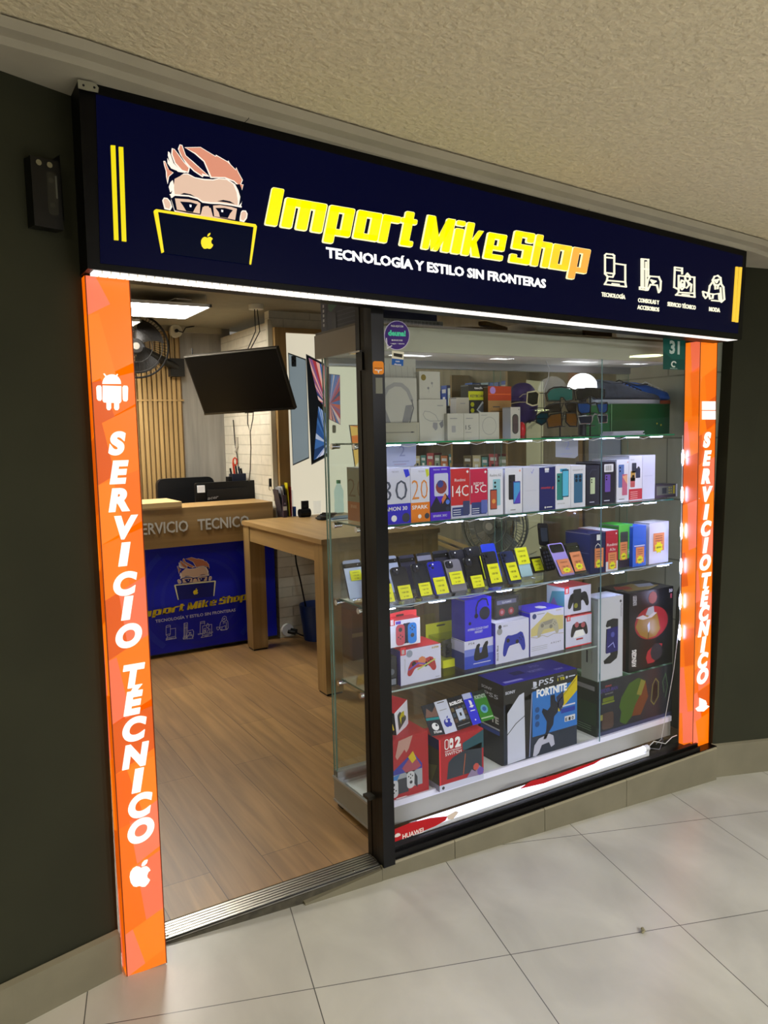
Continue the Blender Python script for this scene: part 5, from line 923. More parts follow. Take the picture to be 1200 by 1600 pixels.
gb = carton('figure_box', 'wide dark box with green and orange artwork on the lower deck, right end', 934, 1049, 1052, 1150, 2.396, .2, ZB, mat('#262a34', .3), mat('#22302a', .35), mat('#3c6a4a', .35), pr_gob, flap=False)
zg = max(v.co.z for v in gb.data.vertices)
def pr_port(m, F, L, T):
    m.pr(F, [(.3, .66), (.36, .72), (.6, .735), (.8, .72), (.8, .3), (.76, .24), (.5, .19), (.25, .2), (.22, .24), (.5, .3), (.48, .33), (.3, .33), (.32, .62), (.5, .62), (.5, .645), (.34, .64)], mat('#1c1e22', .35), 2); m.pr(F, [(.32, .32), (.8, .33), (.8, .63), (.36, .62)], mat('#1b1a66', .35), 3); m.line(F, [(.4, .4), (.6, .44), (.66, .38)], .03, mat('#8a90d8'), 4); m.disc(F, .58, .54, .08, mat('#4a50a8'), 4, 8)
    m.text(Fr(F.P(F.w*.9, F.h*.9), (0, 0, -1), (1, 0, 0), F.h*.16, F.w*.06), 'PlayStation', 0, 0, 1, ink, 0, w=1); m.disc(F, .9, .93, .04, ink); m.rect(F, .05, .03, .1, .1, ink); m.rect(L, .3, .2, .4, .35, ink); m.rect(L, .6, .2, .66, .35, grey)
carton('console_box', 'tall white box with a black handheld picture, on the wide dark box', 934, 972.5, 933, 1052, 2.40, .10, zg+.001, mat('#b9bdc8', .45), mat('#9aa39f', .45), mat('#c9cfdc', .45), pr_port)
def pr_hel(m, F, L, T):
    RDm, GD = mat('#8c2028', .35), mat('#8a6c28', .35)
    m.pr(F, [(.5+.38*math.cos(a), .58+.21*math.sin(a)) for a in [k*math.pi/14 for k in range(28)]], RDm, 2); m.pr(F, [(.14, .56), (.2, .66), (.42, .7), (.62, .69), (.66, .6), (.7, .48), (.6, .4), (.4, .385), (.24, .45)], GD, 3); m.pr(F, [(.36, .7), (.42, .78), (.54, .79), (.56, .7), (.46, .67)], mat('#9aa0a8'), 4)
    m.pr(F, [(.14, .68), (.3, .7), (.4, .66), (.54, .71), (.62, .7), (.5, .65), (.3, .64)], mat('#b9b6bc'), 5); m.pr(F, [(.4, .56), (.45, .6), (.46, .5), (.42, .46)], emi('#c9d2e8', .35), 6); m.line(F, [(.43, .46), (.42, .38)], .012, BLACK, 6)
    m.disc(F, .52, .9, .1, mat('#8a4a44'), 3, 8); m.pr(F, [(.38, .14), (.42, .22), (.6, .3), (.76, .28), (.7, .14), (.56, .06), (.42, .06)], mat('#a02a34'), 2); m.disc(F, .62, .19, .14, mat('#2c2a34'), 3, 10)
    m.text(Fr(F.P(F.w*.16, F.h*.06), (0, 0, 1), (-1, 0, 0), F.h*.22, F.w*.12), 'AVENGERS', 0, 0, .8, WHITE, .03, w=1); m.text(Fr(F.P(F.w*.08, F.h*.96), (0, 0, -1), (1, 0, 0), F.h*.12, F.w*.08), 'LEGENDS', 0, 0, 1, mat('#b0b2bc'), .03, w=1); m.text(F, '50', .9, .93, .04, WHITE, .03, w=.08); m.rect(F, .93, .85, .97, .91, mat('#d05a6a'))
    m.pr(T, [(.1, .2), (.5, .1), (.9, .3), (.6, .8), (.2, .7)], mat('#7a6a3c'), 1); m.pr(T, [(.05, .5), (.3, .3), (.4, .6), (.2, .8)], mat('#8c3a34'), 2); m.pr(T, [(.5, .4), (.8, .3), (.9, .6), (.6, .7)], mat('#8a8f98'), 2); m.rect(L, 0, 0, .9, .55, mat('#3a1a20'), 1); m.disc(L, .2, .45, .2, RDm, 2)
carton('figure_box', 'large black box with a red and gold dome picture, on the wide dark box', 982.5, 1050, 922, 1040, 2.41, .19, zg+.001, mat('#101218', .28), mat('#12121a', .3), mat('#2c2c34', .25), pr_hel, flap=False)
# ---------------------------------------------------------------- top shelf
Z1 = ZS[0]; GW = mat('#b9bab2', .5)
def pr_hp(m, F, L, T):
    G = mat('#85878a', .4); m.line(F, [(.12, .36), (.14, .6), (.24, .76), (.42, .85), (.6, .84), (.76, .72), (.86, .5)], .09, mat('#999b9c'), 1); m.pr(F, [(.6, .0), (.7, .38), (.88, .4), (.84, .12), (.76, 0)], G, 2); m.pr(F, [(.0, 0), (.0, .3), (.14, .38), (.3, .0)], G, 2); m.line(F, [(.86, .5), (.9, .32), (.8, 0)], .03, mat('#62646a'), 3)
h0 = carton('headphone_case', 'long flat white box lying under the headphone box on the top shelf', 592, 656, 660.5, 683, 2.42, .1, Z1, mat('#a5a494', .5), GW, GW, lambda m, F, L, T: (m.line(F, [(.0, .5), (.86, .5)], .02, mat('#7b7a70'), 1), m.rect(F, .78, .47, .84, .53, ink, 2), m.rect(F, .93, .1, .935, .9, grey)))
zh = max(v.co.z for v in h0.data.vertices)
carton('headphone_box', 'tall pale grey box picturing large headphones, left end of the top shelf', 592, 652, 590, 661, 2.43, .09, zh+.0005, GW, GW, WHITE, pr_hp)
hb = ay(622, 590, 2.43).z
carton('earphone_box', 'pale grey box with thin cables drawn on it, on top of the headphone box', 592, 650, 560, 590, 2.45, .07, hb+.001, mat('#a9aba3', .5), GW, GW, lambda m, F, L, T: [m.line(F, [(.12+.16*k, .75-.04*k), (.14+.16*k, .0)], .006, mat('#7a7c78'), 1) for k in range(6)]+[m.disc(F, .14, .7, .02, ink, 2)])
e0 = carton('earphone_box', 'white box with looping neckband earphones, beside the headphone box', 655.5, 698, 624, 683.5, 2.42, .08, Z1, GW, GW, WHITE, lambda m, F, L, T: (m.line(F, [(.7, .48), (.6, .62), (.4, .7), (.2, .72), (.14, .64), (.22, .54), (.4, .48), (.7, .48), (.88, .5)], .015, mat('#84868a'), 1), m.pr(F, [(.5, .45), (.48, .34), (.58, .25), (.66, .3), (.66, .44)], mat('#8c8e94'), 2), m.pr(F, [(.72, .42), (.8, .3), (.88, .36), (.86, .5)], mat('#77797f'), 2), m.rect(F, .66, .84, .88, .86, grey)))
ze = max(v.co.z for v in e0.data.vertices)
carton('earphone_box', 'white box with small earbuds and a gold seal, on top of the neckband box', 655.5, 688, 580.5, 624, 2.43, .07, ze+.001, GW, GW, WHITE, lambda m, F, L, T: (m.disc(F, .2, .78, .12, mat('#7a6a20'), 2), m.disc(F, .6, .58, .05, mat('#85878c'), 2), m.line(F, [(.62, .56), (.62, .44)], .015, grey), m.disc(F, .42, .4, .05, mat('#77797e'), 2), m.line(F, [(.44, .38), (.45, .24)], .015, grey)))
for i, (a, b, lab) in enumerate(((699.5, 724.5, 'small white charger box with a faint plug outline'), (725, 748.5, 'small white charger box marked 15'), (749, 780, 'square white box with a thin ring outline'))):
    carton('charger_box', lab+', front of the top shelf', a, b, (646, 646, 644)[i], 683, 2.40, .05, Z1, GW, GW, WHITE,
           (lambda m, F, L, T: (m.rrect(F, .25, .3, .5, .55, .04, mat('#9a9ca0'), 1), m.rect(F, .15, .8, .6, .83, grey)), lambda m, F, L, T: (m.text(F, '15', .1, .4, .16, mat('#55585c'), .0, w=.35, l=2), m.rect(F, .15, .8, .6, .83, grey), m.rect(F, .1, .28, .5, .3, grey)), lambda m, F, L, T: (m.disc(F, .5, .5, .36, mat('#9fa09e'), 1, 28), m.disc(F, .5, .5, .33, GW, 2, 28), m.rect(F, .08, .88, .4, .9, grey)))[i], 'small charger boxes on the top shelf' if 0 else None)
zc = ay(712, 646, 2.40).z
carton('charger_box', 'narrow upright white box behind the small charger boxes', 713, 733, 621, 646, 2.47, .04, Z1, mat('#b3afa2', .5), WHITE, WHITE, lambda m, F, L, T: m.rect(F, .3, .85, .7, .87, grey))
MB_ = MB(); q = ay(705, 645, 2.55); MB_.ball((q.x, 2.58, Z1+.07), .04, .04, .07, mat('#4b4c4c', .6), 16, 10); tag(MB_.build('smart_speaker'), 'round grey fabric speaker behind the charger boxes', 'speaker')
carton('keyboard_box', 'black box with yellow header and keyboard picture, behind the charger boxes', 732, 763, 601, 646, 2.50, .05, Z1, mat('#202225', .4), mat('#2a2b2e', .4), BLACK, lambda m, F, L, T: (m.rect(F, .0, .72, 1, .88, mat('#c3c81c'), 1), m.text(F, 'KEYBOARD', .1, .77, .05, ink, .02, w=.8, l=2), [m.disc(F, .2, .64-.11*k, .1, mat('#b8bc1a'), 1, 6) for k in range(5)], m.pr(F, [(.4, .54), (.7, .7), (1, .6), (1, .34)], mat('#b4bcc2'), 1), m.pr(F, [(.47, .54), (.72, .66), (1, .56), (1, .4)], mat('#555b62'), 2), m.pr(F, [(.6, .1), (.8, .3), (.9, .28), (.8, .08)], mat('#6a94b0'), 1), m.text(F, 'tech', .3, .92, .04, WHITE, .02, w=.4)))
carton('gadget_box', 'brown cardboard box with an orange-red upper half on the top shelf', 763, 799, 603.5, 681, 2.47, .07, Z1, mat('#9a7747', .6), mat('#5c4426', .6), mat('#c04a1c', .5), lambda m, F, L, T: (m.rect(F, 0, .73, 1, 1, mat('#b23c16', .45), 1), m.disc(F, .2, .92, .12, mat('#b08ad8'), 2), m.rect(F, .02, .84, .98, .86, mat('#d8622c'), 2), m.rect(F, .2, .6, .5, .62, ink, 1), m.rect(F, .1, .52, .6, .53, ink, 1)))
carton('speaker_box', 'narrow white box with a dark oval speaker picture on the top shelf', 798, 813, 636, 680.5, 2.40, .05, Z1, mat('#bab8b2', .5), mat('#c3ccdc', .45), GW, lambda m, F, L, T: (m.rrect(F, .16, .15, .8, .78, .3, mat('#3a4642'), 1), m.rrect(F, .22, .18, .74, .75, .25, mat('#4c3f42'), 2), m.disc(F, .85, .92, .05, ink)))
t = empty('baseball_cap', 'dark purple cap hanging over the boxes on the top shelf', 'cap', ay(815, 640, 2.56)); PC = mat('#2e1d56', .55, 0, .2, (30, 30, 30)); c = ay(816, 622, 2.56)
m = MB(); rings = []
for i in range(9):
    a = math.pi/2*i/8; q = math.cos(a)**.8 if i < 8 else .02; rings.append([c+Vector((.062*q*math.cos(k*math.pi/9), .07*q*math.sin(k*math.pi/9), -.02+.085*math.sin(a))) for k in range(18)])
m.loft(rings, PC); m.loft([[c+Vector((.062*s*math.cos(k*math.pi/9), .07*s*math.sin(k*math.pi/9), -.02-dz)) for k in range(18)] for s, dz in ((1, 0), (1.0, .03), (.85, .075), (.5, .085))], PC); m.build('crown', t)
m = MB(); top = []; n = 10
for i in range(n+1):
    a = math.radians(110+140*i/n); top.append(((.06*math.cos(a)*.9, .055*math.sin(a)), (.06*math.cos(a)-.055*max(0, -math.cos(a))-.01, .062*math.sin(a))))
vs = [c+Vector((x, y, .004-.02*0)) for (x, y), _ in top]+[c+Vector((x-.01, y, -.012)) for _, (x, y) in top]; vs += [v-Vector((0, 0, .003)) for v in vs]; k = n+1
m.add(vs, [(i, i+1, k+i+1, k+i) for i in range(n)]+[(2*k+i+1, 2*k+i, 3*k+i, 3*k+i+1) for i in range(n)]+[(k+i, k+i+1, 3*k+i+1, 3*k+i) for i in range(n)], PC, True); m.build('visor', t)
q = ay(820, 678, 2.44); m = MB(); m.ball((q.x, 2.46, Z1+.034), .018, .016, .034, mat('#b3121c', .25), 14, 10).cyl((q.x, 2.46, Z1), (q.x, 2.46, Z1+.01), .014, mat('#8a0c14', .3)); tag(m.build('red_charm'), 'small glossy red pod beside the white speaker box', 'gadget')
# sunglasses on two wire stands
FRB = mat('#101114', .3)
def shades(label, lens, fr_, lens_m, y=2.43, temples=((-.02, .12),), grp='sunglasses on display stands', bridge=None, frame_m=FRB):
    allp = [p for L in lens for p in L]; cx = sum(a for a, b in allp)/len(allp); cy = sum(b for a, b in allp)/len(allp); c0 = ay(cx, cy, y); t = empty('sunglasses', label, 'sunglasses', c0, grp)
    G0 = Fr((0, y, 0), (1, 0, 0), (0, 0, 1)); conv = lambda L: [(ay(a, b, y).x, ay(a, b, y).z) for a, b in L]
    m = MB()
    for L in lens:
        P = conv(L); gx = sum(a for a, b in P)/len(P); gz = sum(b for a, b in P)/len(P); m.prism(G0, [(gx+(a-gx)*.9, gz+(b-gz)*.88) for a, b in P], -.001, .001, lens_m)
    m.build('lens', t); m = MB()
    for L in lens:
        P = conv(L); m.tube([(a, y, b) for a, b in P], .0032, frame_m, 6, True)
    if len(lens) == 2:
        a = max(conv(lens[0])); b = min(conv(lens[1])); m.tube([(a[0]-.003, y, a[1]+.004), ((a[0]+b[0])/2, y-.002, max(a[1], b[1])+.006), (b[0]+.003, y, b[1]+.004)], .0022, frame_m, 6)
    m.build('rim', t)
    xs_ = [q for L in lens for q in conv(L)]; lo_, hi_ = min(xs_), max(xs_)
    for e, s in ((lo_, -1), (hi_, 1)): MB().tube([(e[0], y, e[1]+.004), (e[0]+s*.004, y+.04, e[1]+.006), (e[0]+s*.002, y+.10, e[1]+.002), (e[0], y+.125, e[1]-.012)], .0016, frame_m, 6).build('temple', t)
    return t
zg_ = lambda L: [(840+x/10, 560+y/10) for x, y in L]
shades('wraparound sunglasses with green-teal mirrored lens, top left of the stands', [zg_([(130, 560), (180, 490), (250, 455), (370, 445), (500, 460), (560, 490), (560, 650), (440, 670), (400, 610), (360, 610), (340, 665), (150, 665)])], None, mat('#0f5a58', .2, spec=.4), 2.40)
shades('black shield sunglasses, top right of the stands below the bright dome', [zg_([(575, 500), (620, 480), (800, 475), (960, 478), (1045, 480), (1045, 610), (920, 620), (830, 580), (760, 620), (590, 650)])], None, mat('#11111c', .2), 2.42)
shades('dark brown sunglasses, middle left of the stands', [zg_([(100, 790), (180, 720), (350, 695), (370, 830), (150, 840)]), zg_([(430, 720), (520, 690), (605, 700), (600, 830), (480, 830)])], None, mat('#1c1414', .2), 2.41)
shades('blue mirrored square sunglasses, middle right of the stands', [zg_([(620, 700), (780, 700), (830, 720), (815, 850), (680, 870), (635, 820)]), zg_([(920, 710), (1090, 700), (1085, 820), (1040, 860), (960, 840)])], None, mat('#103c7c', .2, spec=.4), 2.42)
shades('amber wraparound sunglasses, bottom left of the stands', [zg_([(140, 960), (200, 880), (370, 845), (380, 1060), (160, 1085)]), zg_([(440, 850), (600, 850), (620, 950), (610, 1065), (500, 1060), (440, 990)])], None, mat('#5a3a12', .2), 2.40)
shades('grey square sunglasses with silver rims, bottom right of the stands', [zg_([(630, 905), (850, 890), (855, 960), (830, 1020), (660, 1020)]), zg_([(935, 885), (1090, 885), (1085, 1000), (960, 1010)])], None, mat('#1c2034', .2), 2.42, frame_m=mat('#8f9499', .25, .8))
shades('white-rimmed dark sunglasses in front of the purple cap', [[(824, 613), (838, 611), (842, 615), (840, 632), (832, 634), (823, 630)]], None, mat('#0b0c0c', .2), 2.40, frame_m=mat('#c3bb95', .4))
shades('small teal mirrored sunglasses lying behind the amber pair', [[(838, 650), (846, 644), (856, 645), (858, 656), (846, 664), (838, 660)]], None, mat('#1a4a5c', .2), 2.46)
for lab, px_, w_ in (('black wire stand carrying the left column of sunglasses', 879, 0), ('black wire stand carrying the right column of sunglasses', 926, 0)):
    b = ay(px_, 676, 2.425); tp = ay(px_-.5, 606, 2.425); t = empty('sunglasses_stand', lab, 'stand', (b.x, 2.45, Z1), 'sunglasses stands' if 0 else None)
    MB().box(b.x-.05, b.x+.05, 2.43, 2.50, Z1, Z1+.004, FRB).build('base', t); MB().cyl((b.x, 2.44, Z1+.004), (b.x, 2.44, tp.z), .0035, FRB, 10).build('post', t)
    m = MB(); [m.cyl((b.x-.03, 2.44, z_), (b.x+.03, 2.44, z_), .002, FRB, 8) for z_ in (Z1+.045, Z1+.1, tp.z)]; m.build('cross_bar', t)
# dome lamp
c = ay(910, 607, 2.57); m = MB(); m.ball((c.x, 2.57, c.z), .068, .068, .068, emi('#fdfdff', 1.8), 28, 12, 0, math.pi/2)
t = empty('dome_lamp', 'glowing white dome lamp behind the sunglasses on the top shelf', 'lamp', (c.x, 2.57, Z1)); m.build('lamp_dome', t); MB().cyl((c.x, 2.57, Z1), (c.x, 2.57, c.z), .018, mat('#2a2a30', .4), 24).build('base', t)
MB().tube([ay(820, 500, 2.5), ay(838, 530, 2.5), ay(858, 575, 2.52), ay(857, 590, 2.52), ay(850, 610, 2.53), ay(852, 650, 2.54)], .0016, mat('#c9cdd0', .4), 6).build('cord', t)
# green shoe box with two shoes
sb = carton('shoe_box', 'dark green shoe box under the two trainers at the right end of the top shelf', 953, 1046, 631, 668, 2.47, .17, Z1, mat('#0d4a2a', .45), mat('#2f7a4c', .45), mat('#11502e', .45), lambda m, F, L, T: (m.rect(F, .02, .0, .03, 1, mat('#6a9a78'), 1), m.disc(F, .85, .3, .012, mat('#b8a02c')), m.disc(F, .78, .35, .01, mat('#b8a02c'))))
zsb = max(v.co.z for v in sb.data.vertices)
def shoe(label, toe, heel_x, y, z, L, body, sole, toe_c, lace, grp):
    t = empty('trainer_shoe', label, 'shoe', (heel_x+L/2, y, z)); S = []
    prof = [(0, .03, .085, .028), (.08, .0, .10, .036), (.2, .0, .098, .038), (.34, .0, .09, .038), (.48, .0, .075, .042), (.62, .0, .056, .047), (.76, .0, .044, .049), (.88, .0, .036, .045), (.96, .0, .028, .034), (1.0, .004, .018, .014)]
    k = 14
    for u, z0_, h, w in prof:
        S.append([Vector((heel_x+u*L, y+w*math.cos(2*math.pi*i/k)*(.75 if math.sin(2*math.pi*i/k) > 0 else 1), z+.016+max(0, h*(.5+.5*math.sin(2*math.pi*i/k))*.92))) for i in range(k)])
    m = MB(); m.loft(S, body); m.build('upper', t)
    m = MB(); R_ = [[Vector((heel_x+L*(.5+.53*math.cos(a)), y+.047*math.sin(a)*(1 if math.cos(a) > -.2 else .85), z+dz)) for a in [2*math.pi*i/24 for i in range(24)]] for dz in (0, .019)]; m.loft(R_, sole); m.build('sole', t)
    if toe_c: m = MB(); m.ball((heel_x+L*.93, y, z+.021), .030, .044, .022, toe_c, 16, 8); m.build('toe_cap', t)
    m = MB()
    for i in range(6): u = .36+.06*i; zt_ = z+.018+(.09-.3*(u-.34)*.42); m.tube([(heel_x+u*L, y-.024, zt_-.006), (heel_x+u*L+.004, y, zt_+.003), (heel_x+u*L, y+.02, zt_-.006)], .0028, lace, 6)
    m.build('laces', t); m = MB(); m.tube([(heel_x+.02*L, y-.02, z+.105), (heel_x+.16*L, y-.03, z+.092), (heel_x+.33*L, y-.028, z+.096), (heel_x+.33*L, y+.025, z+.096), (heel_x+.16*L, y+.03, z+.092), (heel_x+.02*L, y+.02, z+.105)], .004, mat('#3b4352', .7), 6, True); m.build('collar', t)
a = ay(930, 625, 2.52).x; b = ay(1027, 625, 2.52).x
shoe('dark grey suede trainer on the green shoe box', None, a, 2.52, zsb+.001, b-a, mat('#3c4557', .8, 0, .3, (60, 60, 60)), mat('#9aa2b4', .6), None, mat('#14151a', .7), None)
a = ay(975, 625, 2.585).x; b = ay(1062, 625, 2.62).x
shoe('bright blue trainer with orange-brown toe behind the grey one', None, a, 2.60, zsb+.001, b-a, mat('#1f5ab8', .6), mat('#8a3c26', .6), mat('#8c3a20', .6), mat('#c9ced2', .7), None)
m = MB(); q = ay(985, 668, 2.42)
for i, (a, b, c_, d) in enumerate(((953, 1008, 671, 676), (956, 1006, 666, 671), (957, 1009, 661.5, 666))):
    P0, P1 = ay(a, c_, 2.40), ay(b, c_, 2.40); z0_ = Z1+.0005+.0062*i; m = MB(); m.prism(Fr((0, 0, z0_), (1, 0, 0), (0, 1, 0)), rr(P0.x, 2.395, P1.x-.004*i, 2.462, .012), 0, .005, mat('#b9bcd8', .4)); m.prism(Fr((0, 0, z0_+.005), (1, 0, 0), (0, 1, 0)), rr(P0.x+.01, 2.40, P1.x-.01-.004*i, 2.45, .01), 0, .0006, mat('#8a8fb0', .4))
    tag(m.build('clear_pouch'), 'flat clear pouch in front of the green shoe box, '+('lowest', 'middle', 'topmost')[i]+' of the three', 'pouch')
# white notices hanging under the top shelf behind the glass
for i, (Q, lab) in enumerate(((((603, 690), (650, 690), (650, 724), (645, 729), (603, 731)), 'white paper notice hanging under the top shelf near the door post'), (((868, 683), (903, 683), (903, 712), (898, 716), (868, 714)), 'white paper notice hanging on the glass above the green and blue phones box'))):
    m = MB(); P = [(ay(x, y, 2.615).x, ay(x, y, 2.615).z) for x, y in Q]; G_ = Fr((0, 2.615, 0), (1, 0, 0), (0, 0, 1)); m.prism(G_, P, -.0005, .0005, mat('#c6cce2', .5) if i == 0 else mat('#b3b6ba', .5)); x0, z0_ = P[0]; w_ = P[1][0]-x0
    F = Fr((x0, 2.6142, min(p[1] for p in P)), (1, 0, 0), (0, 0, 1), w_, P[0][1]-min(p[1] for p in P)); m.text(F, '2', .42, .42, .4, mat('#9fa6c8'), 0, w=.2, l=1); m.rect(F, .2, .2, .75, .24, mat('#a9aec8')); m.rect(F, .25, .1, .65, .13, mat('#b8a8c0')); m.tube([(x0+w_*.5, 2.615, P[0][1]), (x0+w_*.5, 2.617, ZS[0]-.006)], .001, WIREW, 4)
    tag(m.build('paper_notice'), lab, 'notice')
# boxes on top of the canopy
zc = 1.884
t = carton('appliance_box', 'dark box with white lettering and green panel on the left end of the canopy', 0, 0, 0, 0, 2.42, .29, zc, DARK, mat('#2a2833', .5), mat('#2c2c34'), None) if 0 else None
m = MB(); m.box(1.352, 1.40, 2.42, 2.70, zc, 2.06, mat('#2b2a34', .5)); L_ = Fr((1.352, 2.70, zc), (0, -1, 0), (0, 0, 1), .28, .176)
m.rect(L_, .0, 0, .16, 1, mat('#3a3846', .5), 1); [m.rect(L_, .06, .1+.1*k, .1, .16+.1*k, mat('#c9c9d0'), 2) for k in range(8)]; m.pr(L_, [(.22, .42), (.22, 1), (1, 1), (1, .78), (.3, .36)], mat('#35604a', .5), 2); m.rect(L_, .32, .0, .44, .34, BLACK, 2); [m.rect(L_, .46, .05+.09*k, .98, .07+.09*k, mat('#4a4a56'), 2) for k in range(4)]
tag(m.build('appliance_box'), 'dark box with a green panel stored on the left end of the canopy', 'box')
m = MB(); m.box(1.405, 1.72, 2.42, 2.68, zc, zc+.022, mat('#a5a79f', .5)); [m.box(1.41+.0165*k, 1.422+.0165*k, 2.419, 2.4205, zc+.004, zc+.018, mat('#85877f')) for k in range(18)]
tag(m.build('white_slab'), 'flat white ribbed slab on the canopy under the navy box', 'box')
m = MB(); m.box(1.41, 1.70, 2.43, 2.68, zc+.0225, zc+.10, mat('#20223a', .45)); F = Fr((1.41, 2.43, zc+.0225), (1, 0, 0), (0, 0, 1), .29, .078); m.text(F, 'KEYBOARD', .3, .45, .14, mat('#7f86a8'), 0, w=.18); m.rect(F, .62, .45, .85, .56, mat('#7f86a8')); tag(m.build('keyboard_box'), 'flat navy box on the white slab on the canopy', 'box')
for i, (x0, x1, a) in enumerate(((1.80, 2.02, .25), (1.9, 2.12, -.3), (1.98, 2.16, .5))):
    m = MB(); c = Vector(((x0+x1)/2, 2.56, zc+.009+.016*i)); U = Vector((math.cos(a), math.sin(a), 0)); m.obox(c, U*.11, Vector((-U.y, U.x, 0))*.016, Vector((0, 0, .0075)), wood('#b08f5c', 'x')); tag(m.build('wooden_slat'), 'short wooden slat lying on the canopy, '+('lowest', 'middle', 'topmost')[i]+' of the loose pile', 'wood slat')
m = MB(); m.box(2.2, 2.46, 2.44, 2.66, zc, zc+.055, mat('#d9d2b8', .5)); m.pr(Fr((2.2, 2.44, zc), (1, 0, 0), (0, 0, 1), .26, .055), [(.15, 1), (.2, .6), (.25, 1)], mat('#5a5c66')); tag(m.build('storage_box'), 'low cream box on the middle of the canopy', 'box')
m = MB(); m.box(2.50, 2.66, 2.46, 2.64, zc, zc+.045, mat('#8a6a3e', .6)); m.rect(Fr((2.5, 2.46, zc), (1, 0, 0), (0, 0, 1), .16, .045), .0, .9, 1, 1, mat('#6a4e2c'), 1); tag(m.build('storage_box'), 'low brown wooden box on the right half of the canopy', 'box')
# ================================================================ inside the shop
OAK = wood('#97794c', 'x', .2); OAKY = wood('#97794c', 'y', .18); OAKZ = wood('#937649', 'z', .22); OAKD = wood('#856a42', 'x', .16)
t = empty('service_counter', 'oak service counter with a blue printed front and silver lettering', 'counter', (1.4, 5.4, 0))
m = MB(); m.box(.62, 2.168, 5.2, 5.56, .755, 1.018, OAK).box(.62, 1.505, 5.19, 5.57, 1.018, 1.03, OAK).box(.62, 1.505, 5.19, 5.57, 1.03, 1.062, wood('#c0a473', 'x', .1)); m.build('top_panel', t)
MB().box(.64, 2.17, 5.226, 5.55, .02, .755, mat('#30302f', .6)).build('carcass', t)
BLU = mat('#0f17a0', .35); FRNT = Fr((.62, 5.215, .03), (1, 0, 0), (0, 0, 1), 1.55, .725); m = MB(); m.box(.62, 2.172, 5.215, 5.225, .03, .755, BLU)
cx_, cz_ = 1.62, .39
for k, (r0, r1) in enumerate(((.26, .285), (.33, .35), (.41, .45), (.52, .56))):
    for i in range(36):
        a, b = math.radians(10*i), math.radians(10*i+10.2); P = [(cx_+r*math.cos(q), cz_+r*math.sin(q)*.95) for r, q in ((r0, a), (r1, a), (r1, b), (r0, b))]
        if all(.62 < x < 2.17 and .03 < z_ < .755 for x, z_ in P): m.poly([(x, 5.2147, z_) for x, z_ in P], mat(('#1a24a0', '#141e98', '#1b2aa6', '#131c94')[k], .35))
# the same emblem, printed: mapped from the sign face by three matching points
S0, S1, S2 = [Vector((sp(220+x/5.714, 210+y/5.714).x, sp(220+x/5.714, 210+y/5.714).z)) for x, y in ((120, 685), (1020, 820), (525, 118))]
T0, T1, T2 = [Vector((ay(x, y, 5.2145).x, ay(x, y, 5.2145).z)) for x, y in ((272.5, 914.4), (336.5, 907.6), (298.7, 870.9))]
A_ = Matrix(((S1.x-S0.x, S2.x-S0.x), (S1.y-S0.y, S2.y-S0.y))); B_ = Matrix(((T1.x-T0.x, T2.x-T0.x), (T1.y-T0.y, T2.y-T0.y))); K_ = B_ @ A_.inverted()
def onc(px, py, n): p = sp(px, py); q = T0+K_ @ (Vector((p.x, p.z))-S0); return Vector((q.x, 5.2144-n, q.y))
PT = dict(o=mat('#d8cfc6', .5), s=mat('#a8684c', .5), f=mat('#c4a690', .5), n=mat('#0d1060', .4), w=WHITE, y=mat('#d8d2a0', .5))
for tn, L, l in EMB: m.poly([onc(x, y, .0004*l) for x, y in Zc(L)], mat('#cdb41c', .45) if L in (AP, AL) else PT[tn])
m.build('printed_front', t)
def cfr(x0, y0, x1, y1, h, y=5.2125): a, b, c_ = ay(x0, y0, y), ay(x1, y1, y), ay(x0, y0-h, y); return Fr(a, b-a, (0, 0, 1), (b-a).length, (c_-a).length)
def ctxt(name, s, x0, y0, x1, y1, h, mt, bold=0, y=5.2125): F = cfr(x0, y0, x1, y1, h, y); MB().text(F, s, 0, 0, 1, mt, bold, w=1).build(name, t)
SIL = mat('#c4c2ba', .45); z8 = [ay(206, 834, 5.196), ay(381, 821, 5.196)]
def raised(name, s, xa, xb, zb_, h):
    F = Fr((xa, 5.2, zb_), (1, 0, 0), (0, 0, 1), xb-xa, h); m = MB(); [m.text(F, s, 0, 0, 1, SIL, .015, w=1, depth=d_) for d_ in (.001, .003, .005, .007)]; m.build(name, t)
pA, pB, pC, pD, pE = ay(207, 834, 5.2), ay(294, 829, 5.2), ay(309, 828, 5.2), ay(385, 822, 5.2), ay(260, 814, 5.2)
zb_ = ay(294, 829.5, 5.2).z; hh_ = .075
raised('raised_lettering', 'SERVICIO', ay(211, 834, 5.2).x, pB.x, zb_, hh_); raised('raised_lettering', 'TECNICO', pC.x, pD.x+.02, zb_, hh_)
YP = mat('#c9b01c', .45); m = MB()
def cpos(X, v, x0=215, y0=966.5, sl=-.172, H0=11.5): H = H0; return (X+.2*v*H, y0+sl*(X-x0)-v*H)
sc_ = (390-213)/(913-437.)
for ch, xl, xr in WORD[1:]:
    big(m, ch, 213+(xl-437)*sc_*.97, 213+(xr-437)*sc_*.97, cpos, lambda p: m.poly([ay(x, y, 5.2120) for x, y in p], YP), None, False)
m.build('printed_word', t)
PW = mat('#b9bbd0', .5); ctxt('printed_line', 'TECNOLOGÍA Y ESTILO SIN FRONTERAS', 243, 973, 368, 955, 4.6, PW, .02)
for s_, a in (('TECNOLOGÍA', (259, 999.5, 276, 997.5)), ('CONSOLAS Y', (286.5, 995, 302, 993.5)), ('ACCESORIOS', (286, 999.5, 302, 998)), ('SERVICIO TÉCNICO', (309, 992, 333, 988.5)), ('MODA', (345, 985.5, 353, 984.5))): ctxt('printed_caption', s_, *a, 1.8, PW, .02)
ics = icon_strokes()
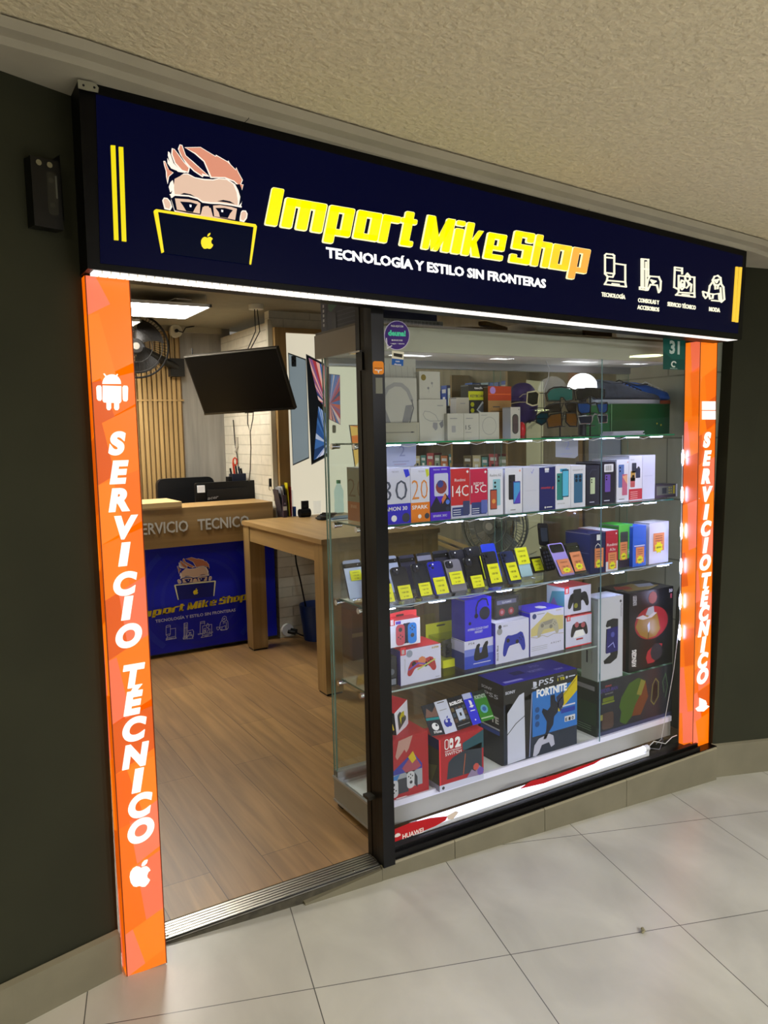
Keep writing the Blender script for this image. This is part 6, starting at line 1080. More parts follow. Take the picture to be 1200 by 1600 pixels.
for ic, (u0, v0, u1), (x0, y0, x1) in zip(ics, ((943, 397, 977), (998, 404, 1032), (1051, 416, 1084), (1096, 430, 1131)), ((259, 978, 275), (286, 974, 303), (312, 971, 331), (338, 966, 357))):
    k_ = (x1-x0)/(u1-u0); m = MB()
    for L in ic: px_stroke(lambda p: m.poly([ay(x, y, 5.2120) for x, y in p], PW), [(x0+(a-u0)*k_, y0+(b-v0)*k_-.3*(x0+(a-u0)*k_-x0)) for a, b in L], .7)
    m.build('printed_icon', t)
# desk
t = empty('oak_desk', 'oak desk with thick square legs, one end against the counter', 'desk', (2.3, 4.45, 0)); ZD = .908
MB().box(1.897, 2.705, 3.868, 5.12, ZD-.028, ZD, OAKY).build('desk_top', t)
for x, y in ((1.905, 3.876), (2.585, 3.876), (1.905, 5.005)): m = MB(); m.box(x, x+.11, y, y+.11, .012, ZD-.028, OAKZ).box(x+.005, x+.105, y+.005, y+.105, 0, .012, BLACK); m.build('leg', t)
m = MB(); m.box(1.91, 1.93, 3.986, 5.005, ZD-.135, ZD-.028, OAKY).box(2.67, 2.69, 3.986, 5.005, ZD-.135, ZD-.028, OAKY).box(2.015, 2.585, 3.882, 3.90, ZD-.145, ZD-.028, OAK).box(2.015, 2.585, 5.09, 5.108, ZD-.135, ZD-.028, OAK); m.build('apron', t)
# wall screen hanging from the ceiling
def rot(a, b, c): return Matrix.Rotation(a, 3, 'Z') @ Matrix.Rotation(b, 3, 'X') @ Matrix.Rotation(c, 3, 'Y')
t = empty('television', 'black flat television hanging tilted from the ceiling above the counter', 'television', (1.863, 4.968, 1.848)); t.rotation_mode = 'QUATERNION'; t.rotation_quaternion = rot(-.951, .453, -.025).to_quaternion()
G_ = Fr((0, 0, 0), (1, 0, 0), (0, 0, 1)); w_, h_ = .365, .215
m = MB(); m.prism(G_, [(-w_, -h_), (w_, -h_), (w_, h_), (-w_, h_)], -.03, 0, mat('#16130f', .3)); m.prism(G_, [(-.2, -.13), (.2, -.13), (.2, .13), (-.2, .13)], -.06, -.03, BLACK); m.build('body', t, True)
m = MB(); m.prism(G_, [(-w_+.009, -h_+.016), (w_-.009, -h_+.016), (w_-.009, h_-.009), (-w_+.009, h_-.009)], 0, .0012, mat('#060403', .3, spec=.1)); m.build('screen', t, True)
MB().prism(G_, [(-w_, -h_), (w_, -h_), (w_, -h_+.013), (-w_, -h_+.013)], 0, .004, mat('#0f0c0a', .15)).build('lower_bezel', t, True); MB().prism(G_, [(-w_, h_-.006), (w_, h_-.006), (w_, h_), (-w_, h_)], 0, .004, mat('#55534e', .3)).build('upper_bezel', t, True); MB().prism(G_, [(-.03, -h_-.006), (.03, -h_-.006), (.03, -h_), (-.03, -h_)], -.01, .003, BLACK).build('sensor', t, True)
c = Vector((2.03, 5.03, 2.375)); t = empty('ceiling_mount', 'white round ceiling rose with black wires holding the television', 'ceiling mount', c)
MB().cyl((c.x, c.y, 2.345), (c.x, c.y, 2.375), .05, mat('#d6d0bf', .5), 24).build('ceiling_rose', t)
m = MB(); [m.tube([(c.x-.012+dx, c.y, 2.345), (c.x-.01+dx*1.5, c.y, 2.2), (1.93+dx*.7, 5.03, 2.02), (1.90+dx, 5.0, 1.9)], .0035, BLACK, 6) for dx in (0, .02)]; m.tube([(1.66, 5.30, 2.1), (1.66, 5.30, 2.0)], .004, BLACK, 6); m.build('wire', t)
m = MB(); a = [ay(x, y, 5.35) for x, y in ((387, 640), (387, 662), (391, 676), (395, 655), (396, 642))]; m.tube(a, .004, BLACK, 6); m.tube([ay(x, y, 5.35) for x, y in ((391, 674), (392, 700), (391, 735), (389, 752))], .004, mat('#4b4438', .5), 6); tag(m.build('cable'), 'dark cable looping from the television down towards the counter', 'cable')
# ceiling panels
t1 = None
for (cx, cy, sz, lab) in ((1.36, 5.055, .55, 'square white ceiling light panel nearest the door, cut by the orange column'), (1.12, 5.83, .55, 'square white ceiling light panel further back, mostly behind the orange column')):
    t1 = empty('ceiling_light', lab, 'ceiling light', (cx, cy, 2.345)); a = math.radians(-1.5)
    m = MB(); m.box(cx-sz/2+.012, cx+sz/2-.012, cy-sz/2+.012, cy+sz/2-.012, 2.30, 2.304, emi('#fffaf0', 38.0)); m.build('diffuser', t1)
    m = MB(); m.box(cx-sz/2, cx+sz/2, cy-sz/2, cy-sz/2+.012, 2.298, 2.316, WHITE).box(cx-sz/2, cx+sz/2, cy+sz/2-.012, cy+sz/2, 2.298, 2.316, WHITE).box(cx-sz/2, cx-sz/2+.012, cy-sz/2, cy+sz/2, 2.298, 2.316, WHITE).box(cx+sz/2-.012, cx+sz/2, cy-sz/2, cy+sz/2, 2.298, 2.316, WHITE).box(cx-sz/2+.01, cx+sz/2-.01, cy-sz/2+.01, cy+sz/2-.01, 2.306, 2.314, WHITE); m.build('frame', t1)
    m = MB(); [m.tube([(cx+u*sz/2*.9, cy+v*sz/2*.9, 2.314), (cx+u*sz/2*.9, cy+v*sz/2*.9, 2.375)], .0018, WIREW, 5) for u in (-1, 1) for v in (-1, 1)]; m.tube([(cx, cy-.2, 2.316), (cx+.05, cy-.26, 2.34), (cx+.12, cy-.22, 2.35), (cx+.14, cy-.3, 2.33), (cx+.05, cy-.3, 2.33)], .002, WIREW, 5); m.build('hanger', t1)
# ceiling detector and cord
c = ay(273, 518, 6.2); t = empty('junction_box', 'round white junction box with a black plug high on the slat panel', 'junction box', c)
MB().cyl((c.x, 6.2, c.z), (c.x, 6.16, c.z), .05, mat('#cfc9b4', .5), 24).build('round_cover', t); m = MB(); m.cyl((c.x, 6.16, c.z), (c.x, 6.14, c.z), .014, BLACK, 14).tube([(c.x, 6.145, c.z), (c.x+.05, 6.15, c.z-.01), (c.x+.08, 6.17, c.z+.03), (c.x+.15, 6.17, c.z+.045)], .005, BLACK, 6).tube([(c.x-.03, 6.19, c.z-.03), (c.x-.035, 6.19, c.z-.35)], .003, mat('#5a4a30'), 5); m.build('plug_and_cord', t)
# fans
def fan(label, c, R, aim, metal, blade, hub_m, mount):
    t = empty('fan', label, 'fan', c); aim = Vector(aim).normalized(); U = Vector((-aim.y, aim.x, 0)).normalized()*-1; V = U.cross(aim).normalized(); V = V if V.z > 0 else -V; c = Vector(c)
    def P(r, a, n): return c+U*r*math.cos(a)+V*r*math.sin(a)+aim*n
    for nm, s in (('front_guard', 1), ('rear_guard', -1)):
        m = MB()
        for r, n in ((R, .0), (R*.97, .035), (R*.8, .05), (R*.5, .058), (R*.22, .06)): m.tube([P(r, 2*math.pi*i/36, s*n) for i in range(36)], .0028 if r < R else .005, metal, 5, True)
        for k in range(60):
            a = 2*math.pi*k/60; m.tube([P(R*.2, a, s*.06), P(R*.6, a+.12, s*.056), P(R*.96, a+.2, s*.036), P(R, a+.2, 0)], .0014, metal, 4)
        m.build(nm, t)
    for k in range(3):
        m = MB(); vs = []; nr, na = 6, 6
        for i in range(nr+1):
            for j in range(na+1):
                r = R*(.16+.7*i/nr); a = 2*math.pi*k/3+(j/na-.5)*(1.0+.35*i/nr)+.25*i/nr; vs.append(P(r, a, .018*(j/na-.5)*2))
        fs = [(i*(na+1)+j, i*(na+1)+j+1, (i+1)*(na+1)+j+1, (i+1)*(na+1)+j) for i in range(nr) for j in range(na)]
        m.add(vs, fs, blade, True); m.add([v-aim*.0015 for v in vs], [f[::-1] for f in fs], blade, True); m.build('blade', t)
    m = MB(); m.cyl(P(0, 0, -.05), P(0, 0, .03), R*.17, blade, 24); m.build('hub', t)
    m = MB(); m.cyl(P(0, 0, .06), P(0, 0, .068), R*.21, metal, 24); m.cyl(P(0, 0, .068), P(0, 0, .071), R*.11, hub_m, 24); m.pr(Fr(P(-R*.1, 0, .0715)-V*R*.07, U if U.cross(V).dot(aim) > 0 else -U, V, R*.2, R*.16), [(.2, .1), (.5, .9), (.8, .1), (.5, .3)], DARK, 1); m.build('badge', t)
    m = MB(); m.cyl(P(0, 0, -.06), P(0, 0, -.16), R*.26, metal, 20, R*.2); m.build('motor', t); mount(t, P); return t
c = Vector(ay(213, 541, 5.93))
def wallmount(t, P):
    m = MB(); a = P(0, 0, -.14); b = Vector((a.x+.33, 6.16, a.z-.14)); m.cyl(a, b, .03, mat('#1c1a17', .4), 14, .035); m.box(b.x-.06, b.x+.05, 6.13, 6.212, b.z-.07, b.z+.07, mat('#1c1a17', .4)); m.build('wall_arm', t)
fan('black wall fan high on the slat panel, left part behind the orange column', c, .232, (-.25, -1, -.08), mat('#120f0c', .4, .2), mat('#17130f', .4), mat('#6a675e', .4), wallmount)
c = Vector((2.93, 3.62, .93))
def pedestal(t, P):
    m = MB(); a = P(0, 0, -.13); m.cyl((a.x, a.y, a.z), (a.x, a.y, .03), .018, mat('#a9a8a0', .4, .4), 14).cyl((a.x, a.y, a.z-.02), (a.x, a.y, a.z-.12), .035, mat('#9a9a98', .4), 14); m.build('pole', t); MB().cyl((a.x, a.y, 0), (a.x, a.y, .03), .16, mat('#a9a8a0', .5), 28, .13).build('floor_base', t)
fan('grey pedestal fan seen side-on through the cabinet behind the flip phone', c, .21, (-1, -.45, 0), mat('#8f918f', .35, .4), mat('#9fa19d', .35), mat('#cfcac0', .4), pedestal)
# lit poster panel on the corner wall, with its oak frame
pa = ay(431, 516, 5.19); t = empty('lit_poster', 'large cream lit poster of two tablets in an oak frame on the corner wall', 'poster', (2.7, 5.2, .92)); zt_ = 2.255
m = MB(); m.box(2.218, 2.302, 5.165, 5.22, .85, zt_, OAKZ).box(2.302, 3.165, 5.165, 5.22, zt_-.035, zt_, OAK); m.build('oak_frame', t)
MB().box(2.302, 3.165, 5.19, 5.22, .80, zt_-.035, emi('#f3ead0', .72)).build('backlit_panel', t)
def tablet(name, Q, body, pr_=None, th=.004):
    P = [(ay(x, y, 5.188).x, ay(x, y, 5.188).z) for x, y in Q]; m = MB(); G_ = Fr((0, 5.188, 0), (1, 0, 0), (0, 0, 1)); m.prism(G_, P, 0, .0012, mat('#5f6a74', .4)); cx = sum(a for a, b in P)/4; cz = sum(b for a, b in P)/4
    I = [(cx+(a-cx)*.94, cz+(b-cz)*.975) for a, b in P]; m.prism(G_, I, .0012, .002, body)
    if pr_: pr_(m, I)
    return m.build(name, t)
def burst(cols, cu, cv, n=40):
    def f(m, I):
        B = lambda u, v: tuple((I[3][k]*(1-u)+I[2][k]*u)*(1-v)+(I[0][k]*(1-u)+I[1][k]*u)*v for k in (0, 1))
        edge = [(i/n*4) for i in range(n+1)]
        def E_(s):
            s %= 4; return (s, 0) if s < 1 else ((1, s-1) if s < 2 else ((3-s, 1) if s < 3 else (0, 4-s)))
        rr_ = random.Random(5)
        for a, b in zip(edge, edge[1:]):
            p = [(cu, cv), E_(a), E_((a+b)/2), E_(b)]; m.poly([(B(u, v)[0], 5.1858, B(u, v)[1]) for u, v in p], rr_.choice(cols))
    return f
Bc = [emi(c_, .7) for c_ in ('#23406c', '#3b6aa8', '#5a86c0', '#b9c4dc', '#2c5590', '#d8d8e8')]; Rc = [emi(c_, .7) for c_ in ('#b03c44', '#d0686a', '#e8b0a0', '#8a5a88', '#e0c0b8', '#c8503c')]; Oc = [emi(c_, .7) for c_ in ('#e87a2c', '#f0c060', '#f0e0b0', '#d8542c', '#e8a040')]
def back_(m, I): G_ = Fr((0, 5.1858, 0), (1, 0, 0), (0, 0, 1)); a = ay(455, 556, 5.186); b = ay(463, 573, 5.186); m.prism(G_, rr(a.x, b.z, b.x, a.z, .006), 0, .0008, mat('#3a4047')); [m.prism(G_, circ(a.x+(b.x-a.x)*u, b.z+(a.z-b.z)*v, .006, .006, 0, 330, 8), .0008, .0014, BLACK) for u, v in ((.35, .7), (.35, .35), (.7, .55))]
tablet('tablet_back_picture', ((450, 551), (478, 561), (483, 716), (457.5, 727.5)), emi('#93a2a8', .55), back_)
tablet('tablet_front_picture', ((478, 553), (514, 572), (514, 712), (486.5, 726.5)), mat('#2a3440', .35), None)
def sub(Q, cols, cu, cv, nm): tablet(nm, Q, mat('#2a3440', .35), burst(cols, cu, cv))
sub(((481, 558), (511, 573), (511, 640), (497, 625)), Rc+Bc[:2], .9, .1, 'ray_picture'); sub(((497, 634), (512, 648), (512, 708), (489, 720)), Bc, 1, .25, 'ray_picture'); sub(((514, 584), (531, 586), (532, 664), (514, 655)), Bc[:3]+Rc, .05, .35, 'ray_picture'); sub(((545, 664), (600, 664), (600, 770), (556, 745)), Oc, .9, .9, 'ray_picture')  # third one is a refracted double in the cabinet glass, drawn as print
m = MB(); a = ay(519, 664, 5.187); m.prism(Fr((0, 5.187, 0), (1, 0, 0), (0, 0, 1)), rr(a.x, a.z-.06, a.x+.03, a.z, .008), 0, .001, mat('#97a396')); m.build('camera_picture', t)
# notice LOCAL SEGURO, a pale film inside the shop
m = MB(); P = [ay(x, y, 4.6) for x, y in ((500, 580), (600, 566), (600, 664), (533, 664))]
# brochure holder and things on the desk
q = az(447, 808, ZD); t = empty('brochure_holder', 'clear brochure holder filled with leaflets at the far end of the desk', 'brochure holder', q)
m = MB(); m.box(q.x-.03, q.x+.06, q.y, q.y+.10, ZD, ZD+.004, ACR).box(q.x-.03, q.x-.027, q.y, q.y+.10, ZD, ZD+.17, ACR).box(q.x+.057, q.x+.06, q.y, q.y+.10, ZD, ZD+.19, ACR).box(q.x-.03, q.x+.06, q.y+.097, q.y+.10, ZD, ZD+.17, ACR); m.build('clear_case', t)
for i, (c_, dx, h, ln) in enumerate((('#3a3338', -.022, .20, -.5), ('#8c8c90', -.008, .215, -.42), ('#b9b9bd', .004, .22, -.36), ('#24242a', .015, .23, -.3), ('#c8b81e', .03, .245, -.16), ('#a02c34', .045, .215, .0))):
    m = MB(); x = q.x+dx; y0 = q.y+.006; m.hexa([(x, y0, ZD+.005), (x+.006, y0, ZD+.005), (x+.006, y0+.09, ZD+.005), (x, y0+.09, ZD+.005), (x+ln*.07, y0, ZD+h), (x+.006+ln*.07, y0, ZD+h), (x+.006+ln*.07, y0+.09, ZD+h), (x+ln*.07, y0+.09, ZD+h)], mat(c_, .5)); m.build('leaflet', t)
m = MB(); m.box(q.x-.028, q.x+.0, q.y-.02, q.y-.002, ZD, ZD+.16, mat('#3c2f38', .45)); F = Fr((q.x-.028, q.y-.02, ZD), (1, 0, 0), (0, 0, 1), .028, .16); m.rect(F, 0, .32, 1, .5, mat('#c9c2b8')); m.disc(F, .5, .62, .25, mat('#8a7a90'), 2); m.build('front_leaflet', t)
MB().box(q.x+.064, q.x+.08, q.y, q.y+.03, ZD, ZD+.07, mat('#1d4a9c', .4)).build('blue_card', t)
q = az(474, 808, ZD); t = empty('desk_camera', 'small black camera on a cradle on the desk', 'camera', q)
m = MB(); m.cyl((q.x-.03, q.y, ZD+.03), (q.x+.05, q.y, ZD+.03), .03, BLACK, 18); m.build('cradle', t); m = MB(); m.box(q.x-.005, q.x+.045, q.y+.0, q.y+.02, ZD+.05, ZD+.115, BLACK); F = Fr((q.x-.005, q.y, ZD+.05), (1, 0, 0), (0, 0, 1), .05, .065); m.disc(F, .4, .4, .16, mat('#30343c', .2), 1); m.build('camera_head', t)
q = az(493, 802, ZD); t = empty('pen_cup', 'clear cup with green marker, blue scissors and red pens on the desk', 'pen cup', q)
MB().cyl((q.x+.01, q.y, ZD), (q.x+.01, q.y, ZD+.095), .032, ACR, 20, .036, False).build('cup', t)
for c_, dx, tx, h, r in (('#9fbf1c', -.012, -.02, .10, .009), ('#23272a', -.004, -.012, .15, .007), ('#1b2a7a', .008, -.004, .19, .010), ('#b3223a', .022, .045, .14, .010), ('#c9c9c4', .012, .015, .12, .012)): MB().cyl((q.x+dx, q.y, ZD+.004), (q.x+tx, q.y+.004, ZD+h), r, mat(c_, .35), 12, r*.7).build('pen', t)
q = az(505, 812, ZD); m = MB(); rnd = random.Random(3)
for k in range(5): a0 = rnd.random()*6; m.tube([(q.x+.05*math.cos(a0+i*.7)+.012*k, q.y+.04*math.sin(a0+i*.7), ZD+.010+.007*k+.004*math.sin(i)) for i in range(9)], .007, mat(('#1a1a1c', '#3a332c', '#26282c')[k % 3], .5), 7)
tag(m.build('cable_tangle'), 'tangle of black cables on the desk in front of the pen cup', 'cable')
q = az(528, 800, ZD); b = Vector((ay(529, 760, 5.03).x, 5.03, ZD)); t = empty('water_bottle', 'clear water bottle with a green cap on the desk, beside the first phone box', 'bottle', b)
m = MB(); rs = [(.0, .03), (.01, .036), (.08, .036), (.1, .033), (.12, .036), (.17, .036), (.21, .02), (.225, .014)]
m.loft([[b+Vector((r*math.cos(i*math.pi/9), r*math.sin(i*math.pi/9), z)) for i in range(18)] for z, r in rs], glass((.78, .9, .95), 1.5)); m.build('bottle_body', t); MB().cyl(b+Vector((0, 0, .225)), b+Vector((0, 0, .25)), .016, mat('#1f9a6a', .4), 16).build('cap', t)
m = MB(); q = az(520, 812, ZD); m.box(q.x-.05, q.x+.3, q.y-.1, q.y+.1, ZD, ZD+.006, mat('#c9ced2', .4)).box(q.x-.03, q.x+.25, q.y-.06, q.y+.08, ZD+.006, ZD+.014, mat('#4a6a90', .5)); tag(m.build('folder'), 'white and blue folders lying on the desk behind the cabinet glass', 'folder')
# on and behind the counter
a, b = ay(305, 757, 5.62), ay(401, 750, 5.62); t = empty('monitor', 'black monitor standing behind the service counter, its back to the door', 'monitor', (1.95, 5.65, .84)); z0_, z1_ = .86, b.z
m = MB(); m.prism(Fr((a.x, 5.62, 0), (1, 0, 0), (0, 0, 1)), rr(0, z0_, b.x-a.x, z1_, .012), -.03, 0, mat('#0d0d0f', .45)); m.prism(Fr((a.x+.08, 5.60, 0), (1, 0, 0), (0, 0, 1)), rr(0, z0_+.03, b.x-a.x-.16, z1_-.05, .02), -.02, .0, mat('#121214', .5)); m.build('housing', t)
ctF = cfr(324, 781, 341, 778.5, 5, 5.5975); MB().text(ctF, 'acer', 0, 0, 1, mat('#8f9297', .3, .6), .03, w=1, shear=.25).build('maker_badge', t); MB().box(ay(309, 760, 5.6).x, ay(320, 760, 5.6).x, 5.6, 5.619, ay(309, 770, 5.6).z, ay(309, 759, 5.6).z, mat('#cdd0d8', .5)).build('sticker', t); m = MB(); m.box(1.90, 1.97, 5.645, 5.66, .79, .9, BLACK).box(1.84, 2.03, 5.60, 5.69, .78, .79, BLACK); m.build('stand', t)
struct_ = MB().box(1.3, 2.17, 5.575, 5.84, .75, .78, OAKD); tag(struct_.build('work_table'), 'oak work table behind the service counter', 'table')
a, b = ay(243, 750, 6.0), ay(331, 745, 6.0); t = empty('office_chair', 'black leather office chair behind the service counter', 'chair', (1.75, 6.05, 0)); LTH = mat('#0e0f12', .45)
m = MB(); m.prism(Fr((a.x, 5.95, 0), (1, 0, 0), (0, 0, 1)), rr(0, .62, b.x-a.x, b.z+.005, .05, 6), -.06, 0, LTH); m.build('backrest', t); m = MB(); m.prism(Fr((a.x-.02, 5.62, .44), (1, 0, 0), (0, 1, 0)), rr(0, .36, b.x-a.x+.04, .78-.44+.4-.36+.0, .05), 0, .07, LTH) if 0 else m.box(a.x, b.x, 5.88, 6.16, .44, .50, LTH); m.build('seat', t)
m = MB(); m.cyl((1.75, 5.98, .06), (1.75, 5.98, .44), .025, BLACK, 12); [m.cyl((1.75, 5.98, .08), (1.75+.27*math.cos(k*1.2566), 5.98+.2*math.sin(k*1.2566), .05), .018, BLACK, 8) for k in range(5)]; m.box(1.735, 1.765, 6.0, 6.03, .44, .7, BLACK); m.build('pedestal', t)
for k in range(5): MB().ball((1.75+.27*math.cos(k*1.2566), 5.98+.2*math.sin(k*1.2566), .026), .026, .026, .026, BLACK, 12, 8).build('castor', t)
q = ay(381, 750, 5.62); zb = 1.02; m = MB(); t = empty('tool_caddy', 'dark blue tool caddy with red scissors and pliers behind the monitor', 'tool caddy', (q.x, 5.7, .95)); zc_ = q.z
MB().box(q.x-.06, q.x+.05, 5.70, 5.78, zc_-.02, zc_+.045, mat('#141c30', .4)).build('caddy_box', t); MB().box(q.x-.09, q.x-.06, 5.71, 5.77, zc_-.02, zc_+.025, BLACK).build('side_cup', t)
for x0, c_, h in ((-.055, '#1a1a1c', .09), (-.03, '#b5301c', .13), (-.012, '#1e2226', .12), (.012, '#1a2a4a', .10), (.03, '#101114', .085)): MB().cyl((q.x+x0, 5.73, zc_+.02), (q.x+x0-.01, 5.73, zc_+h), .008, mat(c_, .4), 8).build('tool_handle', t)
m = MB(); m.tube([(q.x-.035+.016*math.cos(k*.785), 5.70, zc_+.14+.03*math.sin(k*.785)) for k in range(8)], .006, mat('#c03a1c', .4), 6, True); m.build('scissor_handle', t)
MB().box(q.x-.09, q.x+.06, 5.70, 5.79, .78, zc_-.021, mat('#1c1c1e', .5)).build('riser', t)
m = MB(); c = ax(371, 695, 2.195); m.cyl((2.197, c.y, c.z+.06), (2.19, c.y, c.z-.02), .014, mat('#b5b0a4', .3, .5), 12).cyl((2.19, c.y, c.z-.02), (2.175, c.y+.01, c.z-.06), .008, mat('#b5b0a4', .3, .5), 10).tube([(2.19, c.y+.06, c.z+.2), (2.19, c.y+.04, c.z+.0), (2.185, c.y-.02, c.z-.12), (2.17, c.y-.06, c.z-.2)], .004, BLACK, 6); tag(m.build('wall_handset'), 'grey handset with a black cord hanging on the white brick wall', 'handset')
m = MB(); c = ax(423, 754, 2.195); m.box(2.185, 2.199, c.y-.012, c.y+.012, c.z-.03, c.z+.03, BLACK).tube([(2.18, c.y, c.z-.025), (2.178, c.y-.01, c.z-.05), (2.19, c.y-.01, c.z-.055)], .003, CHROME, 5); tag(m.build('wall_lock'), 'small black latch on the white brick wall beside the oak frame', 'latch')
# socket and cable under the desk
c = ay(449, 984, 5.205); t = empty('wall_socket', 'round white wall socket with black plugs under the desk', 'socket', c)
MB().cyl((c.x, 5.22, c.z), (c.x, 5.19, c.z), .045, WHITE, 24).build('cover', t); m = MB(); m.cyl((c.x+.02, 5.19, c.z), (c.x+.06, 5.16, c.z-.01), .014, BLACK, 10).cyl((c.x+.0, 5.19, c.z-.01), (c.x+.04, 5.15, c.z-.02), .014, BLACK, 10)
m.tube([(c.x+.05, 5.16, c.z-.02)]+[ay(x, y, 5.12) for x, y in ((470, 992), (480, 996), (485, 985), (478, 950), (470, 910), (463, 880), (461, 862))], .006, BLACK, 8); m.build('plug_and_cable', t)
m = MB(); b = ay(491, 968, 5.1); m.loft([[Vector((b.x+r*math.cos(i*math.pi/8), 5.05+r*math.sin(i*math.pi/8), z)) for i in range(16)] for z, r in ((0, .10), (.005, .10), (.26, .13), (.262, .125), (.02, .095))], mat('#14285c', .4), caps=False); tag(m.build('waste_bin'), 'blue waste bin under the desk, half behind the near leg', 'bin')
m = MB(); m.box(2.36, 2.64, 4.4, 4.72, 0, .34, mat('#6a4a32', .6)); m.rect(Fr((2.36, 4.4, 0), (1, 0, 0), (0, 0, 1), .28, .34), 0, .46, 1, .54, mat('#9a7a50')); tag(m.build('cardboard_box'), 'brown storage box under the desk seen through the cabinet end', 'box')
# right wall behind the cabinet: posters, small shelf of boxed goods
def wallq(name, label, Q, mt, cat, pr_=None, x=3.165):
    P = [ax(a, b, x) for a, b in Q]; m = MB(); B = [p+Vector((.006, 0, 0)) for p in P]; m.add(P+B, [(0, 1, 2, 3), (7, 6, 5, 4), (0, 4, 5, 1), (1, 5, 6, 2), (2, 6, 7, 3), (3, 7, 4, 0)], mt)
    F = Fr(P[3], P[2]-P[3], P[0]-P[3], (P[2]-P[3]).length, (P[0]-P[3]).length); F.V = (P[0]-P[3]).normalized()
    if pr_: pr_(m, F)
    return tag(m.build(name), label, cat)
def piezas(m, F): m.text(F, 'Piezas originales', .28, .72, .02, mat('#6a6658'), 0, w=.52); m.pr(F, place(APPLE, .2, .73, .06, .05), ink, 1); m.disc(F, .14, .6, .09, mat('#c9c020'), 1, 16); m.text(F, 'C', .1, .585, .04, ink, .05, w=.08, l=2); [m.rect(F, .2, .5-.12*k, .8, .503-.12*k, mat('#8a8674')) for k in range(4)]; m.disc(F, .22, .56, .02, ink, 2); m.rect(F, .93, 0, .95, 1, mat('#8a8674'))
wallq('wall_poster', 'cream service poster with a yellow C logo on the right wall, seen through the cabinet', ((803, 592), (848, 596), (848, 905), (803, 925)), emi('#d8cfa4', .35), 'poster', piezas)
wallq('wall_poster', 'pale blue poster with a white arch on the right wall left of the tiles', ((920, 600), (969, 600), (969, 742), (920, 748)), mat('#9aa8c4', .5), 'poster', lambda m, F: (m.rect(F, .0, .42, 1, .55, mat('#a07a3c'), 1), m.pr(F, [(.0, .0), (1, 0), (1, .46), (.7, .5), (.35, .48), (0, .4)], mat('#aab6d6'), 2)))
for k, (a, b) in enumerate(((786, 800), (640, 660), (905, 910))):
    wallq('wall_batten', 'vertical oak batten on the right wall, '+('beside the cream service poster', 'furthest from the window', 'between the two posters')[k], ((a, 596), (b, 596), (b, 960), (a, 970)), OAKZ, 'batten', None, 3.160)
# shelf unit with boxed accessories on the right wall
t = empty('wall_shelf', 'glass-fronted oak wall shelf with boxed accessories on the right wall', 'shelf', (3.1, 4.2, 1.2))
for z_ in (1.20, 1.42, 1.62): MB().box(3.02, 3.168, 3.62, 4.70, z_, z_+.012, mat('#b5a582', .45)).build('shelf_board', t)
for y_ in (3.60, 4.16, 4.70): MB().box(3.02, 3.168, y_, y_+.018, 1.16, 1.86, OAKZ).build('upright', t)
pal = ['#2a52b8', '#2d5fc4', '#8fb0c8', '#34508c', '#3a6ad0', '#b8ccd8']; pal2 = ['#8a9a8c', '#b04a54', '#4a8a8c', '#c9c0a0', '#6a5a3c', '#357a84', '#b86a3c']
CN = dict(zip(pal+pal2, ('blue', 'mid blue', 'pale blue', 'dull navy', 'bright blue', 'pale grey-blue', 'sage', 'red', 'teal', 'beige', 'brown', 'dark teal', 'orange-brown')))
ORD = 'first second third fourth fifth sixth seventh eighth ninth tenth eleventh twelfth thirteenth fourteenth'.split()
rnd = random.Random(11)
for z_, cols, zz in ((1.632, pal, .16), (1.432, pal2, .12), (1.212, pal2, .13)):
    y = 3.64; i = 0
    while y < 4.62:
        w_ = rnd.uniform(.06, .085); h_ = zz*rnd.uniform(.85, 1.1); 
        if abs(y-4.16) < .10 and y < 4.18: y = 4.185
        c_ = cols[i % len(cols)]; m = MB(); m.box(3.05, 3.12, y, y+w_, z_+.0005, z_+h_, mat(c_, .45)); F = Fr((3.05, y+w_, z_), (0, -1, 0), (0, 0, 1), w_, h_); m.rect(F, .15, .7, .85, .85, mat('#d8dce4', .5), 1); m.rect(F, .3, .15, .7, .55, mat(('#e8ecf4', '#26303c', '#d0a040')[i % 3], .5), 1)
        row = {1.632: 'top', 1.432: 'middle', 1.212: 'bottom'}[z_]
        tag(m.build('accessory_box'), 'small '+CN[c_]+' accessory box on the '+row+' shelf board, '+ORD[i]+' from the window', 'box', 'boxed accessories, '+row+' board'); y += w_+.012; i += 1
# low bench with boards behind the cabinet
t = empty('board_stack', 'two long pale boards leaning low behind the desk leg, seen through the cabinet', 'boards', (2.95, 4.1, .7))
a0, a1 = ay(684, 838, 4.45), ay(737, 858, 3.9)
for k, dz in enumerate((0, -.045)): MB().obox((a0+a1)/2+Vector((0, 0, dz)), (a1-a0)/2, Vector((0, .02, 0)), Vector((0, 0, .012)), wood('#b79a66', 'y', .1)).build('board', t)
MB().box(2.72, 2.98, 3.95, 4.5, 0, .66, mat('#2c2c30', .5)).build('dark_cabinet', t)
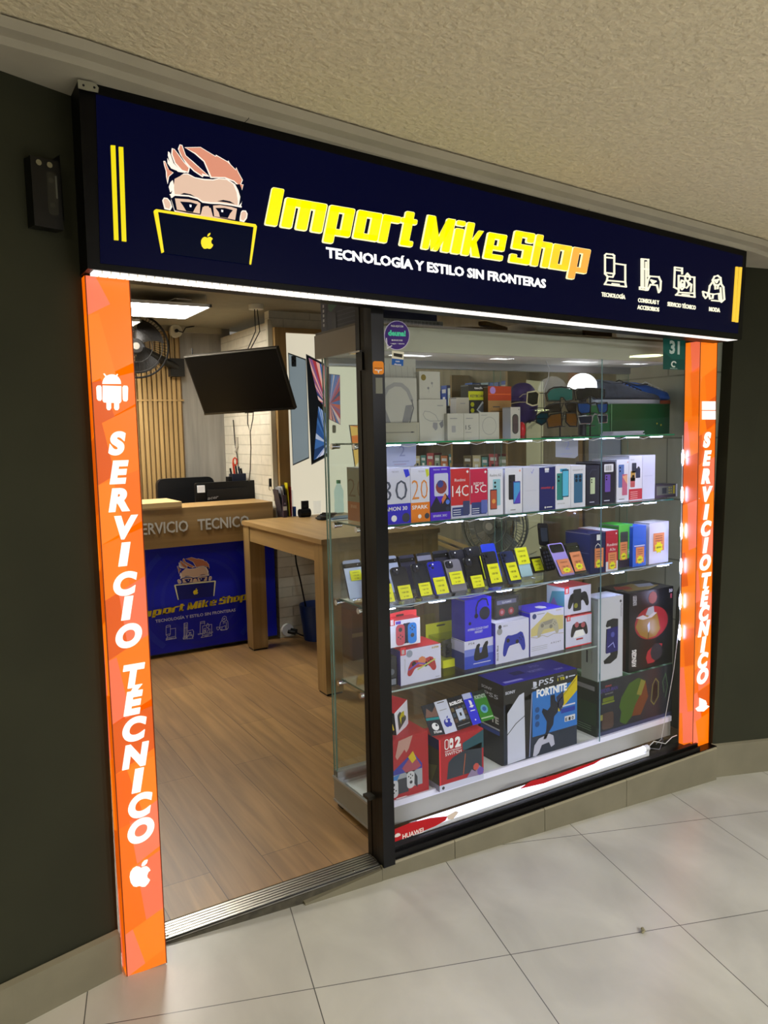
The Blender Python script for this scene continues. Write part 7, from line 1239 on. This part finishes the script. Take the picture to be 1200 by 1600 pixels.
# ================================================================ small things on the mall side
nl = nL; kL = nl.dot(Vector((.244, 2.1295, 0)))
def wlp(px, py, n=0): p = apl(px, py, nl, kL); return p - nl*(-n)*-1 if 0 else p + Vector((.286, -.958, 0))*n
t = empty('door_release_box', 'black fingerprint box mounted on the dark wall left of the sign', 'access control box', wlp(70, 305)); UU = Vector((.958, .286, 0)); P0 = wlp(98, 350); P1 = wlp(98, 248); 
pl = [wlp(63, 261, .001), wlp(91, 243, .001), wlp(99, 345, .001), wlp(72, 358, .001)]; m = MB(); nn = Vector((.286, -.958, 0)); m.add([p for p in pl]+[p+nn*.006 for p in pl], [(3, 2, 1, 0), (4, 5, 6, 7), (0, 1, 5, 4), (1, 2, 6, 5), (2, 3, 7, 6), (3, 0, 4, 7)], mat('#0c0c0a', .3)); m.build('back_plate', t)
c = wlp(62, 308, .022); m = MB(); m.obox(c, UU*.036, nn*.02, Vector((0, 0, .082)), mat('#0b0b0a', .3)); m.build('housing', t)
c2 = c+nn*.0205; F = Fr(c2-UU*.036-Vector((0, 0, .082)), UU, (0, 0, 1), .072, .164); m = MB(); m.rrect(F, .5, .2, .86, .82, .12, mat('#24241f', .25), 1); [m.disc(F, .66, v, .09, mat('#34342c', .2), 2) for v in (.34, .7)]; m.rect(F, .8, .45, .86, .78, mat('#55564c', .3), 2); m.build('keypad_face', t)
for u in (.25, .62): MB().cyl(F.P(.072*u, .15, 0), F.P(.072*u, .15, .004), .007, mat('#8b8a78', .2, .8), 12).build('screw', t)
t = empty('fixing_plate', 'pale metal fixing plate with two holes at the upper left corner of the sign', 'bracket', ay(135, 135, 2.05)); m = MB(); G_ = Fr((0, 2.050, 0), (1, 0, 0), (0, 0, 1)); m.prism(G_, [(ay(x, y, 2.05).x, ay(x, y, 2.05).z) for x, y in ((121, 124.5), (143, 129), (150, 132), (154, 138), (153, 145), (137, 142), (122, 138))], 0, .003, mat('#8f8d7c', .5)); [m.prism(G_, circ(ay(x, y, 2.05).x, ay(x, y, 2.05).z, .003, .003, 0, 330, 8), .003, .0034, BLACK) for x, y in ((130, 134), (147, 137.5))]; m.build('plate', t)
p = apl(1004, 1455, MN, MN.dot(Vector((0, 0, 1.5)))+FK+.004); m = MB(); rnd = random.Random(2)
for k in range(5): m.ball(p+Vector((rnd.uniform(-.008, .008), rnd.uniform(-.008, .008), .003)), .006, .005, .003, mat('#8a8468', .9), 7, 4)
tag(m.build('dry_crumb'), 'small dry leaf crumb lying on a joint of the mall floor tiles', 'debris')
# housings of the mall ceiling lamps, the added fill lamp included
for i, (x, y) in enumerate(MALL_LAMPS):
    z = mall_z(x, y, CK); o = MB().cyl((x, y, z-.012), (x, y, z+.02), .17, WHITE, 28).build('mall_ceiling_lamp'); tag(o, 'round white ceiling lamp of the mall corridor, '+('beyond the right end of the shop', 'far down the corridor', 'behind the viewer', 'left of the viewer', 'added mid-corridor for extra light')[i], 'ceiling lamp')
